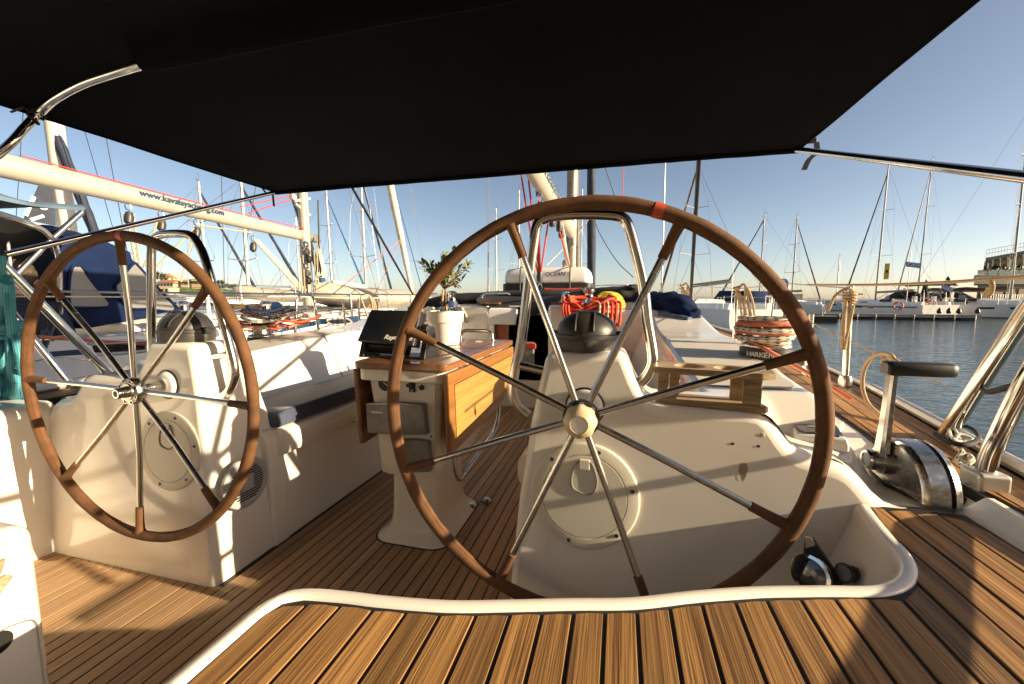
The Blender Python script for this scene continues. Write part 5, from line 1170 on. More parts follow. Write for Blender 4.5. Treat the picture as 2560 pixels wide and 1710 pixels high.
# louvred vent hood and mahogany washboard by the port side
vh = MB(); vh.loft([[V((x, 3.24, -0.06)), V((x, 3.19, -0.075)), V((x, 3.165, -0.12)), V((x, 3.16, -0.19)), V((x, 3.19, -0.20)), V((x, 3.25, -0.10))] for x in (-1.03, -0.93, -0.80)]); vh.build('vent_hood', 'white', cab, bevel=0.006)
cbox('washboard', -0.985, -0.90, 3.25, 3.28, -0.55, -0.19, 'orangewood', 0.004)
cbox('washboard_edge', -0.898, -0.88, 3.245, 3.285, -0.55, -0.17, 'leafframe', 0.003)
cbox('door_track', -1.03, -0.99, 3.21, 3.27, -0.60, -0.19, 'alu', 0.004)
cbox('teak_cap', -1.16, -0.96, 3.27, 3.52, -0.034, -0.018, 'leafframe', 0.004)
gh = MB(); gh.tube(round_path([V((-1.15, 3.33, -0.03)), V((-1.14, 3.35, 0.055)), V((-0.93, 3.5, 0.06)), V((-0.92, 3.5, -0.03))], 0.06, 6), 0.0125, 10); gh.build('grab_handle', 'steel', cab, sharp=60)
gh = MB(); gh.tube(round_path([V((-0.42, 3.15, -0.03)), V((-0.42, 3.17, 0.055)), V((-0.40, 3.40, 0.058)), V((-0.40, 3.42, -0.02))], 0.05, 6), 0.011, 10); gh.build('grab_handle', 'steel', cab, sharp=60)
cbox('teak_cap', -0.50, -0.37, 3.07, 3.30, -0.030, -0.016, 'tabletop', 0.004)
dd = MB(); q = at(1318, 872, Y=3.0); dd.box(q.x-0.03, q.x+0.05, 3.0, 3.04, q.z-0.13, q.z+0.05); ddo = dd.build('door_panel', 'greyplastic', cab, bevel=0.01)
dd = MB(); dd.box(q.x+0.0, q.x+0.07, 2.98, 3.0, q.z+0.0, q.z+0.045); dd.build('red_handle', 'redpaint', cab, bevel=0.008)
# grey speaker grille on the port bulkhead
sp = MB(); q = at(1065, 812, Y=3.28); sp.lathe([(0.075, 0), (0.075, -0.012), (0.05, -0.016), (0.001, -0.016)], q, (0, 1, 0), 24); sp.build('cabin_speaker', 'deckgrey', cab)
# folded sprayhood
sh_ = thing('folded_sprayhood', 'dark folded sprayhood canvas heaped across the coachroof and sagging over the hatch', 'sprayhood', (BC, 3.45, 0.0))
def heap(pts, rads, seed, mat, name, par, flatten=0.6, n=18, amp=0.22):
    P = smooth_path(pts, 8); N = len(P); rings = []
    for i, p in enumerate(P):
        t = (P[min(i+1, N-1)]-P[max(i-1, 0)]).normalized(); r = interp([(k/(len(rads)-1), v) for k, v in enumerate(rads)], i/(N-1))
        up = V((0, 0, 1)); s_ = t.cross(up).normalized(); up = s_.cross(t)
        ring = []
        for k in range(n):
            a = 2*pi*k/n; d = 1+amp*noise.noise(V((cos(a)*1.6+seed, sin(a)*1.6, i*0.22)))+amp*0.8*noise.noise(V((cos(a)*4+seed*2, sin(a)*4, i*0.55)))
            ring.append(p+(s_*cos(a)+up*sin(a)*flatten)*r*d)
        rings.append(ring)
    m = MB(); m.loft(rings); return m.build(name, mat, par, sharp=70)
heap([V((-1.95, 3.55, -0.08)), V((-1.6, 3.6, 0.00)), V((-1.2, 3.62, 0.03)), V((-0.75, 3.55, 0.035)), V((-0.3, 3.6, 0.04)), V((0.05, 3.55, 0.05)), V((0.2, 3.5, 0.04))], [0.03, 0.09, 0.075, 0.085, 0.10, 0.12, 0.05], 1.3, 'canvas', 'canvas_roll', sh_)
heap([V((-0.15, 3.75, 0.04)), V((0.05, 3.6, 0.085)), V((0.12, 3.45, 0.11))], [0.05, 0.07, 0.03], 5.1, 'canvas', 'canvas_fold', sh_)
dr = MB(); rows = []
for i in range(17):
    u = i/16; x = lerp(-1.16, -0.45, u); sag = 0.13*math.sin(pi*u)**0.8
    rows.append([V((x, 3.56, 0.05)), V((x, 3.40, 0.045-sag*0.2)), V((x+0.01*sin(u*9), 3.28, 0.02-sag*0.7)), V((x, 3.25, -0.0-sag)), V((x, 3.27, -0.012-sag)), V((x, 3.36, -0.02-sag*0.4))])
dr.loft(rows, closed=True, cap=True); dr.build('canvas_drape', 'canvas', sh_, sharp=70)
sb = thing('canvas_bundle', 'navy canvas bundle slumped on the starboard coaming below the guard wire', 'canvas', (0.6, 3.4, -0.1))
heap([at(1600, 752, Y=3.6), at(1650, 758, Y=3.4), at(1700, 768, Y=3.2), at(1740, 790, Y=3.05)], [0.06, 0.115, 0.12, 0.045], 2.7, 'navy', 'navy_cloth', sb, 0.75, 20, 0.35)
heap([at(1620, 778, Y=3.35), at(1670, 787, Y=3.15), at(1725, 797, Y=3.0)], [0.03, 0.05, 0.025], 8.7, 'bluegrey', 'pale_lining', sb, 0.5, 14, 0.3)
# winch with orange rope on the coachroof end
W3 = at(1472, 760, Y=3.12); wt3, _ = winch(V((W3.x, 3.12, -0.03)), 0.001, 0, 'x', 1, 'w') if False else (None, None)
wc = thing('winch', 'chrome coachroof winch standing among the orange rope coils', 'winch', (W3.x, 3.12, -0.03), 'winches')
o = V((W3.x, 3.12, -0.03))
m = MB(); m.lathe([(0.075, 0), (0.07, 0.02), (0.045, 0.035), (0.034, 0.05), (0.033, 0.085), (0.038, 0.092)], o, (0, 0, 1), 32); m.build('drum', 'steel', wc, sharp=50)
m = MB(); m.lathe([(0.038, 0.09), (0.047, 0.098), (0.040, 0.106), (0.047, 0.113), (0.03, 0.125), (0.001, 0.126)], o, (0, 0, 1), 32); m.build('self_tailer', 'steelworn', wc, sharp=40)
oc = thing('rope_bundle', 'bright orange rope coils draped round the chrome coachroof winch', 'rope', o)
rnd = random.Random(21)
for k in range(11):
    pts = []; a0 = rnd.uniform(0, 6); rx = rnd.uniform(0.11, 0.19); ry = rnd.uniform(0.07, 0.10); zz = rnd.uniform(-0.03, 0.04)
    for j in range(12):
        a = a0+2*pi*j/12; pts.append(o+V((rx*cos(a)*rnd.uniform(.9, 1.1)+0.01, -0.10+ry*sin(a), zz+0.02*sin(2*a+k)-0.10*max(0, -sin(a))*rnd.uniform(0.2, 1.0))))
    m = MB(); m.tube(smooth_path(pts, 4, True), 0.0095, 8, closed=True); m.build('rope_loop', 'ropeorange', oc, sharp=80)
for k in range(6):
    a = k*0.028; pts = [o+V((0.07+a, -0.12, 0.02)), o+V((0.09+a, -0.19, 0.0)), o+V((0.085+a, -0.22, -0.08-0.01*k)), o+V((0.06+a, -0.21, -0.13)), o+V((0.05+a, -0.18, -0.06))]
    m = MB(); m.tube(smooth_path(pts, 5), 0.0095, 8); m.build('rope_loop', 'ropeorange' if k not in (0, 2) else 'ropewhite', oc, sharp=80)
for k in range(3):
    pts = [o+V((-0.16+0.02*k, -0.10, 0.01)), o+V((-0.17+0.02*k, -0.19, -0.02)), o+V((-0.15+0.02*k, -0.22, -0.10)), o+V((-0.12+0.02*k, -0.2, -0.12))]
    m = MB(); m.tube(smooth_path(pts, 5), 0.0095, 8); m.build('rope_loop', 'ropeorange', oc, sharp=80)
yb_ = thing('rope_bundle', 'small hank of yellow and black rope right of the orange coils', 'rope', o+V((0.2, 0.1, 0)))
for k in range(6):
    cc = at(1516+k*3, 748, Y=3.25); pts = [cc+V((-0.06, 0.02*k-0.05, 0.02)), cc+V((-0.02, 0.015*k-0.05, 0.05)), cc+V((0.05, 0.01*k-0.05, 0.03)), cc+V((0.09, 0.01*k-0.06, -0.04)), cc+V((0.08, 0.01*k-0.07, -0.07))]
    m = MB(); m.tube(smooth_path(pts, 5), 0.0095, 8); m.build('rope_strand', 'ropeyellow', yb_, sharp=80)
# port coachroof winch behind the plant with blue-white rope
o2 = at(1130, 752, Y=3.35); wp = thing('winch', 'chrome winch behind the olive plant, with blue and white rope at its foot', 'winch', o2, 'winches')
m = MB(); m.lathe([(0.07, -0.06), (0.06, -0.03), (0.038, 0.0), (0.035, 0.05), (0.042, 0.058), (0.046, 0.07), (0.03, 0.085), (0.001, 0.086)], o2, (0, 0, 1), 28); m.build('drum', 'steel', wp, sharp=50)
bw_ = thing('rope_bundle', 'blue and white rope coils behind the flower pot', 'rope', o2-V((0, 0.1, 0.1)))
rnd = random.Random(9)
for k in range(10):
    cc = o2+V((rnd.uniform(-0.17, 0.17), -0.13, -0.12)); pts = [cc+V((-0.03, 0, -0.06)), cc+V((-0.02, -0.03, 0.03)), cc+V((0.02, -0.04, 0.06)), cc+V((0.05, -0.02, 0.0)), cc+V((0.05, 0, -0.06))]
    m = MB(); m.tube(smooth_path(pts, 5), 0.011, 8); m.build('rope_strand', 'ropeblue' if k % 2 else 'ropewhite', bw_, sharp=80)
# liferaft canister
lr = thing('liferaft_canister', 'white liferaft canister with dark band and lettering, strapped to the coachroof', 'liferaft', (-0.76, 4.55, 0.02))
def rr3(x0, x1, y0, y1, z, r): return [V((x, y, z)) for x, y in rrect(x0, x1, y0, y1, r, 5)]
m = MB(); m.loft([rr3(-1.22+i, -0.30-i, 4.3+i, 4.85-i, z, 0.06) for i, z in ((0.015, 0.175), (0.0, 0.20), (0.004, 0.27), (0.015, 0.31), (0.035, 0.335), (0.075, 0.348), (0.15, 0.352))]); lro = m.build('lid', 'white', lr, sharp=50)
m = MB(); m.loft([rr3(-1.235+i, -0.285-i, 4.285+i, 4.865-i, z, 0.06) for i, z in ((0.02, 0.09), (0.0, 0.10), (0.0, 0.175), (0.02, 0.183))]); m.build('band', 'black', lr, sharp=50)
m = MB(); m.loft([rr3(-1.21+i, -0.31-i, 4.31+i, 4.84-i, z, 0.06) for i, z in ((0.06, 0.01), (0.02, 0.03), (0.0, 0.09))]); m.build('lower_shell', 'white', lr, sharp=50)
lb = MB(); a, b = at(1362, 684, Y=4.292), at(1420, 684, Y=4.292); lb.box(a.x-0.02, b.x+0.03, 4.292, 4.297, 0.205, 0.295); lbo = lb.build('label', 'flagwhite', lr)
lb.v = []
text_mesh('lettering', 'OCEAN', 0.060, V((a.x+0.0, 4.290, 0.252)), (1, 0, 0), (0, 0, 1), 'bluestripe', lbo, 0.0004, 0.25)
for x in (-1.03, -0.50):
    m = MB(); m.tube(round_path([V((x, 4.278, 0.02)), V((x, 4.278, 0.2)), V((x, 4.30, 0.355)), V((x, 4.6, 0.36))], 0.03, 4), 0.008, 6); m.build('strap', 'leafgreen', lr, sharp=80)
# mast, boom, rigging of our boat
ms = thing('mast', 'mast of our own boat rising behind the liferaft canister', 'mast', (BC, 6.6, -0.1))
m = MB(); m.loft([[V((BC+0.075*cos(a), 6.6+0.11*sin(a)-z*0.008, z)) for a in [2*pi*k/20 for k in range(20)]] for z in (-0.05, 3, 8, 15)]); m.build('mast_tube', 'boompaint', ms, sharp=70)
m = MB(); m.box(BC-0.085, BC-0.02, 6.46, 6.50, 0.3, 3.5); m.build('sail_track', 'greyplastic', ms)
for k in range(5):
    m = MB(); x = BC+0.07+0.012*k; m.tube([V((x, 6.52, 0.05)), V((x-0.01*k, 6.55, 1.5)), V((x-0.03, 6.5, 5))], 0.007, 6); m.build('halyard', 'ropewhite' if k % 2 else 'ropetan', ms, sharp=80)
for k in range(5):
    pts = [V((BC+0.10, 6.45, 0.55)), V((BC+0.13+0.01*k, 6.43, 0.35)), V((BC+0.14+0.012*k, 6.43, 0.0-0.03*k)), V((BC+0.10, 6.42, -0.05)), V((BC+0.09, 6.44, 0.3))]
    m = MB(); m.tube(smooth_path(pts, 5), 0.010, 6); m.build('halyard_coil', 'ropewhite', ms, sharp=80)
for k in range(4):
    m = MB(); m.sphere(V((BC-0.10+0.03*(k % 2), 6.42, 0.28+0.14*k)), 0.055, 10, 8, (0.8, 0.6, 1.2)); m.build('mast_block', 'black' if k % 2 else 'steelworn', ms)
bo = thing('boom', 'cream painted boom of our own boat running overhead towards the camera', 'boom', (BC, 6.3, 1.06))
rings = []
for y, z in ((6.38, 1.045), (6.34, 1.05), (4.5, 1.10), (1.0, 1.18)):
    rings.append([V((BC+0.078*cos(a), y, z+0.115*sin(a))) for a in [2*pi*k/20 for k in range(20)]])
m = MB(); m.loft(rings); m.build('boom_tube', 'boompaint', bo, sharp=70)
m = MB(); m.obox(V((BC, 6.42, 1.0)), V((0.05, 0, 0)), V((0, 0.06, 0)), V((0, 0, 0.16))); m.build('gooseneck', 'greyplastic', bo, bevel=0.02)
for y in (3.85, 4.55, 5.3):
    m = MB(); m.lathe([(0.005, -0.05), (0.03, -0.04), (0.042, 0), (0.03, 0.04), (0.005, 0.05)], V((BC, y, 0.86-0.02*(y-3.85))), (0, 0, 1), 12); m.build('boom_block', 'black', bo)
    m = MB(); m.tube([V((BC+0.02*cos(a), y, 0.955-0.02*(y-3.85)+0.05*sin(a))) for a in [2*pi*k/12 for k in range(12)]], 0.006, 6, closed=True); m.build('shackle', 'steel', bo)
text_mesh('lettering', 'www.kavalayachting.com', 0.15, V((BC+0.0795, 3.4, 1.09)), (0, 1, -0.015), (0.0, 0, 1), 'bluestripe', bo, 0.0006, 0.1)
vg = MB(); vg.tube([V((BC, 6.45, 0.25)), V((BC, 5.2, 1.0))], 0.03, 12); vg.build('vang', 'alu', ms)
mt = thing('mainsheet', 'red mainsheet tackle falling from the boom to the coachroof', 'rope', (BC, 3.95, 0.05))
def ln(pts, r, mat, par=mt, name='rope_fall', sm=0):
    m = MB(); m.tube(smooth_path(pts, sm) if sm else pts, r, 7); return m.build(name, mat, par, sharp=80)
for a, b in (((1300, 420), (1332, 620)), ((1318, 420), (1338, 600)), ((1332, 620), (1346, 690)), ((1338, 600), (1349, 690)), ((1346, 470), (1350, 690)), ((1348, 470), (1346, 690)), ((1372, 545), (1352, 680))):
    ln([at(*a, Y=3.95), at(*b, Y=3.95)], 0.0085, 'red')
ln([at(1388, 540, Y=4.4), at(1398, 575, Y=4.4), at(1424, 668, Y=5.2)], 0.0085, 'red')
ln([at(1362, 722, Y=3.98), at(1400, 724, Y=3.98), at(1440, 722, Y=4.0), at(1455, 722, Y=4.0)], 0.010, 'red', sm=4)
for px, py in ((1347, 478), (1349, 692), (1398, 566)):
    q = at(px, py, Y=3.95); m = MB(); m.lathe([(0.004, -0.055), (0.024, -0.045), (0.032, 0), (0.024, 0.045), (0.004, 0.055)], q, (0.05, 0, 1), 12); m.build('block', 'compass', mt)
q = at(1350, 720, Y=3.97); m = MB(); m.tube([q+V((0.02*cos(a), 0, 0.045*sin(a))) for a in [2*pi*k/12 for k in range(12)]], 0.007, 6, closed=True); m.build('shackle', 'steel', mt)
fs_ = thing('furled_genoa', 'dark navy furled genoa of our own boat, vertical behind the near wheel', 'sail', (BC, 11.3, -0.2))
def furl(p0, p1, r0, r1, mat, par, bands=None, seed=0.0):
    P0, P1 = V(p0), V(p1); n = 40; pts = [P0+(P1-P0)*i/n for i in range(n+1)]
    d = (P1-P0).normalized(); o1 = d.orthogonal().normalized(); o2 = d.cross(o1); m = MB(); rings = []
    for i, p in enumerate(pts):
        t = i/n; r = lerp(r0, r1, t)*(1+0.10*noise.noise(V((seed, t*14, 0))))
        rings.append([p+(o1*cos(a)+o2*sin(a))*r*(1+0.06*sin(3*a+i*0.9)) for a in [2*pi*k/12 for k in range(12)]])
    m.loft(rings); return m.build('sail_roll', mat, par, sharp=80)
furl((BC, 11.3, 0.15), (BC, 7.2, 13.5), 0.115, 0.05, 'navysail', fs_)
m = MB(); m.lathe([(0.03, -0.25), (0.10, -0.2), (0.10, -0.02), (0.12, 0), (0.12, 0.03), (0.04, 0.05)], (BC, 11.32, 0.05), (0, -0.28, 1), 16); m.build('furler_drum', 'black', fs_)
rg = thing('shrouds', 'vertical wire shrouds of our own boat either side of the mast', 'rigging', (BC, 6.4, 0))
for sx in (-1, 1):
    m = MB(); m.tube([V((BC+sx*1.33, 6.35, -0.05)), V((BC+sx*1.30, 6.45, 4.5))], 0.011, 6); m.build('shroud', 'wire', rg)
    m = MB(); m.tube([V((BC+sx*1.33, 6.35, -0.05)), V((BC+sx*1.325, 6.36, 0.25))], 0.02, 8); m.build('turnbuckle', 'steel', rg)
ln([at(1400, 415, X=BC+0.5), at(1430, 480, X=BC+0.5), at(1442, 520, X=BC+0.6)], 0.006, 'wiredark', rg, 'topping_lift') if False else None
ln([at(1478, 538, Y=6.9), at(1448, 582, Y=6.9), at(1365, 665, Y=6.0)], 0.008, 'ropewhite', rg, 'lazy_line')
ln([at(1482, 540, Y=7.0), at(1500, 585, Y=6.6), at(1540, 650, Y=6.0), at(1583, 693, Y=5.5)], 0.006, 'wiredark', rg, 'sheet_line', 4)
ln([at(1510, 410, Y=7.0), at(1540, 500, Y=7.0)], 0.007, 'wiredark', rg, 'flag_halyard')
ln([at(1559, 405, Y=7.0), at(1557, 500, Y=7.0)], 0.006, 'red', rg, 'flag_halyard')
# bow pulpit wires and hatch rails ahead
pr = thing('bow_pulpit', 'thin stainless bow pulpit rails seen over the folded canvas', 'rail', (BC, 10.5, -0.2))
ln([V((0.15, 9.2, 0.32)), V((-0.2, 10.6, 0.38)), V((BC, 11.6, 0.40)), V((-1.27, 10.6, 0.38)), V((-1.6, 9.2, 0.32))], 0.013, 'steel', pr, 'top_rail', 5)
for x, y in ((0.15, 9.2), (-0.2, 10.6), (-1.27, 10.6), (-1.6, 9.2)):
    ln([V((x, y, -0.3)), V((x, y, 0.36))], 0.012, 'steel', pr, 'post')
# ================= neighbouring yachts =================
def bearing(px): return math.atan((px-1280)/FPX)-YAW       # angle to starboard of +Y
def yacht(label, loc, rz, L=13.5, B=4.0, fb=1.25, mast=15.0, mastx=0.06, hullm='hullwhite', stripe=None, boom=True, hood='navy', bimini=None, furlm='navysail', far=True, boomcover=None, spreaders=2, wheel=False, mastr=0.085, group=None, windows=True, rake=0.02, mastm='mastwhite', back=True, roofh=1.0):
    root = thing('sailing_yacht', label, 'sailing yacht', loc, group, rz)
    n = 22; rings = []
    def hb(t): return B/2*(math.sin(pi*min(1, (1-t)*0.62+0.0))**0.75 if t > 0.5 else lerp(0.86, 0.985, sstep(0, 0.5, t)))
    def hbw(t):
        if t < 0.45: return B/2*lerp(0.84, 1.0, sstep(0, 0.45, t))
        return B/2*(1-((t-0.45)/0.55)**2.3)
    for i in range(n+1):
        t = i/n; y = lerp(-L/2, L/2, t); b = max(0.02, hbw(t)); z = fb*(1+0.12*t*t); fl_ = lerp(0.92, 0.72, sstep(0.4, 1, t))
        yy = y+ (0.0 if t < 0.97 else 0)
        rings.append([V((-b, y, z)), V((-b*0.995, y, z-0.04)), V((-b*lerp(1, 0.93, t), y-0.15*t*t, z*0.55)), V((-b*fl_, y-0.4*t*t, 0.06)), V((-b*fl_*0.9, y-0.5*t*t, -0.35)), V((0, y-0.5*t*t, -0.6)), V((b*fl_*0.9, y-0.5*t*t, -0.35)), V((b*fl_, y-0.4*t*t, 0.06)), V((b*lerp(1, 0.93, t), y-0.15*t*t, z*0.55)), V((b*0.995, y, z-0.04)), V((b, y, z))])
    m = MB(); m.loft(rings, True, True); m.build('hull', hullm, root, local=True, sharp=50)
    m = MB(); m.loft([[r[3]*1.001+V((0, 0, 0.02)), r[3]*1.003+V((0, 0, -0.08)), r[7]*1.003+V((0, 0, -0.08)), r[7]*1.001+V((0, 0, 0.02))] for r in rings[:-1]], closed=False, cap=False); m.build('waterline_stripe', 'antifoul', root, local=True)
    if stripe:
        for sg in (0, 1):
            m = MB(); k1, k2 = (1, 2) if sg == 0 else (9, 8); sx = -1 if sg == 0 else 1
            m.loft([[lerp(r[k1], r[k2], a)+V((sx*0.004, 0, 0)) for a in (0.25, 0.55)] for r in rings[1:-2]], closed=False, cap=False); m.build('hull_stripe', stripe, root, local=True)
    if windows:
        for sx in (-1, 1):
            for ta, tb in ((0.42, 0.49), (0.55, 0.66), (0.75, 0.81)):
                def hp(t, f):
                    i = int(t*n); q = t*n-i; k1, k2 = (1, 2) if sx < 0 else (9, 8)
                    return lerp(lerp(rings[i][k1], rings[i][k2], f), lerp(rings[i+1][k1], rings[i+1][k2], f), q)+V((sx*0.014, 0, 0))
                m = MB(); m.loft([[hp(lerp(ta, tb, j/6), 0.38), hp(lerp(ta, tb, j/6), 0.74)] for j in range(7)], closed=False, cap=False); m.build('hull_window', 'glassdark', root, local=True)
    # coachroof
    rr_ = []
    for t, w_, zz in ((0.36, 0.60, 0.46), (0.45, 0.62, 0.47), (0.6, 0.56, 0.42), (0.72, 0.42, 0.30), (0.80, 0.26, 0.06)):
        y = lerp(-L/2, L/2, t); b = hbw(t)*w_; z = fb*(1+0.12*t*t); zz = zz*roofh
        rr_.append([V((-b, y, z-0.05)), V((-b*0.94, y, z+zz*0.8)), V((-b*0.8, y, z+zz)), V((0, y, z+zz*1.1)), V((b*0.8, y, z+zz)), V((b*0.94, y, z+zz*0.8)), V((b, y, z-0.05))])
    m = MB(); m.loft(rr_, True, True); m.build('coachroof', hullm, root, local=True, sharp=50)
    for sx in (-1, 1):
        m = MB(); A = [(lerp(q[0 if sx < 0 else 6], q[1 if sx < 0 else 5], f)+V((sx*0.012, 0, 0))) for q, f in ((rr_[0], 0.35), (rr_[2], 0.35), (rr_[3], 0.45))]; Bq = [(lerp(q[0 if sx < 0 else 6], q[1 if sx < 0 else 5], f)+V((sx*0.012, 0, 0))) for q, f in ((rr_[0], 0.8), (rr_[2], 0.8), (rr_[3], 0.75))]
        m.loft([[a, b] for a, b in zip(A, Bq)], closed=False, cap=False); m.build('cabin_window', 'glassdark', root, local=True)
    # cockpit coaming
    for sx in (-1, 1):
        m = MB(); y0, y1 = -L/2+0.5, lerp(-L/2, L/2, 0.36); m.loft([[V((sx*hbw(0.1)*0.62, y, fb-0.05)), V((sx*hbw(0.1)*0.64, y, fb+0.30)), V((sx*hbw(0.1)*0.78, y, fb+0.28)), V((sx*hbw(0.1)*0.84, y, fb-0.05))] for y in (y0, y1)]); m.build('coaming', hullm, root, local=True, bevel=0.03)
    my = L*mastx
    zd = fb+0.4
    mt_ = MB(); mt_.tube([V((0, my, zd)), V((0, my-rake*mast*0.5, zd+mast*0.5)), V((0, my-rake*mast, zd+mast))], [mastr, mastr*0.95, mastr*0.7], 10); mo = mt_.build('mast', mastm, root, local=True, sharp=60)
    hd = MB(); hd.tube([V((0, my-rake*mast, zd+mast)), V((0.15, my-rake*mast-0.3, zd+mast+0.10))], 0.02, 4); hd.tube([V((0, my-rake*mast, zd+mast)), V((0, my-rake*mast, zd+mast+0.5))], 0.012, 4); hd.build('masthead_fitting', 'wiredark', mo, local=True)
    wr_ = 0.011 if far else 0.007
    fr = [k/(spreaders+1) for k in range(1, spreaders+1)]
    rig = MB(); tip = V((0, my-rake*mast, zd+mast*0.98))
    for sx in (-1, 1):
        prev = V((sx*B*0.42, my-0.15, fb+0.05))
        for k, f in enumerate(fr):
            z = zd+mast*f; sl_ = B*0.30*(1-0.25*k)
            e = V((sx*sl_, my-rake*mast*f-0.25, z+0.1)); base = V((0, my-rake*mast*f, z))
            s_ = MB(); s_.tube([base, e], 0.028 if far else 0.02, 6); s_.build('spreader', mastm if not far else 'alu', mo, local=True)
            rig.tube([prev, e], wr_, 4); rig.tube([V((sx*B*0.40, my-0.1, fb+0.05)), base], wr_, 4) if k == 0 else rig.tube([prev, base], wr_, 4); prev = e
        rig.tube([prev, tip], wr_, 4)
    if back: 
        for sx in (-1, 1): rig.tube([V((sx*B*0.36, -L/2+0.2, fb)), V((0, -L/2+2.0, fb+3.2))], wr_, 4)
        rig.tube([V((0, -L/2+2.0, fb+3.2)), tip], wr_, 4)
    rig.tube([V((0, L/2-0.3, fb*1.1)), V((0, my-rake*mast*0.95, zd+mast*0.95))], wr_, 4)
    rig.build('standing_rigging', 'wire' if far else 'steelworn', root, local=True)
    if furlm:
        P0, P1 = V((0, L/2-0.3, fb*1.12+0.4)), V((0, my-rake*mast*0.93, zd+mast*0.93)); nn = 24; m = MB()
        m.tube([P0+(P1-P0)*i/nn for i in range(nn+1)], [lerp(0.10, 0.05, i/nn)*(1+0.1*sin(i*2.3)) for i in range(nn+1)], 10); m.build('furled_sail', furlm, root, local=True)
    if boom:
        zb = zd+0.95; m = MB(); bl_ = L*0.36
        m.tube([V((0, my-0.15, zb)), V((0, my-0.15-bl_, zb+0.12))], 0.10, 12, ell=(0.75, 1.2)); bo_ = m.build('boom', mastm, root, local=True, sharp=60)
        m = MB(); m.tube([V((0, my-0.1, zd+0.1)), V((0, my-bl_*0.35, zb-0.05))], 0.03, 8); m.build('vang', 'alu', root, local=True)
        m = MB(); m.tube([V((0, my-0.15-bl_*0.55, zb)), V((0.05, my-0.15-bl_*0.55, fb+0.5))], 0.03, 6); m.build('mainsheet', 'ropetan', root, local=True)
        if boomcover:
            m = MB(); nn = 14; m.loft([[V((0.16*cos(a)*w2, my-0.2-bl_*i/nn, zb+0.22+0.06*sin(i*1.1)+0.22*sin(a)*w2)) for a in [2*pi*k/12 for k in range(12)]] for i, w2 in [(i, 1-0.35*i/nn) for i in range(nn+1)]]); m.build('stowed_sail', boomcover, bo_, local=True, sharp=70)
    def arch(name, mat, y0, y1, zb_, h0, h1, w_, thick=0.03):
        m = MB(); rows = []
        for i in range(9):
            t = i/8; y = lerp(y0, y1, t); hgt = lerp(h0, h1, sstep(0, 1, t)); row = []
            for k in range(13):
                a = pi*k/12; ca = cos(a); row.append(V((-w_*(abs(ca)**0.55)*(1 if ca > 0 else -1), y+0.0, zb_+hgt*(math.sin(a)**0.45 if 0 < k < 12 else 0))))
            rows.append(row)
        m.loft(rows, closed=False, cap=False); return m.build(name, mat, root, local=True, sharp=70)
    ycb = lerp(-L/2, L/2, 0.36)
    if hood:
        h_ = arch('sprayhood', hood, ycb-0.85, ycb+0.75, fb+0.28, 1.12, 0.35, B*0.36)
        for sx in (-1, 1):
            m = MB(); x = sx*(B*0.36+0.012); m.add([V((x, ycb-0.55, fb+0.5)), V((x, ycb+0.25, fb+0.45)), V((x*0.99, ycb-0.05, fb+0.95)), V((x*0.99, ycb-0.5, fb+1.02))], [(0, 1, 2, 3)]); m.build('hood_window', 'vinyl', h_, local=True)
    if bimini:
        m = MB(); yb0, yb1 = -L/2+0.5, ycb-1.0; m.grid(lambda u, v: V((u, v, fb+2.0+0.18*(1-(u/(B*0.4))**2)+0.05*(1-((v-(yb0+yb1)/2)/((yb1-yb0)/2))**2))), [B*0.4*(k/5-1) for k in range(11)], [lerp(yb0, yb1, k/6) for k in range(7)])
        n0 = len(m.v); m.v += [v+V((0, 0, 0.03)) for v in m.v]; m.f += [[i+n0 for i in f[::-1]] for f in m.f]; bo2 = m.build('bimini', bimini, root, local=True, sharp=70)
        for sx in (-1, 1):
            for ya, yb in ((yb0, yb0+0.7), (yb1, yb0+0.7)):
                q = MB(); q.tube([V((sx*B*0.4, ya, fb+2.0)), V((sx*B*0.42, yb, fb+0.2))], 0.016, 6); q.build('bimini_leg', 'steel', root, local=True)
    # guard rails
    gr = MB()
    for sx in (-1, 1):
        pts = []
        for i in range(2, n-1, 3):
            t = i/n; p = rings[i][0 if sx < 0 else 10]*1.0; q = p+V((-sx*0.03, 0, 0.6)); gr.tube([p, q], 0.014, 5); pts.append(q)
        gr.tube(pts, 0.008, 4); gr.tube([p-V((0, 0, 0.28)) for p in pts], 0.008, 4)
    a = rings[n-3][0]+V((0, 0, 0.6)); b = rings[n-3][10]+V((0, 0, 0.6)); gr.tube([a, V((0, L/2+0.05, fb*1.12+0.62)), b], 0.018, 6)
    for sx in (-1, 1):
        p = rings[1][0 if sx < 0 else 10]; gr.tube([p, p+V((0, 0, 0.65)), p+V((0, -0.3, 0.65))+V((-sx*0.2, 0, 0)), V((sx*0.5, -L/2+0.1, fb+0.65)), V((sx*0.5, -L/2+0.1, fb))], 0.016, 6)
    gr.build('guard_rails', 'steel', root, local=True)
    if wheel:
        for sx in ((-0.9, 0.9) if B > 3.8 else (0,)):
            m = MB(); cy = -L/2+1.6; m.tube([V((sx+0.5*cos(a), cy, fb+0.62+0.5*sin(a))) for a in [2*pi*k/28 for k in range(28)]], 0.022, 6, closed=True)
            for k in range(6): m.tube([V((sx, cy, fb+0.62)), V((sx+0.5*cos(k*pi/3), cy, fb+0.62+0.5*sin(k*pi/3)))], 0.012, 4)
            m.build('wheel', 'black', root, local=True)
            m = MB(); m.box(sx-0.15, sx+0.15, cy+0.05, cy+0.35, fb-0.2, fb+0.85); m.build('wheel_pedestal', hullm, root, local=True, bevel=0.04)
    return root
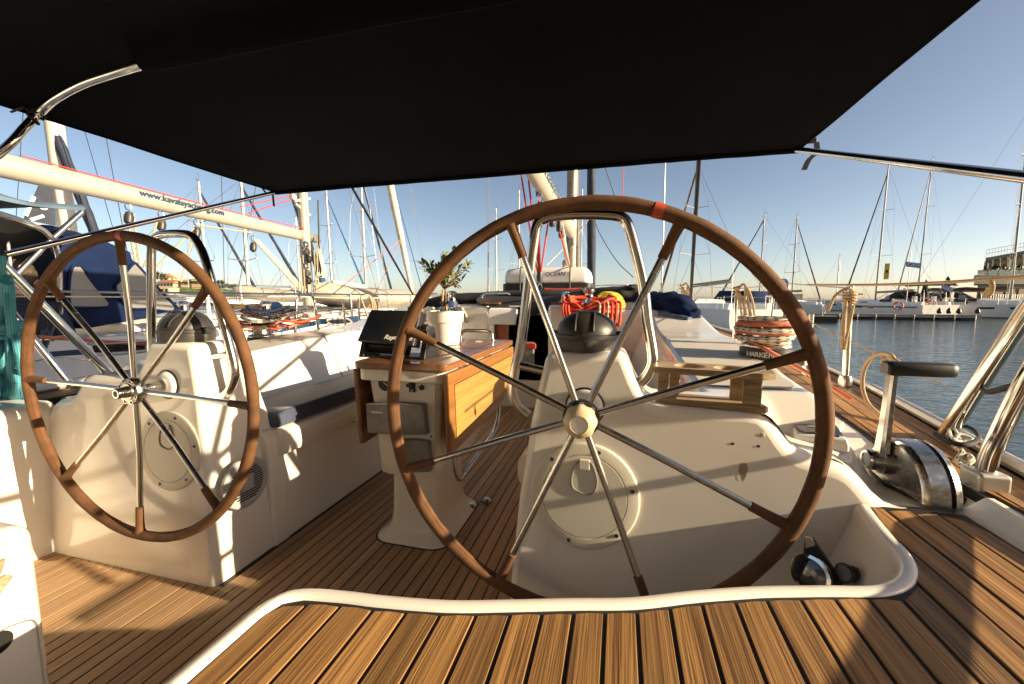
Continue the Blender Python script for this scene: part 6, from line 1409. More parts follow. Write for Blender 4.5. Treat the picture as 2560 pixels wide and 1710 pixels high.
# ---- nearest neighbour to port, alongside us
N1X = -5.15
n1 = yacht('white yacht moored alongside to port with lettered boom and blue sprayhood', (N1X, 4.4, WZ), 0, L=13.2, B=3.95, fb=1.14, roofh=0.8, mast=15.5, mastx=0.115, stripe='bluestripe', boom=False, hood=None, furlm=None, far=False, wheel=False, mastr=0.085, windows=False, rake=0.008, back=False, mastm='boompaint')
def W(x, y, z): return V((x, y, z))
def part(mb, name, mat, **k): return mb.build(name, mat, n1, **k)
# boom with lettering
b0, b1 = at(768, 592, X=N1X), at(-30, 405, X=N1X)
m = MB(); P = [b0+(b1-b0)*i/6 for i in range(7)]; m.tube(P, [0.082, 0.088, 0.092, 0.096, 0.10, 0.104, 0.108], 20, ell=(0.85, 1.0)); nb = part(m, 'boom', 'boompaint', sharp=60)
m = MB(); d = (b0-b1).normalized(); m.tube([b0, b0+d*0.20, b0+d*0.30], [0.086, 0.07, 0.04], 14); m.build('boom_end', 'greyplastic', nb)
tx0 = at(350, 490, X=N1X+0.125); tx1 = at(512, 516, X=N1X+0.125)
text_mesh('lettering', 'www.kavalayachting.com', 0.098, at(350, 488, X=N1X+0.092), d, (0.02, 0, 1), 'bluestripe', nb, 0.001, 0.0, bold=0.002)
m = MB(); up_ = [b0+(b1-b0)*t+V((0.05, 0, 0.115-0.02*math.sin(pi*t))) for t in (0.02, 0.3, 0.6, 0.95)]; m.tube(smooth_path(up_, 5), 0.006, 5); m.build('outhaul', 'red', nb)
for px, py in ((320, 520), (402, 540), (490, 560), (632, 600)):
    q = at(px, py-4, X=N1X+0.03); k = MB(); k.tube([q+V((0.0, 0.03*cos(a), 0.04*sin(a))) for a in [2*pi*j/10 for j in range(10)]], 0.006, 5, closed=True); k.build('boom_shackle', 'steel', nb)
    k = MB(); k.lathe([(0.008, -0.09), (0.04, -0.06), (0.045, 0), (0.03, 0.05), (0.006, 0.06)], q-V((0, 0, 0.11)), (0.0, 0.15, 1), 12); k.build('boom_block', 'compass', nb)
def nl(pts, r, mat, name, sm=0):
    k = MB(); k.tube(smooth_path(pts, sm) if sm else pts, r, 6); return part(k, name, mat, sharp=80)
X = N1X+0.03
nl([at(316, 535, X=X), at(345, 690, X=X)], 0.012, 'ropetan', 'mainsheet_fall'); nl([at(333, 535, X=X), at(353, 690, X=X)], 0.012, 'ropetan', 'mainsheet_fall')
nl([at(393, 552, X=X), at(378, 600, X=X)], 0.012, 'ropetan', 'mainsheet_fall'); nl([at(408, 552, X=X), at(395, 600, X=X), at(340, 700, X=X-0.3)], 0.012, 'ropetan', 'mainsheet_fall')
nl([at(485, 570, X=X), at(380, 680, X=X)], 0.011, 'ropetan', 'mainsheet_fall'); nl([at(487, 572, X=X), at(452, 705, X=X)], 0.011, 'ropetan', 'mainsheet_fall')
nl([at(490, 562, X=X), at(630, 582, X=X)], 0.010, 'ropetan', 'reefing_line')
for k in range(4):
    nl([at(636+k*3, 600, X=X), at(752+k*5, 728, X=X)], 0.014, 'ropewhite', 'vang_line')
nl([at(735, 487, X=N1X), at(600, 517, X=N1X)], 0.007, 'red', 'reefing_line'); nl([at(735, 497, X=N1X), at(622, 532, X=N1X)], 0.007, 'red', 'reefing_line')
k = MB(); q = at(732, 492, X=N1X); k.obox(q+V((0, 0.2, 0)), V((0.02, 0, 0)), V((0, 0.18, 0.06)), V((0, 0, 0.02))); k.obox(q+V((0, 0.2, -0.16)), V((0.02, 0, 0)), V((0, 0.16, -0.06)), V((0, 0, 0.02))); k.lathe([(0.05, -0.03), (0.05, 0.03)], q, (1, 0, 0), 12); part(k, 'spinnaker_car', 'alu')
for i in range(7):
    x0 = 748+i*7; nl([at(x0+2, 610+random.uniform(0, 60), X=N1X+0.1), at(x0+8, 738, X=N1X+0.12)], 0.009, ('ropewhite', 'ropetan', 'wiredark', 'ropewhite', 'bluetape', 'ropetan', 'ropewhite')[i], 'halyard')
for i in range(7):
    pts = [at(792, 590, X=N1X+0.15), at(798+i, 640, X=N1X+0.15), at(805+i*1.5, 675+i*2, X=N1X+0.15), at(800-i, 690, X=N1X+0.15), at(795, 660, X=N1X+0.15), at(793, 600, X=N1X+0.15)]
    nl(pts, 0.012, 'ropewhite', 'halyard_coil', 5)
for i in range(6):
    k = MB(); q = at(764+4*(i % 3), 612+i*18, X=N1X+0.12); k.sphere(q, 0.06, 8, 6, (0.7, 1, 1.1)); part(k, 'mast_block', ('steelworn', 'wiredark', 'black')[i % 3])
nl([at(795, 500, X=N1X+0.1), at(800, 735, X=N1X+0.1)], 0.012, 'leafgreen', 'halyard'); 
k = MB(); k.tube([at(803, 660, X=N1X+0.12), at(806, 735, X=N1X+0.12)], 0.03, 6); part(k, 'blue_line_bag', 'bluetape')
# furled genoa (white) and its lines
q0, q1 = at(1030, 728, X=N1X), at(974, 455, X=N1X); dirf = (q1-q0)
k = MB(); nn = 30; k.tube([q0+dirf*(i/nn*2.2) for i in range(nn+1)], [lerp(0.055, 0.085, min(1, i/10))*(1+0.07*sin(i*1.9)) for i in range(nn+1)], 12); part(k, 'furled_sail', 'sailwhite', sharp=70)
nl([at(1003, 598, X=N1X), at(820, 745, X=N1X+1.5)], 0.007, 'ropered', 'jib_sheet'); nl([at(1003, 604, X=N1X), at(920, 770, X=N1X+1.6)], 0.007, 'ropered', 'jib_sheet')
nl([at(982, 455, X=N1X), at(1058, 735, X=N1X+0.3)], 0.012, 'bluetape', 'spare_halyard')
nl([at(690, 860, X=-3.2), at(860, 800, X=-3.3)], 0.007, 'ropered', 'deck_line')
# sprayhood: navy cloth panels over hoops, with two clear windows, plus the hood's front screen
S = lambda x, y, X=-4.15: at(x, y, X=X)
ys_, zs_ = [], []
hood_side = [S(148, 640), S(152, 790), S(215, 822), S(330, 800), S(410, 782), S(455, 778), S(440, 760), S(420, 742), S(380, 700), S(330, 648), S(325, 630), S(270, 606), S(205, 590), S(160, 592)]
back = [V((-6.15, p.y, p.z)) for p in hood_side]
ctr = sum(hood_side, V())/len(hood_side)
m = MB(); inn_ = [p+V((0.10, 0, 0)) if p.z < 0.0 else p-V((0.12, 0, 0)) for p in hood_side]
hr_ = [[p.copy() for p in hood_side], [p+V((-0.35, 0, 0.10 if p.z > 0 else 0)) for p in hood_side], [p+V((-1.0, 0, 0.16 if p.z > 0 else 0)) for p in hood_side], [p+V((-1.65, 0, 0.10 if p.z > 0 else 0)) for p in hood_side], back]
m.loft(hr_, True, False); nh = len(hood_side)
m.f = [f for i, f in enumerate(m.f) if i % nh not in (0, 13)]      # open to the cockpit aft
m.f.append(list(range(nh))[::-1])
hood = part(m, 'sprayhood', 'navy', sharp=45)
k = MB(); k.tube(back, 0.03, 6, closed=True); k.build('far_frame', 'navy', hood)
def win(pts, mat='vinyl', X=-4.14):
    P = smooth_path([at(x, y, X=X) for x, y in pts], 5, True); k = MB(); k.loft([P, [p+V((0.004, 0, 0)) for p in P]]); o_ = k.build('hood_window', mat, hood)
    g = MB(); g.tube([p+V((0.006, 0, 0)) for p in P], 0.010, 6, closed=True); g.build('window_seam', 'navy', hood)
win([(180, 668), (172, 700), (172, 760), (178, 768), (262, 768), (274, 760), (268, 750), (230, 705), (205, 668), (192, 664)])
win([(332, 660), (300, 700), (288, 722), (320, 768), (370, 772), (425, 778), (437, 768), (420, 748), (380, 705), (345, 665)])
# aft cloth edge and frame hoop of the hood (dark inside), bimini of the neighbour
k = MB(); pts = [at(0, 535, X=-3.75), at(60, 555, X=-3.8), at(118, 585, X=-3.95), at(146, 640, X=-4.1), at(150, 790, X=-4.15)]; k.tube(smooth_path(pts, 6), 0.020, 8); part(k, 'hood_hoop', 'steel', sharp=60)
A = [at(-40, 470, X=-4.05), at(80, 505, X=-4.05), at(205, 512, X=-4.1)]; Bq = [at(-40, 492, X=-4.0), at(80, 515, X=-4.0), at(210, 528, X=-4.05)]
m = MB(); rows = []
for a, b in zip(smooth_path(A, 6), smooth_path(Bq, 6)):
    rows.append([b, lerp(b, a, 0.5)+V((0.03, 0, 0)), a, a+V((-0.5, 0, 0.05)), a+V((-1.2, 0, 0.07)), a+V((-2.0, 0, -0.02)), a+V((-2.05, 0, -0.08)), a+V((-1.2, 0, 0.03)), a+V((-0.5, 0, 0.01))])
m.loft(rows, True, True); part(m, 'bimini', 'bluegrey', sharp=50)
m = MB(); rows = []
for x_, y_, z_ in ((0, 0, 0),):
    C0 = [at(-60, 520, X=-3.9), at(20, 545, X=-3.9), at(80, 570, X=-3.95), at(122, 596, X=-4.05)]; C1 = [at(-60, 660, X=-4.3), at(20, 640, X=-4.3), at(80, 628, X=-4.3), at(130, 612, X=-4.3)]
    m.loft([[a, b, b+V((-1.5, 0.2, 0)), a+V((-1.5, 0.2, 0.05))] for a, b in zip(smooth_path(C0, 5), smooth_path(C1, 5))]); part(m, 'hood_aft_cloth', 'canvas', sharp=50)
nl([at(205, 530, X=-4.0), at(120, 606, X=-4.0), at(25, 702, X=-4.0)], 0.020, 'steel', 'bimini_leg')
nl([at(125, 610, X=-4.1), at(160, 655, X=-4.1)], 0.018, 'black', 'hood_brace')
nl([at(108, 870, X=-3.6), at(150, 760, X=-3.9)], 0.02, 'black', 'hood_strap')
nl([at(15, 560, X=-4.15), at(30, 700, X=-4.15)], 0.01, 'alu', 'hood_frame')
# topsides: hull windows, stripe and lettering
def hwin(pts, X):
    P = smooth_path([at(x, y, X=X) for x, y in pts], 4, True); k = MB(); k.loft([P, [p+V((0.01, 0, 0)) for p in P]]); o_ = part(k, 'hull_window', 'glassdark', sharp=50)
    g = MB(); g.tube([p+V((0.012, 0, 0)) for p in P], 0.012, 8, closed=True); g.build('window_frame', 'alu', o_)
k = MB()
hx = -3.17
hwin([(222, 862), (224, 876), (240, 886), (355, 878), (362, 868), (355, 852), (230, 856)], hx)
hwin([(655, 818), (672, 832), (690, 834), (675, 815)], hx)
hwin([(815, 800), (830, 812), (875, 808), (862, 796)], hx)
st_ = MB(); st_.loft([[at(112, 880, X=hx), at(112, 893, X=hx)], [at(215, 872, X=hx), at(218, 886, X=hx)]], closed=False, cap=False); st_.loft([[at(690, 818, X=hx), at(694, 832, X=hx)], [at(800, 800, X=hx), at(800, 812, X=hx)], [at(900, 790, X=hx), at(900, 800, X=hx)]], closed=False, cap=False); part(st_, 'topside_stripe', 'bluestripe')
text_mesh('lettering', 'AR', 0.10, at(60, 858, X=hx+0.004), (0, 1, 0), (0, 0, 1), 'bluestripe', n1, 0.002)
nl([at(95, 842, X=hx+0.02), at(240, 852, X=hx+0.02), at(380, 862, X=hx+0.02)], 0.012, 'ropered', 'mooring_line', 4)
nl([at(230, 862, X=hx+0.03), at(380, 852, X=hx+0.03)], 0.005, 'alu', 'rub_rail')
# deck gear: hand rails, pole, dinghies, coiled lines
nl([at(560, 782, X=-4.1), at(820, 772, X=-4.2)], 0.018, 'steelworn', 'hand_rail'); nl([at(480, 770, X=-4.7), at(800, 765, X=-4.9)], 0.02, 'alu', 'hand_rail')
k = MB(); k.tube([at(580, 768, X=-4.6), at(660, 764, X=-4.6)], 0.03, 8); k2 = part(k, 'boat_hook', 'stake', sharp=60)
k = MB(); k.tube([at(660, 764, X=-4.6), at(697, 764, X=-4.6)], 0.05, 8); k.build('hook_grip', 'bluetape', k2, sharp=60)

# hatches, winches and lines on the neighbour's coachroof and deck
for xx, yy, w2, l2, zr in ((-5.15, 6.35, 0.26, 0.26, -0.165), (-4.75, 5.0, 0.20, 0.22, -0.145), (-5.55, 5.0, 0.20, 0.22, -0.145), (-4.35, 5.6, 0.16, 0.3, -0.20)):
    k = MB(); k.box(xx-w2, xx+w2, yy-l2, yy+l2, zr-0.03, zr+0.045); o_ = part(k, 'deck_hatch', 'alu', bevel=0.02); k = MB(); k.box(xx-w2+.04, xx+w2-.04, yy-l2+.04, yy+l2-.04, zr+0.046, zr+0.055); k.build('hatch_glass', 'glassdark', o_)
for xx, yy, zr in ((-4.45, 4.35, -0.20), (-5.85, 4.35, -0.20), (-3.75, 3.2, -0.28), (-3.72, 2.7, -0.28)):
    k = MB(); k.lathe([(0.10, 0), (0.095, 0.05), (0.06, 0.07), (0.055, 0.12), (0.075, 0.15), (0.05, 0.19), (0.001, 0.19)], (xx, yy, zr), (0, 0, 1), 18); part(k, 'deck_winch', 'steel')
for i in range(5):
    nl([V((-4.55+i*0.09, 4.5, -0.135)), V((-4.6+i*0.11, 5.3, -0.125)), V((-5.0+0.03*i, 5.75, -0.12))], 0.008, ('ropewhite', 'ropered', 'bluetape', 'ropewhite', 'leafgreen')[i], 'led_line', 4)
for i in range(5):
    c0 = V((-3.62, 3.9+0.05*i, -0.50)); nl([c0+V((0.0, -0.15, 0.02*i)), c0+V((0.16, 0.0, 0.03)), c0+V((0.02, 0.2, 0.02*i)), c0+V((-0.14, 0.05, 0.03)), c0+V((-0.02, -0.13, 0.02*i))], 0.012, 'navysail' if i % 2 else 'ropewhite', 'deck_coil', 5)
# ---- dinghies on the foredecks
def dinghy(label, c, L, rz, s=1.0):
    t = thing('inflatable_dinghy', label, 'dinghy', c, 'grey dinghies', rz)
    m = MB(); nn = 22; rings = []
    for i in range(nn+1):
        u = i/nn; x = lerp(-L/2, L/2, u); w = s*0.55*min(1, (u/0.30+0.02))**0.6*min(1, ((1-u)/0.06+0.25))**0.5; hgt = s*0.42*min(1, (u/0.12+0.15))**0.5*min(1, ((1-u)/0.08+0.3))**0.5
        zc = 0.26*s+0.16*s*max(0, 0.35-u)/0.35
        rings.append([V((x, w*cos(a)*(1+0.10*cos(2*a)), zc+hgt*0.55*sin(a)*(1.0 if sin(a) > 0 else 0.75))) for a in [2*pi*k/20 for k in range(20)]])
    m.loft(rings); m.build('hull_tube', 'dinghy', t, local=True, sharp=60)
    for u in (0.30, 0.62):
        r = rings[int(u*nn)]; g = MB(); g.tube([p+V((0, 0, 0.004)) for p in r], 0.012, 6, closed=True); g.build('seam', 'greylight', t, local=True)
    g = MB(); r0 = [rings[i][1]+V((0, 0.02, 0)) for i in range(3, nn-2)]; g.tube(r0, 0.014, 6); g.build('grab_line', 'ropetan', t, local=True, sharp=80)
    return t
q0, q1 = at(800, 770, X=-4.9), at(968, 776, X=-4.9)
dinghy('large pale grey inflatable dinghy lying upside down on the neighbour foredeck behind the mast', V((-4.95, 7.15, -0.26)), 2.5, math.radians(78), 1.02)
dinghy('smaller grey inflatable dinghy farther left, shaded beneath, beyond the neighbour yacht', V((-8.9, 9.3, -0.12)), 2.3, math.radians(55), 0.85)
# ---- the man in the neighbour's cockpit
def skin_body(name, joints, edges, mat, parent, sub=2):
    me = bpy.data.meshes.new(name); off = wloc(parent)
    me.from_pydata([tuple(V(j[:3])-off) for j in joints], edges, []); me.materials.append(M[mat])
    o = bpy.data.objects.new(name, me); col.objects.link(o); o.parent = parent
    sm = o.modifiers.new('skin', 'SKIN'); sm.use_smooth_shade = True
    for i, j in enumerate(joints):
        sv = me.skin_vertices[0].data[i]; r = j[3]; sv.radius = r if isinstance(r, tuple) else (r, r); sv.use_root = (i == 0)
    s_ = o.modifiers.new('sub', 'SUBSURF'); s_.levels = sub; s_.render_levels = sub
    return o
def person(label, loc, face, mats, seated=False, s=1.0, grp=None, hairm='hair'):
    """face: heading angle of the person's front from +Y, clockwise"""
    t = thing('person', label, 'person', loc, grp); o = V(loc)
    fd = V((sin(face), cos(face), 0)); rt = V((cos(face), -sin(face), 0)); up = V((0, 0, 1))
    def P(r, f, u): return o+(rt*r+fd*f+up*u)*s
    hip = 0.92 if not seated else 0.46
    z = lambda v: hip+v
    J = [(*P(0, 0, z(0)), (0.15*s, 0.12*s)), (*P(0, 0.01, z(0.22)), (0.145*s, 0.11*s)), (*P(0, 0.0, z(0.42)), (0.17*s, 0.115*s)), (*P(0, 0.0, z(0.53)), (0.075*s, 0.07*s)), (*P(0, 0.02, z(0.585)), (0.055*s, 0.058*s)), (*P(0, 0.035, z(0.665)), (0.074*s, 0.09*s)), (*P(0, 0.035, z(0.75)), (0.068*s, 0.083*s))]
    E_ = [(0, 1), (1, 2), (2, 3), (3, 4), (4, 5), (5, 6)]
    for sg in (-1, 1):
        b = len(J); J += [(*P(sg*0.19, 0, z(0.47)), 0.062*s), (*P(sg*0.25, -0.01, z(0.20)), 0.050*s), (*P(sg*0.22, 0.20, z(0.08)), 0.040*s), (*P(sg*0.19, 0.28, z(0.07)), 0.034*s)]
        E_ += [(2, b), (b, b+1), (b+1, b+2), (b+2, b+3)]
        b = len(J)
        if seated: J += [(*P(sg*0.10, 0.06, z(-0.02)), 0.09*s), (*P(sg*0.13, 0.45, z(0.0)), 0.066*s), (*P(sg*0.13, 0.47, z(-0.40)), 0.048*s), (*P(sg*0.13, 0.60, z(-0.44)), 0.040*s)]
        else: J += [(*P(sg*0.10, 0.0, z(-0.10)), 0.092*s), (*P(sg*0.11, 0.02, z(-0.46)), 0.064*s), (*P(sg*0.11, -0.01, z(-0.86)), 0.045*s), (*P(sg*0.12, 0.12, z(-0.89)), 0.04*s)]
        E_ += [(0, b), (b, b+1), (b+1, b+2), (b+2, b+3)]
    body = skin_body('body', J, E_, 'skin', t)
    # jacket over trunk and arms, trousers over legs
    jj = [0, 1, 2, 3]+[7, 8, 9]+[15, 16, 17]
    grow = 0.018*s
    def sub_(ids, eds, mat, name):
        JJ = []
        for i in ids:
            r = J[i][3]; r = (r[0]+grow, r[1]+grow) if isinstance(r, tuple) else r+grow; JJ.append((*J[i][:3], r))
        ix = {k: n for n, k in enumerate(ids)}
        return skin_body(name, JJ, [(ix[a], ix[b]) for a, b in eds], mat, t)
    sub_([0, 1, 2, 3, 4, 7, 8, 9, 15, 16, 17], [(0, 1), (1, 2), (2, 3), (3, 4), (2, 7), (7, 8), (8, 9), (2, 15), (15, 16), (16, 17)], mats[0], 'jacket')
    sub_([0, 11, 12, 13, 19, 20, 21], [(0, 11), (11, 12), (12, 13), (0, 19), (19, 20), (20, 21)], mats[1], 'trousers')
    h = MB(); c = P(0, 0.02, z(0.725)); h.sphere(c, 0.105*s, 20, 14, (0.86, 1.0, 1.18))
    h.v = [v for v in h.v]
    for v in h.v:
        d = (v-c); f = d.dot(fd)/s; u_ = d.z/s
        if f > 0.045 and u_ < 0.055: v -= fd*(f-0.02)*s*0.9
        if u_ < -0.085: v -= d*0.25
        v += d*0.05*noise.noise(v*40)
    h.build('hair', hairm, t, sharp=80)
    for sg in (-1, 1):
        e = MB(); e.sphere(P(sg*0.082, 0.03, z(0.685)), 0.024*s, 8, 6, (0.5, 1, 1.4)); e.build('ear', 'skin', body)
        e = MB(); e.sphere(P(sg*0.032, 0.118, z(0.70)), 0.012*s, 8, 6); e.build('eye', 'black', body)
    e = MB(); e.sphere(P(0, 0.128, z(0.67)), 0.017*s, 8, 6, (0.8, 1.1, 1.3)); e.build('nose', 'skin', body)
    e = MB(); e.sphere(P(0, 0.118, z(0.63)), 0.02*s, 8, 6, (1.2, 0.4, 0.3)); e.build('mouth', 'redpaint', body)
    return t
hd = at(38, 670, X=-4.35)
person('man with short brown hair in dark blue jacket, seen from behind at the left edge', V((hd.x, hd.y, hd.z-1.24)), math.radians(-38), ('jacket', 'greyplastic'), True)
# ---- second yacht to port and the rows beyond
yacht('white yacht two berths to port with thick mast at the left edge', (-9.6, 4.95, WZ), 0, L=14.5, B=4.2, fb=1.35, mast=17, mastx=0.02, hood='bluegrey', furlm='navysail', far=False, mastr=0.13, stripe=None, boom=True, rake=0.012, group='yachts moored to port', windows=True)
fs2 = MB(); q0, q1 = at(246, 606, X=-8.9), at(134, 320, X=-9.6); fs2.tube([q0.lerp(q1, i/16) for i in range(17)], [0.075+0.006*sin(i*2.1) for i in range(17)], 10); tag(fs2.build('furled_staysail', 'navysail', sharp=70), 'dark navy furled staysail slanting down just right of the thick left mast', 'sail')
flg = thing('house_banner', 'dark banner panel with round white emblem hanging by the thick mast at the left', 'banner', at(118, 510, X=-7.4))
m = MB(); P = [at(100, 458, X=-7.4), at(131, 458, X=-7.4), at(140, 565, X=-7.4), at(60, 548, X=-7.4)]; m.loft([P, [p+V((-0.012, 0.0, 0)) for p in P]]); m.build('cloth', 'navysail', flg)
m = MB(); c = at(109, 517, X=-7.385); e1 = (at(125, 517, X=-7.385)-c).length*0.62; m.lathe([(e1, -0.004), (e1, 0.004)], c, (1, -0.3, 0), 28); emb = m.build('emblem_disc', 'flagwhite', flg)
m = MB(); a = V((0.3, 1, 0)).normalized()
m.obox(c+V((0.012, 0, 0.02)), a*e1*0.60, V((0.002, 0, 0)), V((0, 0, 0.012))+a*0.0); m.obox(c+V((0.012, 0, 0.0)), a*e1*0.10+V((0, 0, e1*0.55)), V((0.002, 0, 0)), a*0.014); m.obox(c+V((0.012, 0, 0.0)), a*e1*0.35+V((0, 0, e1*0.45)), V((0.002, 0, 0)), a*0.010); m.build('emblem_mark', 'navysail', emb)
for a, b in (((64, 540), (85, 492)), ((75, 550), (108, 540)), ((80, 560), (138, 572))):
    m = MB(); m.tube([at(*a, X=-7.38), at(*b, X=-7.38)], 0.022, 6); m.build('batten', 'white', flg)
def far_yacht(label, px, py_top, D, mast_above=12.5, rz=0.0, **k):
    """stand a yacht so that its mast is on the line of sight of photo column px, D metres off along the camera axis"""
    b = at(px, 750.5, Y=1.0); r = V((b.x, b.y, 0)).normalized(); ca = V((CF.x, CF.y, 0)).normalized()
    p = r*(D/r.dot(ca)); mast = (750-py_top)/FPX*D+1.7-1.3-0.35
    L = k.pop('L', max(10.0, mast*0.85)); mx = k.get('mastx', 0.06)
    off = V((-sin(rz), cos(rz), 0))*(L*mx)
    return yacht(label, (p.x-off.x, p.y-off.y, WZ), rz, L=L, B=L*0.30, mast=mast, **k)
# left background: rows of moored yachts, known by their masts
far_yacht('distant yacht whose pale mast stands just right of the lettered boom middle', 521, 466, 24, rz=0.1, boom=False, hood=None, group='yachts moored to port', rake=0.01)
far_yacht('distant yacht with mast left of the neighbour gooseneck and a wind generator', 624, 455, 21, rz=0.0, boom=False, hood=None, group='yachts moored to port', rake=0.01, furlm='navysail')
far_yacht('distant yacht with short masthead left of the neighbour mast', 751, 549, 40, rz=0.3, hood='bluegrey', group='yachts moored to port', furlm=None, rake=0.01)
far_yacht('distant yacht right of the neighbour mast, blue furled sail on its stay', 832, 480, 34, rz=-0.2, hood=None, furlm='bluetape', group='yachts moored to port', rake=0.02)
far_yacht('distant yacht with tall mast left of the white furled sail', 916, 430, 27, rz=0.1, hood=None, furlm='navysail', group='yachts moored to port', rake=0.02)
far_yacht('distant yacht whose mast stands in open sky right of the olive plant, green halyard', 1241, 527, 46, rz=0.4, hood=None, furlm=None, group='yachts beyond the bow', rake=0.0)
far_yacht('distant yacht mast seen inside the near wheel left of the liferaft lines', 1297, 484, 38, rz=0.5, hood=None, furlm=None, group='yachts beyond the bow', rake=0.0)
far_yacht('distant yacht mast seen just right of our own mast inside the wheel', 1451, 482, 42, rz=0.2, hood=None, furlm=None, group='yachts beyond the bow', rake=0.0)
# right: boats across the basin
far_yacht('yacht with maroon furled sail behind the navy canvas bundle', 1726, 416, 26, rz=math.radians(20), hood=None, furlm='leatherdark', mastm='mastgrey', group='yachts across the basin', rake=0.012, L=11, boom=True)
far_yacht('white yacht with mast inside the right part of the near wheel, grey hood', 1898, 540, 48, rz=math.radians(60), mastm='mastgrey', hood='canvas', furlm='wiredark', group='yachts across the basin', rake=0.0, L=11)
far_yacht('small white yacht with short mast by the bright stanchion, dark forestay', 1979, 545, 52, rz=math.radians(-60), mastm='mastgrey', hood='canvas', furlm='wiredark', group='yachts across the basin', rake=0.0, L=11.5)
rb = lambda px: bearing(px)
def along(px, sgn): return -(rb(px)+sgn*pi/2)
y2 = far_yacht('white yacht pointing left with red lifebuoy on its stern and yellow flag in its rigging', 2188, 424, 47, rz=-bearing(2190)+0.66, hood='canvas', bimini='bluegrey', furlm='wiredark', group='yachts across the basin', L=13, wheel=True, stripe='bluestripe', rake=0.012, mastx=0.10, mastm='mastgrey')
y3 = far_yacht('white yacht half hidden behind, with grey furled sail and second red lifebuoy', 2292, 412, 60, rz=-bearing(2290)+0.62, hood='canvas', furlm='wire', group='yachts across the basin', L=11, wheel=True, rake=0.012, mastx=0.10, mastm='mastgrey')
y1 = far_yacht('largest white yacht across the basin, black bimini and brown stowed sail, dark hull windows', 2526, 285, 40, rz=along(2480, 1)-0.06, hood='canvas', bimini='canvas', furlm=None, group='yachts across the basin', L=15.5, boomcover='leatherdark', wheel=True, rake=0.012, mastx=0.04, mastm='mastgrey', spreaders=3)
far_yacht('grey-hulled yacht at the far end of the breakwater row', 2090, 640, 70, rz=along(2090, -1), hood=None, furlm=None, group='yachts across the basin', L=9, rake=0.0)
# motor cruiser with navy canopy
def basin(px, D, z=WZ):
    b = at(px, 750.5, Y=1.0); r = V((b.x, b.y, 0)).normalized(); ca = V((CF.x, CF.y, 0)).normalized(); p = r*(D/r.dot(ca)); return V((p.x, p.y, z))
mc = thing('motor_cruiser', 'motor cruiser under a navy blue canopy, moored left of the gate rail', 'motorboat', basin(1830, 30), None, math.radians(20))
m = MB(); m.loft([[V((-w_, y, 1.0+0.1*k)), V((-w_*0.8, y, -0.2)), V((w_*0.8, y, -0.2)), V((w_, y, 1.0+0.1*k))] for k, (y, w_) in enumerate(((-3, 1.2), (-1, 1.3), (1.5, 1.2), (3, 0.7), (4, 0.05)))]); m.build('hull', 'hullwhite', mc, local=True)
m = MB(); m.loft([[V((-w_, y, 0.95)), V((-w_, y, 0.95+h_*0.7)), V((-w_*0.75, y, 0.95+h_)), V((w_*0.75, y, 0.95+h_)), V((w_, y, 0.95+h_*0.7)), V((w_, y, 0.95))] for y, w_, h_ in ((-2.9, 1.1, 0.8), (-2.4, 1.15, 1.35), (0.2, 1.15, 1.45), (1.2, 1.0, 0.8), (1.9, 0.8, 0.2))]); cn_ = m.build('canopy', 'navy', mc, local=True, sharp=40)
for x in (-0.5, 0.5):
    m = MB(); m.add([V((x-0.35, -2.86, 1.25)), V((x+0.35, -2.86, 1.25)), V((x+0.3, -2.55, 2.05)), V((x-0.3, -2.55, 2.05))], [(0, 1, 2, 3)]); m.v = [v+V((0, -0.07, 0)) for v in m.v]; m.build('canopy_window', 'vinyl', cn_, local=True)
m = MB(); m.box(-0.3, 0.3, -3.7, -3.05, 0.0, 1.1); m.build('outboard_engine', 'black', mc, local=True, bevel=0.1)
# lifebuoys on the far sterns
def lifebuoy(label, px, py, D):
    p = basin(px, D); c = V((p.x, p.y, -(py-750)/FPX*D)); t = thing('lifebuoy', label, 'lifebuoy', c, 'red lifebuoys'); d = c.copy(); d.z = 0; d.normalize(); s_ = V((d.y, -d.x, 0))
    n = 24
    for k in range(4):
        for mat, a0, a1 in (('lifered', k*pi/2, k*pi/2+1.25), ('white', k*pi/2+1.25, k*pi/2+pi/2)):
            m = MB(); m.tube([c+(s_*cos(a)+V((0, 0, 1))*sin(a))*0.33 for a in [lerp(a0, a1, i/6) for i in range(7)]], 0.075, 8); m.build('segment' if mat == 'lifered' else 'band', mat, t, sharp=70)
lifebuoy('red lifebuoy hanging on the stern of the left-pointing yacht', 2247, 764, 40)
lifebuoy('red lifebuoy on the rail beside the largest yacht stern', 2329, 760, 40)
for k, (px, lab) in enumerate(((2351, 'black teardrop fender nearest the stern of the largest yacht'), (2375, 'black fender, second along the largest yacht hull'), (2400, 'black fender, third along the largest yacht hull'), (2447, 'low black fender near the middle of the largest yacht hull'))):
    p = basin(px, 37.2); m = MB(); z0 = -(783-750)/FPX*37.2; m.lathe([(0.01, 0.55), (0.05, 0.5), (0.16, 0.3), (0.19, 0.12), (0.12, 0.0), (0.01, -0.02)], V((p.x, p.y, z0)), (0, 0, 1), 12); tag(m.build('fender', 'black'), lab, 'fender', 'fenders of the largest yacht')
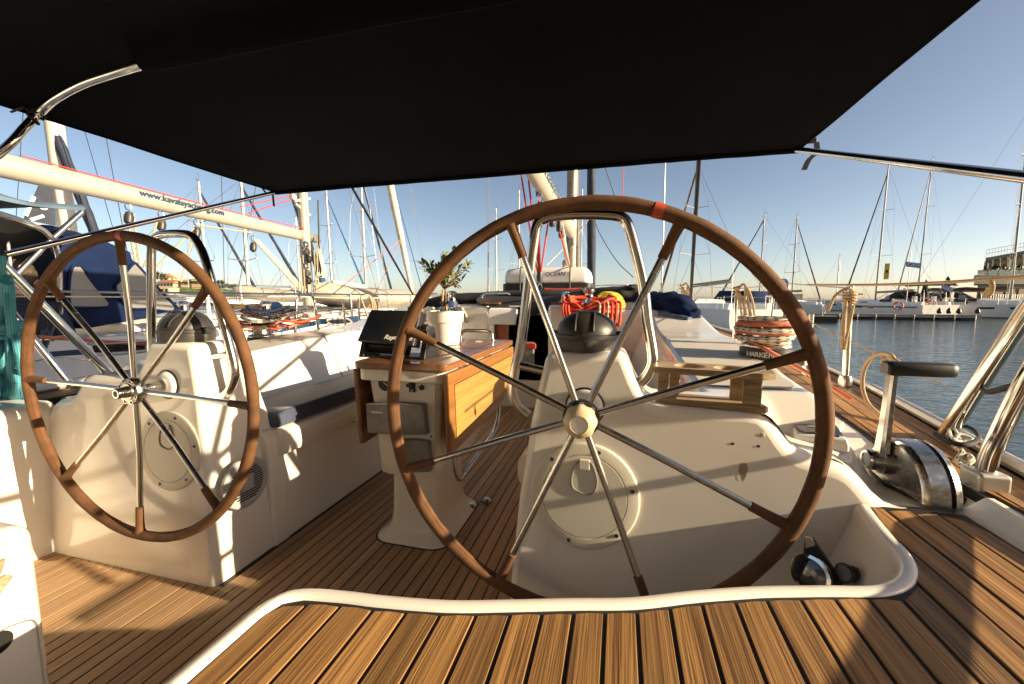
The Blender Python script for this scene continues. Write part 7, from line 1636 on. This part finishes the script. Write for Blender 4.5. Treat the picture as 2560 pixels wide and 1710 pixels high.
# flags
def flag(label, px, py, D, w, h, kind, lean=0.0):
    p = basin(px, D); c = V((p.x, p.y, -(py-750)/FPX*D)); d = V((p.x, p.y, 0)).normalized(); s_ = V((d.y, -d.x, 0)); t = thing('flag', label, 'flag', c)
    def fp(u, v): return c+s_*(u*w)+V((0, 0, -v*h-lean*u*h))+d*(0.10*w*sin(u*5+v))
    if kind == 'yellow':
        m = MB(); m.grid(fp, [i/8 for i in range(9)], [i/8 for i in range(9)]); m.build('cloth', 'yellow', t)
        m = MB(); m.grid(lambda u, v: fp(0.3+0.4*u, 0.4+0.2*v)-d*0.03, [0, .5, 1], [0, .5, 1]); m.build('emblem', 'black', t)
    else:
        for k in range(9):
            m = MB(); m.grid(lambda u, v: fp(u, (k+v)/9), [i/10 for i in range(11)], [0, 1]); m.build('stripe', 'flagblue' if k % 2 == 0 else 'flagwhite', t)
        m = MB(); m.grid(lambda u, v: fp(u*0.37, v*5/9)-d*0.02, [i/4 for i in range(5)], [0, .5, 1]); m.build('canton', 'flagblue', t)
        m = MB(); m.grid(lambda u, v: fp(u*0.37, (2+v)/9)-d*0.035, [i/4 for i in range(5)], [0, 1]); m.grid(lambda u, v: fp((2+u)/5*0.37, v*5/9)-d*0.035, [0, 1], [0, .5, 1]); m.build('cross', 'flagwhite', t)
    return t
flag('yellow flag with dark emblem hanging under the spreader of the left-pointing yacht', 2204, 660, 40, 0.36, 1.5, 'yellow')
flag('blue and white striped flag flying from a pole left of the grey-masted yacht', 2256, 655, 42, 1.05, 0.50, 'greek', 0.5)
flag('smaller blue and white striped flag low beside the dark parasol', 2350, 708, 40, 0.75, 0.5, 'greek', 0.9)
flag('yellow flag cut by the right picture edge beside the terrace', 2556, 615, 38, 0.35, 2.0, 'yellow')
fpole = MB(); p = basin(2266, 42.1); fpole.tube([V((p.x, p.y, -0.6)), V((p.x, p.y, 4.9))], 0.035, 6); tag(fpole.build('flag_pole', 'wire'), 'thin pole carrying the striped flag', 'pole')
# closed parasols on the quay
for k, (px, py, D, lab) in enumerate(((2310, 700, 56, 'closed dark parasol on the quay behind the grey-masted yacht'), (2364, 692, 58, 'closed dark parasol nearest the terrace building'))):
    p = basin(px, D); z1 = -(py-750)/FPX*D; t = thing('parasol', lab, 'parasol', V((p.x, p.y, -1.0)), 'closed parasols'); o = V((p.x, p.y, 0))
    m = MB(); m.tube([o+V((0, 0, -1.0)), o+V((0, 0, z1+0.1))], 0.04, 8); m.build('pole', 'wiredark', t)
    m = MB(); m.lathe([(0.42, -0.4), (0.50, 0.3), (0.36, 1.2), (0.22, z1-0.5), (0.25, z1-0.35), (0.06, z1)], o, (0, 0, 1), 12); m.build('folded_cloth', 'canvas', t)
# pontoon
def quad_on(p0, p1, w, z0, z1):
    d = (p1-p0); d.z = 0; d.normalize(); s_ = V((-d.y, d.x, 0)); return [p0, p1, p1+s_*w, p0+s_*w], d, s_
pa, pb2 = basin(2016, 38.5), basin(2460, 34.0)
pon = thing('pontoon', 'low floating pontoon in front of the white yachts across the basin', 'pontoon', (pa+pb2)/2)
Q, d_, s_ = quad_on(pa, pb2, 1.6, 0, 0)
Lp = (pb2-pa).length; nseg = 46
for i in range(nseg):
    a, b = pa+d_*(Lp*i/nseg), pa+d_*(Lp*(i+0.93)/nseg); m = MB(); m.prism([(p.x, p.y) for p in (a, b, b+s_*1.6, a+s_*1.6)], WZ+0.42, WZ+0.47); m.build('board', 'pontoonwood', pon, flat=True)
m = MB(); a, b = pa+s_*0.05, pb2+s_*0.05; m.prism([(p.x, p.y) for p in (a, b, b+s_*1.5, a+s_*1.5)], WZ+0.22, WZ+0.418); m.build('beam', 'concrete', pon)
for i in range(9):
    a = pa+d_*(Lp*(i+0.08)/9)+s_*0.2; b = a+d_*(Lp*0.75/9); m = MB(); m.prism([(p.x, p.y) for p in (a, b, b+s_*1.2, a+s_*1.2)], WZ-0.3, WZ+0.22); m.build('float', 'caulk', pon)
for i in range(10):
    a = pa+d_*(Lp*i/9.3)-s_*0.02; m = MB(); m.tube([a+V((0, 0, 0.05)), a+V((0, 0, 0.45))], 0.035, 6); m.build('fender_post', 'alu', pon)
pb_ = thing('pontoon', 'shorter dark-sided finger pontoon left of the main one, pointing at the near wheel', 'pontoon', basin(1960, 34)); A, B_ = basin(1860, 33.5), basin(2098, 31.5); _, d2, s2 = quad_on(A, B_, 1.4, 0, 0)
for i in range(18):
    a = A+d2*((B_-A).length*i/18); b = A+d2*((B_-A).length*(i+0.93)/18); m = MB(); m.prism([(p.x, p.y) for p in (a, b, b+s2*1.4, a+s2*1.4)], WZ+0.42, WZ+0.47); m.build('board', 'pontoonwood', pb_, flat=True)
m = MB(); m.prism([(p.x, p.y) for p in (A, B_, B_+s2*1.38, A+s2*1.38)], WZ-0.2, WZ+0.40); m.build('float', 'caulk', pb_)
# breakwater and far quay
bwk = MB(); rings = []
A, B_ = basin(1800, 210), basin(2330, 150); dd = (B_-A)
for i in range(60):
    p = A+dd*(i/59); n_ = noise.noise(p*0.15); rings.append([p+V((0, -6, -0.5)), p+V((0, -3, 1.0+0.4*n_)), p+V((0, -1, 1.9+0.35*noise.noise(p*0.4))), p+V((0, 3, 2.0)), p+V((0, 6, -0.5))])
bwk.loft(rings); tag(bwk.build('breakwater', 'rock'), kind='structure')
for k, (px, w_, h_, m_) in enumerate(((1900, 1.2, 4.5, 'concrete'), (1912, 6, 3.4, 'stonewall'), (1955, 9, 2.6, 'stonewall'), (1990, 4, 3.0, 'concrete'))):
    p = basin(px, 200); m = MB(); m.box(p.x-w_/2, p.x+w_/2, p.y-2, p.y+2, WZ+1.0, WZ+1.5+h_); t = tag(m.build('quay_hut', m_), ('thin mole-head light post far off beside the bright stanchion', 'low pale hut on the far breakwater next to the light post', 'long low pale shed on the far breakwater', 'small concrete block at the right of the breakwater huts')[k], 'hut')
    m = MB(); m.box(p.x-w_/2-0.2, p.x+w_/2+0.2, p.y-2.2, p.y+2.2, WZ+1.5+h_, WZ+1.7+h_); m.build('roof', 'tileroof' if k == 2 else 'concrete', t)
qy = MB(); A, B_ = basin(2270, 52), basin(2900, 40); d_, s_ = quad_on(A, B_, 60, 0, 0)[1:]; qy.prism([(p.x, p.y) for p in (A, B_, B_+s_*60, A+s_*60)], WZ-1, WZ+1.0); tag(qy.build('quay', 'concrete'), kind='structure')
# terrace restaurant
rst = thing('terrace_restaurant', 'dark two-storey terrace restaurant with canopy roof, glass balustrade and guests at the right edge', 'building', basin(2500, 58, -0.7))
def bx2(name, px0, px1, D0, D1, z0, z1, mat, par=rst, **k):
    P = [basin(px0, D0), basin(px1, D0), basin(px1, D1), basin(px0, D1)]; m = MB(); m.prism([(p.x, p.y) for p in P], z0, z1); return m.build(name, mat, par, **k)
zz = lambda py, D=56: -(py-750)/FPX*D
lower = bx2('ground_storey', 2440, 2760, 56, 76, -0.7, zz(712), 'roofgrey')
for i in range(9): bx2('window', 2448+i*32, 2470+i*32, 55.9, 56.2, zz(745), zz(722), 'glassdark', lower)
for i in range(22): bx2('fence_bar', 2452+i*6, 2454+i*6, 53.9, 54.0, -0.7, zz(735, 54), 'white')
bx2('facade_band', 2430, 2760, 55.0, 60, zz(711), zz(694), 'facade')
up_ = bx2('upper_facade', 2428, 2760, 55.5, 62, zz(693.8), zz(690), 'canvas')
for i in range(13):
    bx2('glass_panel', 2436+i*26, 2460+i*26, 55.6, 55.75, zz(692), zz(676), 'glassgreen', up_)
bx2('terrace_floor', 2430, 2760, 55.9, 74, zz(690), zz(688), 'concrete')
m = MB(); ra = [basin(2452, 54), basin(2760, 50), basin(2760, 74), basin(2452, 74)]
h0 = [zz(656), zz(612), zz(612), zz(650)]
m.add([V((p.x, p.y, h)) for p, h in zip(ra, h0)]+[V((p.x, p.y, h+(0.35 if i in (0, 3) else 0.3))) for i, (p, h) in enumerate(zip(ra, h0))], [(3, 2, 1, 0), (4, 5, 6, 7), (0, 1, 5, 4), (1, 2, 6, 5), (2, 3, 7, 6), (3, 0, 4, 7)]); rf = m.build('canopy_roof', 'roofgrey', rst)
for i in range(16):
    t0 = i/16; a = ra[0].lerp(ra[1], t0); b = ra[3].lerp(ra[2], t0); m = MB(); za = lerp(h0[0], h0[1], t0)-0.12; m.tube([V((a.x, a.y, za)), V((b.x, b.y, lerp(h0[3], h0[2], t0)-0.12))], 0.08, 4); m.build('roof_slat', 'deckgrey', rf)
rl = MB(); 
for f in (0.5, 1.0):
    rl.tube([V((ra[0].x, ra[0].y, h0[0]+0.35+f)), V((ra[1].x, ra[1].y, h0[1]+0.3+f))], 0.03, 4)
for i in range(40):
    t0 = i/39; a = ra[0].lerp(ra[1], t0); zb = lerp(h0[0], h0[1], t0)+0.33; rl.tube([V((a.x, a.y, zb)), V((a.x, a.y, zb+1.0))], 0.02, 4)
rl.build('roof_railing', 'white', rst)
for px in (2458, 2512, 2566, 2640): bx2('column', px, px+4, 57, 57.4, zz(690), zz(640), 'white')
rnd = random.Random(4)
acts = ('guest with raised arm at the left end of the terrace', 'guest in dark clothes leaning on the terrace rail, second from the left', 'guest seated near the terrace centre', 'guest in black beside the terrace column', 'guest half hidden by the mast on the terrace', 'guest at the right end of the terrace')
for i, px in enumerate((2455, 2478, 2499, 2520, 2538, 2556)):
    p = basin(px, 58+0.6*(i % 3), zz(690)); person(acts[i], V((p.x, p.y, zz(688))), rnd.uniform(0, 6.2), (('canvas', 'jacket', 'leatherdark', 'greyplastic', 'navy', 'black')[i], 'canvas'), False, 1.0, 'guests on the terrace')
for i, px in enumerate((2465, 2488, 2510, 2530, 2548)):
    p = basin(px, 57, zz(688)); t = thing('terrace_plant', ('potted shrub at the left terrace corner', 'potted shrub between the first two guests', 'potted shrub in the terrace middle', 'potted shrub by the terrace column', 'potted shrub behind the tall mast')[i], 'plant', V((p.x, p.y, zz(688))), 'shrubs on the terrace'); m = MB(); m.lathe([(0.2, 0), (0.26, 0.35)], V((p.x, p.y, zz(688))), (0, 0, 1), 10); m.build('pot', 'canvas', t); m = MB()
    for k in range(70):
        c = V((p.x, p.y, zz(688)+0.65))+V((rnd.gauss(0, .28), rnd.gauss(0, .28), rnd.gauss(0, .22))); d1 = V((rnd.gauss(0, 1), rnd.gauss(0, 1), rnd.gauss(0, 1))).normalized()*0.14; d2 = d1.orthogonal().normalized()*0.08; m.add([c-d1-d2, c+d1-d2, c+d1+d2, c-d1+d2], [(0, 1, 2, 3)])
    m.build('foliage', 'leafgreen', t, flat=True)
# ---- tree helper, hill town on the left
def tree(label, base, h, w_, n, mat='leafgreen', grp=None, tall=False, seed=0):
    rn = random.Random(seed); t = thing('cypress_tree' if tall else 'tree', label, 'tree', base, grp); o = V(base); m = MB()
    m.tube([o+V((0, 0, -0.3)), o+V((0.03*h, 0, h*0.3)), o+V((0.0, 0.02*h, h*0.6))], [h*0.035, h*0.028, h*0.012], 7)
    for k in range(4):
        a = rn.uniform(0, 6.3); m.tube([o+V((0, 0, h*0.35)), o+V((cos(a)*w_*0.3, sin(a)*w_*0.3, h*0.7))], [h*0.016, h*0.006], 5)
    m.build('trunk', 'bark', t); m = MB()
    cl = [V((rn.gauss(0, w_*0.27), rn.gauss(0, w_*0.27), h*rn.uniform(0.45, 0.9))) for _ in range(9)]
    for k in range(n):
        c0 = rn.choice(cl)
        if tall: zt = rn.uniform(0.05, 1); rr = w_*0.5*(1-zt)**0.7+0.02; a = rn.uniform(0, 6.3); c = o+V((cos(a)*rr*rn.uniform(.4, 1), sin(a)*rr*rn.uniform(.4, 1), zt*h))
        else: c = o+c0+V((rn.gauss(0, w_*0.13), rn.gauss(0, w_*0.13), rn.gauss(0, h*0.09)))
        d1 = V((rn.gauss(0, 1), rn.gauss(0, 1), rn.gauss(0, 1))).normalized(); d2 = d1.orthogonal().normalized(); s_ = w_*rn.uniform(0.03, 0.075); m.add([c-d1*s_-d2*s_*.6, c+d1*s_-d2*s_*.6, c+d1*s_*.8+d2*s_*.6, c-d1*s_*.8+d2*s_*.6], [(0, 1, 2, 3)])
    m.build('crown', mat, t, flat=True); return t
def hz(py, D): return -(py-750)/FPX*D
HD = 170
prof = [(330, 742), (370, 712), (395, 706), (450, 716), (500, 719), (540, 716), (570, 722), (600, 724), (640, 733), (680, 742), (720, 749)]
hm = MB(); rows = []
for px, py in prof:
    for_ = []
    for D, f in ((HD-10, -0.15), (HD-4, 0.25), (HD, 0.62), (HD+8, 0.9), (HD+30, 1.0), (HD+80, 0.8)):
        p = basin(px, D); ztop = hz(py, HD); z = lerp(WZ-0.5, ztop, max(0, f)) if f > 0 else WZ-1
        for_.append(V((p.x, p.y, z+0.8*noise.noise(V((px*0.02, D*0.1, 0)))*(f > 0.2))))
    rows.append(for_)
# finer grid
fine = []
for a, b in zip(rows, rows[1:]):
    for k in range(4): fine.append([a[i].lerp(b[i], k/4)+V((0, 0, 0.35*noise.noise(a[i].lerp(b[i], k/4)*0.35))) for i in range(len(a))])
fine.append(rows[-1]); hm.loft(fine, closed=False, cap=False); tag(hm.build('hillside', 'earth', sharp=80), kind='structure')
gm = MB(); rows = []
for i in range(30):
    px = lerp(435, 600, i/29); p0 = basin(px, HD-6); p1 = basin(px, HD+0.5); zt = hz(interp(prof, px)+2, HD); zb = lerp(WZ, zt, 0.22)
    rows.append([p0+V((0, 0, zb-WZ+0.3)), (p0+p1)/2+V((0, 0, lerp(zb, zt, .5)-WZ+0.5+0.3*noise.noise(V((px*.1, 0, 0))))), p1+V((0, 0, zt-WZ+0.2))])
gm.loft(rows, closed=False, cap=False); g_o = tag(gm.build('grass_slope', 'grass', sharp=80), kind='structure')
def house(label, px0, px1, ytop, ybot, D, mat, roof=None, nwin=3, grp='hill town houses'):
    a, b = basin(px0, D), basin(px1, D); z0, z1 = hz(ybot, D)-2, hz(ytop, D); d = (b-a).normalized(); s_ = V((-d.y, d.x, 0)); dep = max(5, (b-a).length*0.7); t = thing('house', label, 'house', V(((a.x+b.x)/2, (a.y+b.y)/2, z0)), grp)
    m = MB(); m.prism([(p.x, p.y) for p in (a, b, b+s_*dep, a+s_*dep)], z0, z1); m.build('wall', mat, t)
    if roof:
        m = MB(); e = 0.3; A2, B2 = a-d*e-s_*e, b+d*e-s_*e; C2, D2 = b+d*e+s_*(dep+e), a-d*e+s_*(dep+e); mid1, mid2 = (A2+D2)/2, (B2+C2)/2; hh = 1.3
        m.add([V((p.x, p.y, z1)) for p in (A2, B2, C2, D2)]+[V((mid1.x, mid1.y, z1+hh)), V((mid2.x, mid2.y, z1+hh))], [(0, 1, 5, 4), (2, 3, 4, 5), (1, 2, 5), (3, 0, 4), (3, 2, 1, 0)]); m.build('roof', roof, t)
    else:
        m = MB(); m.prism([(p.x, p.y) for p in (a-d*.15-s_*.15, b+d*.15-s_*.15, b+d*.15+s_*(dep+.15), a-d*.15+s_*(dep+.15))], z1, z1+0.35); m.build('parapet', mat, t)
    W_ = (b-a).length; H_ = z1-z0-2
    for k in range(nwin):
        for f in ((0.62,) if H_ < 4 else (0.35, 0.72)):
            c = a+d*(W_*(k+0.5)/nwin)-s_*0.03; m = MB(); zc = z0+2+H_*f; m.obox(V((c.x, c.y, zc)), d*0.45, s_*0.05, V((0, 0, 0.65))); m.build('window', 'glassdark', t)
    return t
house('long low terrace house with tiled roof below the dome tree', 396, 436, 707, 716, HD-2, 'stonewall', 'tileroof', 5)
house('pale house with tiled roof beside the round tree at the hill left', 404, 424, 695, 707, HD+6, 'stonewall', 'tileroof', 2)
house('tall slim pale tower among the cypresses', 425, 432, 686, 706, HD+8, 'stonewall', None, 1)
house('small white house left of the square beige house', 434, 452, 703, 712, HD+2, 'hullwhite', None, 2)
house('square beige house in the middle of the hill row', 455, 474, 701, 718, HD, 'stonewall', None, 3)
house('taller beige block joined to the yellow house', 476, 482, 699, 718, HD+1, 'stonewall', None, 1)
house('yellow three-window house at the right of the hill row', 482, 506, 699, 719, HD, 'yellowwall', None, 4)
house('low white harbour shed at the hill foot', 402, 424, 722, 731, HD-8, 'stonewall', None, 2)
for i, (px, py, h, w_, n, tall, lab) in enumerate(((399, 705, 4.6, 5.5, 420, False, 'large dark round tree at the left end of the hill'), (424, 705, 3.6, 1.2, 150, True, 'cypress left of the slim tower'), (433, 705, 3.4, 1.1, 150, True, 'cypress right of the slim tower'), (436, 704, 3.0, 1.2, 140, True, 'small cypress farthest right on the hill crest'), (445, 704, 2.0, 1.3, 120, True, 'short cypress behind the white house'),
        (388, 722, 3.2, 5, 300, False, 'dark bushy tree below the round tree on the slope'), (546, 716, 3.4, 4.5, 300, False, 'brown-green tree on the ridge right of the wheel rim'), (558, 720, 2.6, 5, 300, False, 'low wide bush on the ridge beside the brown-green tree'), (582, 723, 2.6, 5, 280, False, 'dry bush near the right end of the ridge'), (600, 727, 2.0, 4, 240, False, 'small dry bush above the pulpit rails'), (618, 729, 2.0, 5, 240, False, 'low pale bush at the ridge end'), (530, 718, 2.4, 4.2, 260, False, 'green bush just right of the yellow house'), (430, 730, 2.5, 5, 260, False, 'dark tree by the harbour shed'), (640, 736, 1.8, 4, 200, False, 'last low bush where the ridge meets the sea'))):
    p = basin(px, HD+2); tree(lab, V((p.x, p.y, hz(py, HD+2)-0.6)), h, w_, n, 'leafgreen', 'trees on the hill', tall, i)
# left quay building foot, masking the harbour edge under the hill
lq = MB(); A, B_ = basin(300, 120), basin(760, 160); d_, s_ = quad_on(A, B_, 12, 0, 0)[1:]; lq.prism([(p.x, p.y) for p in (A, B_, B_+s_*12, A+s_*12)], WZ-0.5, WZ+0.9); tag(lq.build('quay', 'concrete'), kind='structure')
# street furniture on the right quay: potted tree in front of the grey-masted yacht
p = basin(2270, 54); tree('round-headed potted tree on the quay behind the left-pointing yacht', V((p.x, p.y, -0.7)), 2.2, 1.8, 260, 'grass', None, False, 77)
m = MB(); m.prism([(p.x-0.9, p.y-0.9), (p.x+0.9, p.y-0.9), (p.x+0.9, p.y+0.9), (p.x-0.9, p.y+0.9)], -0.9, 0.5); tag(m.build('planter', 'bluegrey'), 'grey square planter under the round-headed quay tree', 'planter')

# ---- unseen town quay and houses astern, added to cut sky light from aft
aq = MB(); aq.box(-90, 60, -60, -5.5, WZ-1, WZ+1.1); tag(aq.build('quay', 'concrete'), kind='structure')
for k, (x0, x1, y0, h_, m_) in enumerate(((-62, -40, -24, 11, 'stonewall'), (-39, -22, -21, 13, 'yellowwall'), (-21, -4, -22, 10.5, 'stonewall'), (-3, 15, -20, 12.5, 'yellowwall'), (16, 38, -22, 11, 'stonewall'))):
    t = thing('added_house', 'plastered harbour front house on the quay astern %s in the row' % ('farthest port', 'second from port', 'middle', 'second from starboard', 'farthest starboard')[k], 'house', ((x0+x1)/2, y0-5, WZ+1.1), 'harbour front houses astern')
    m = MB(); m.box(x0, x1, y0-10, y0, WZ+1.1, WZ+1.1+h_); m.build('wall', m_, t)
    m = MB(); m.box(x0-0.4, x1+0.4, y0-10.4, y0+0.4, WZ+1.1+h_, WZ+1.5+h_); m.build('roof', 'tileroof', t)
    for f in range(3):
        n_ = int((x1-x0)/3.2)
        for j in range(n_):
            xc = x0+(j+0.5)*(x1-x0)/n_; zc = WZ+2.9+f*h_/3.2; m = MB(); m.box(xc-0.6, xc+0.6, y0+0.01, y0+0.06, zc-0.9, zc+0.9); m.build('window', 'glassdark', t)
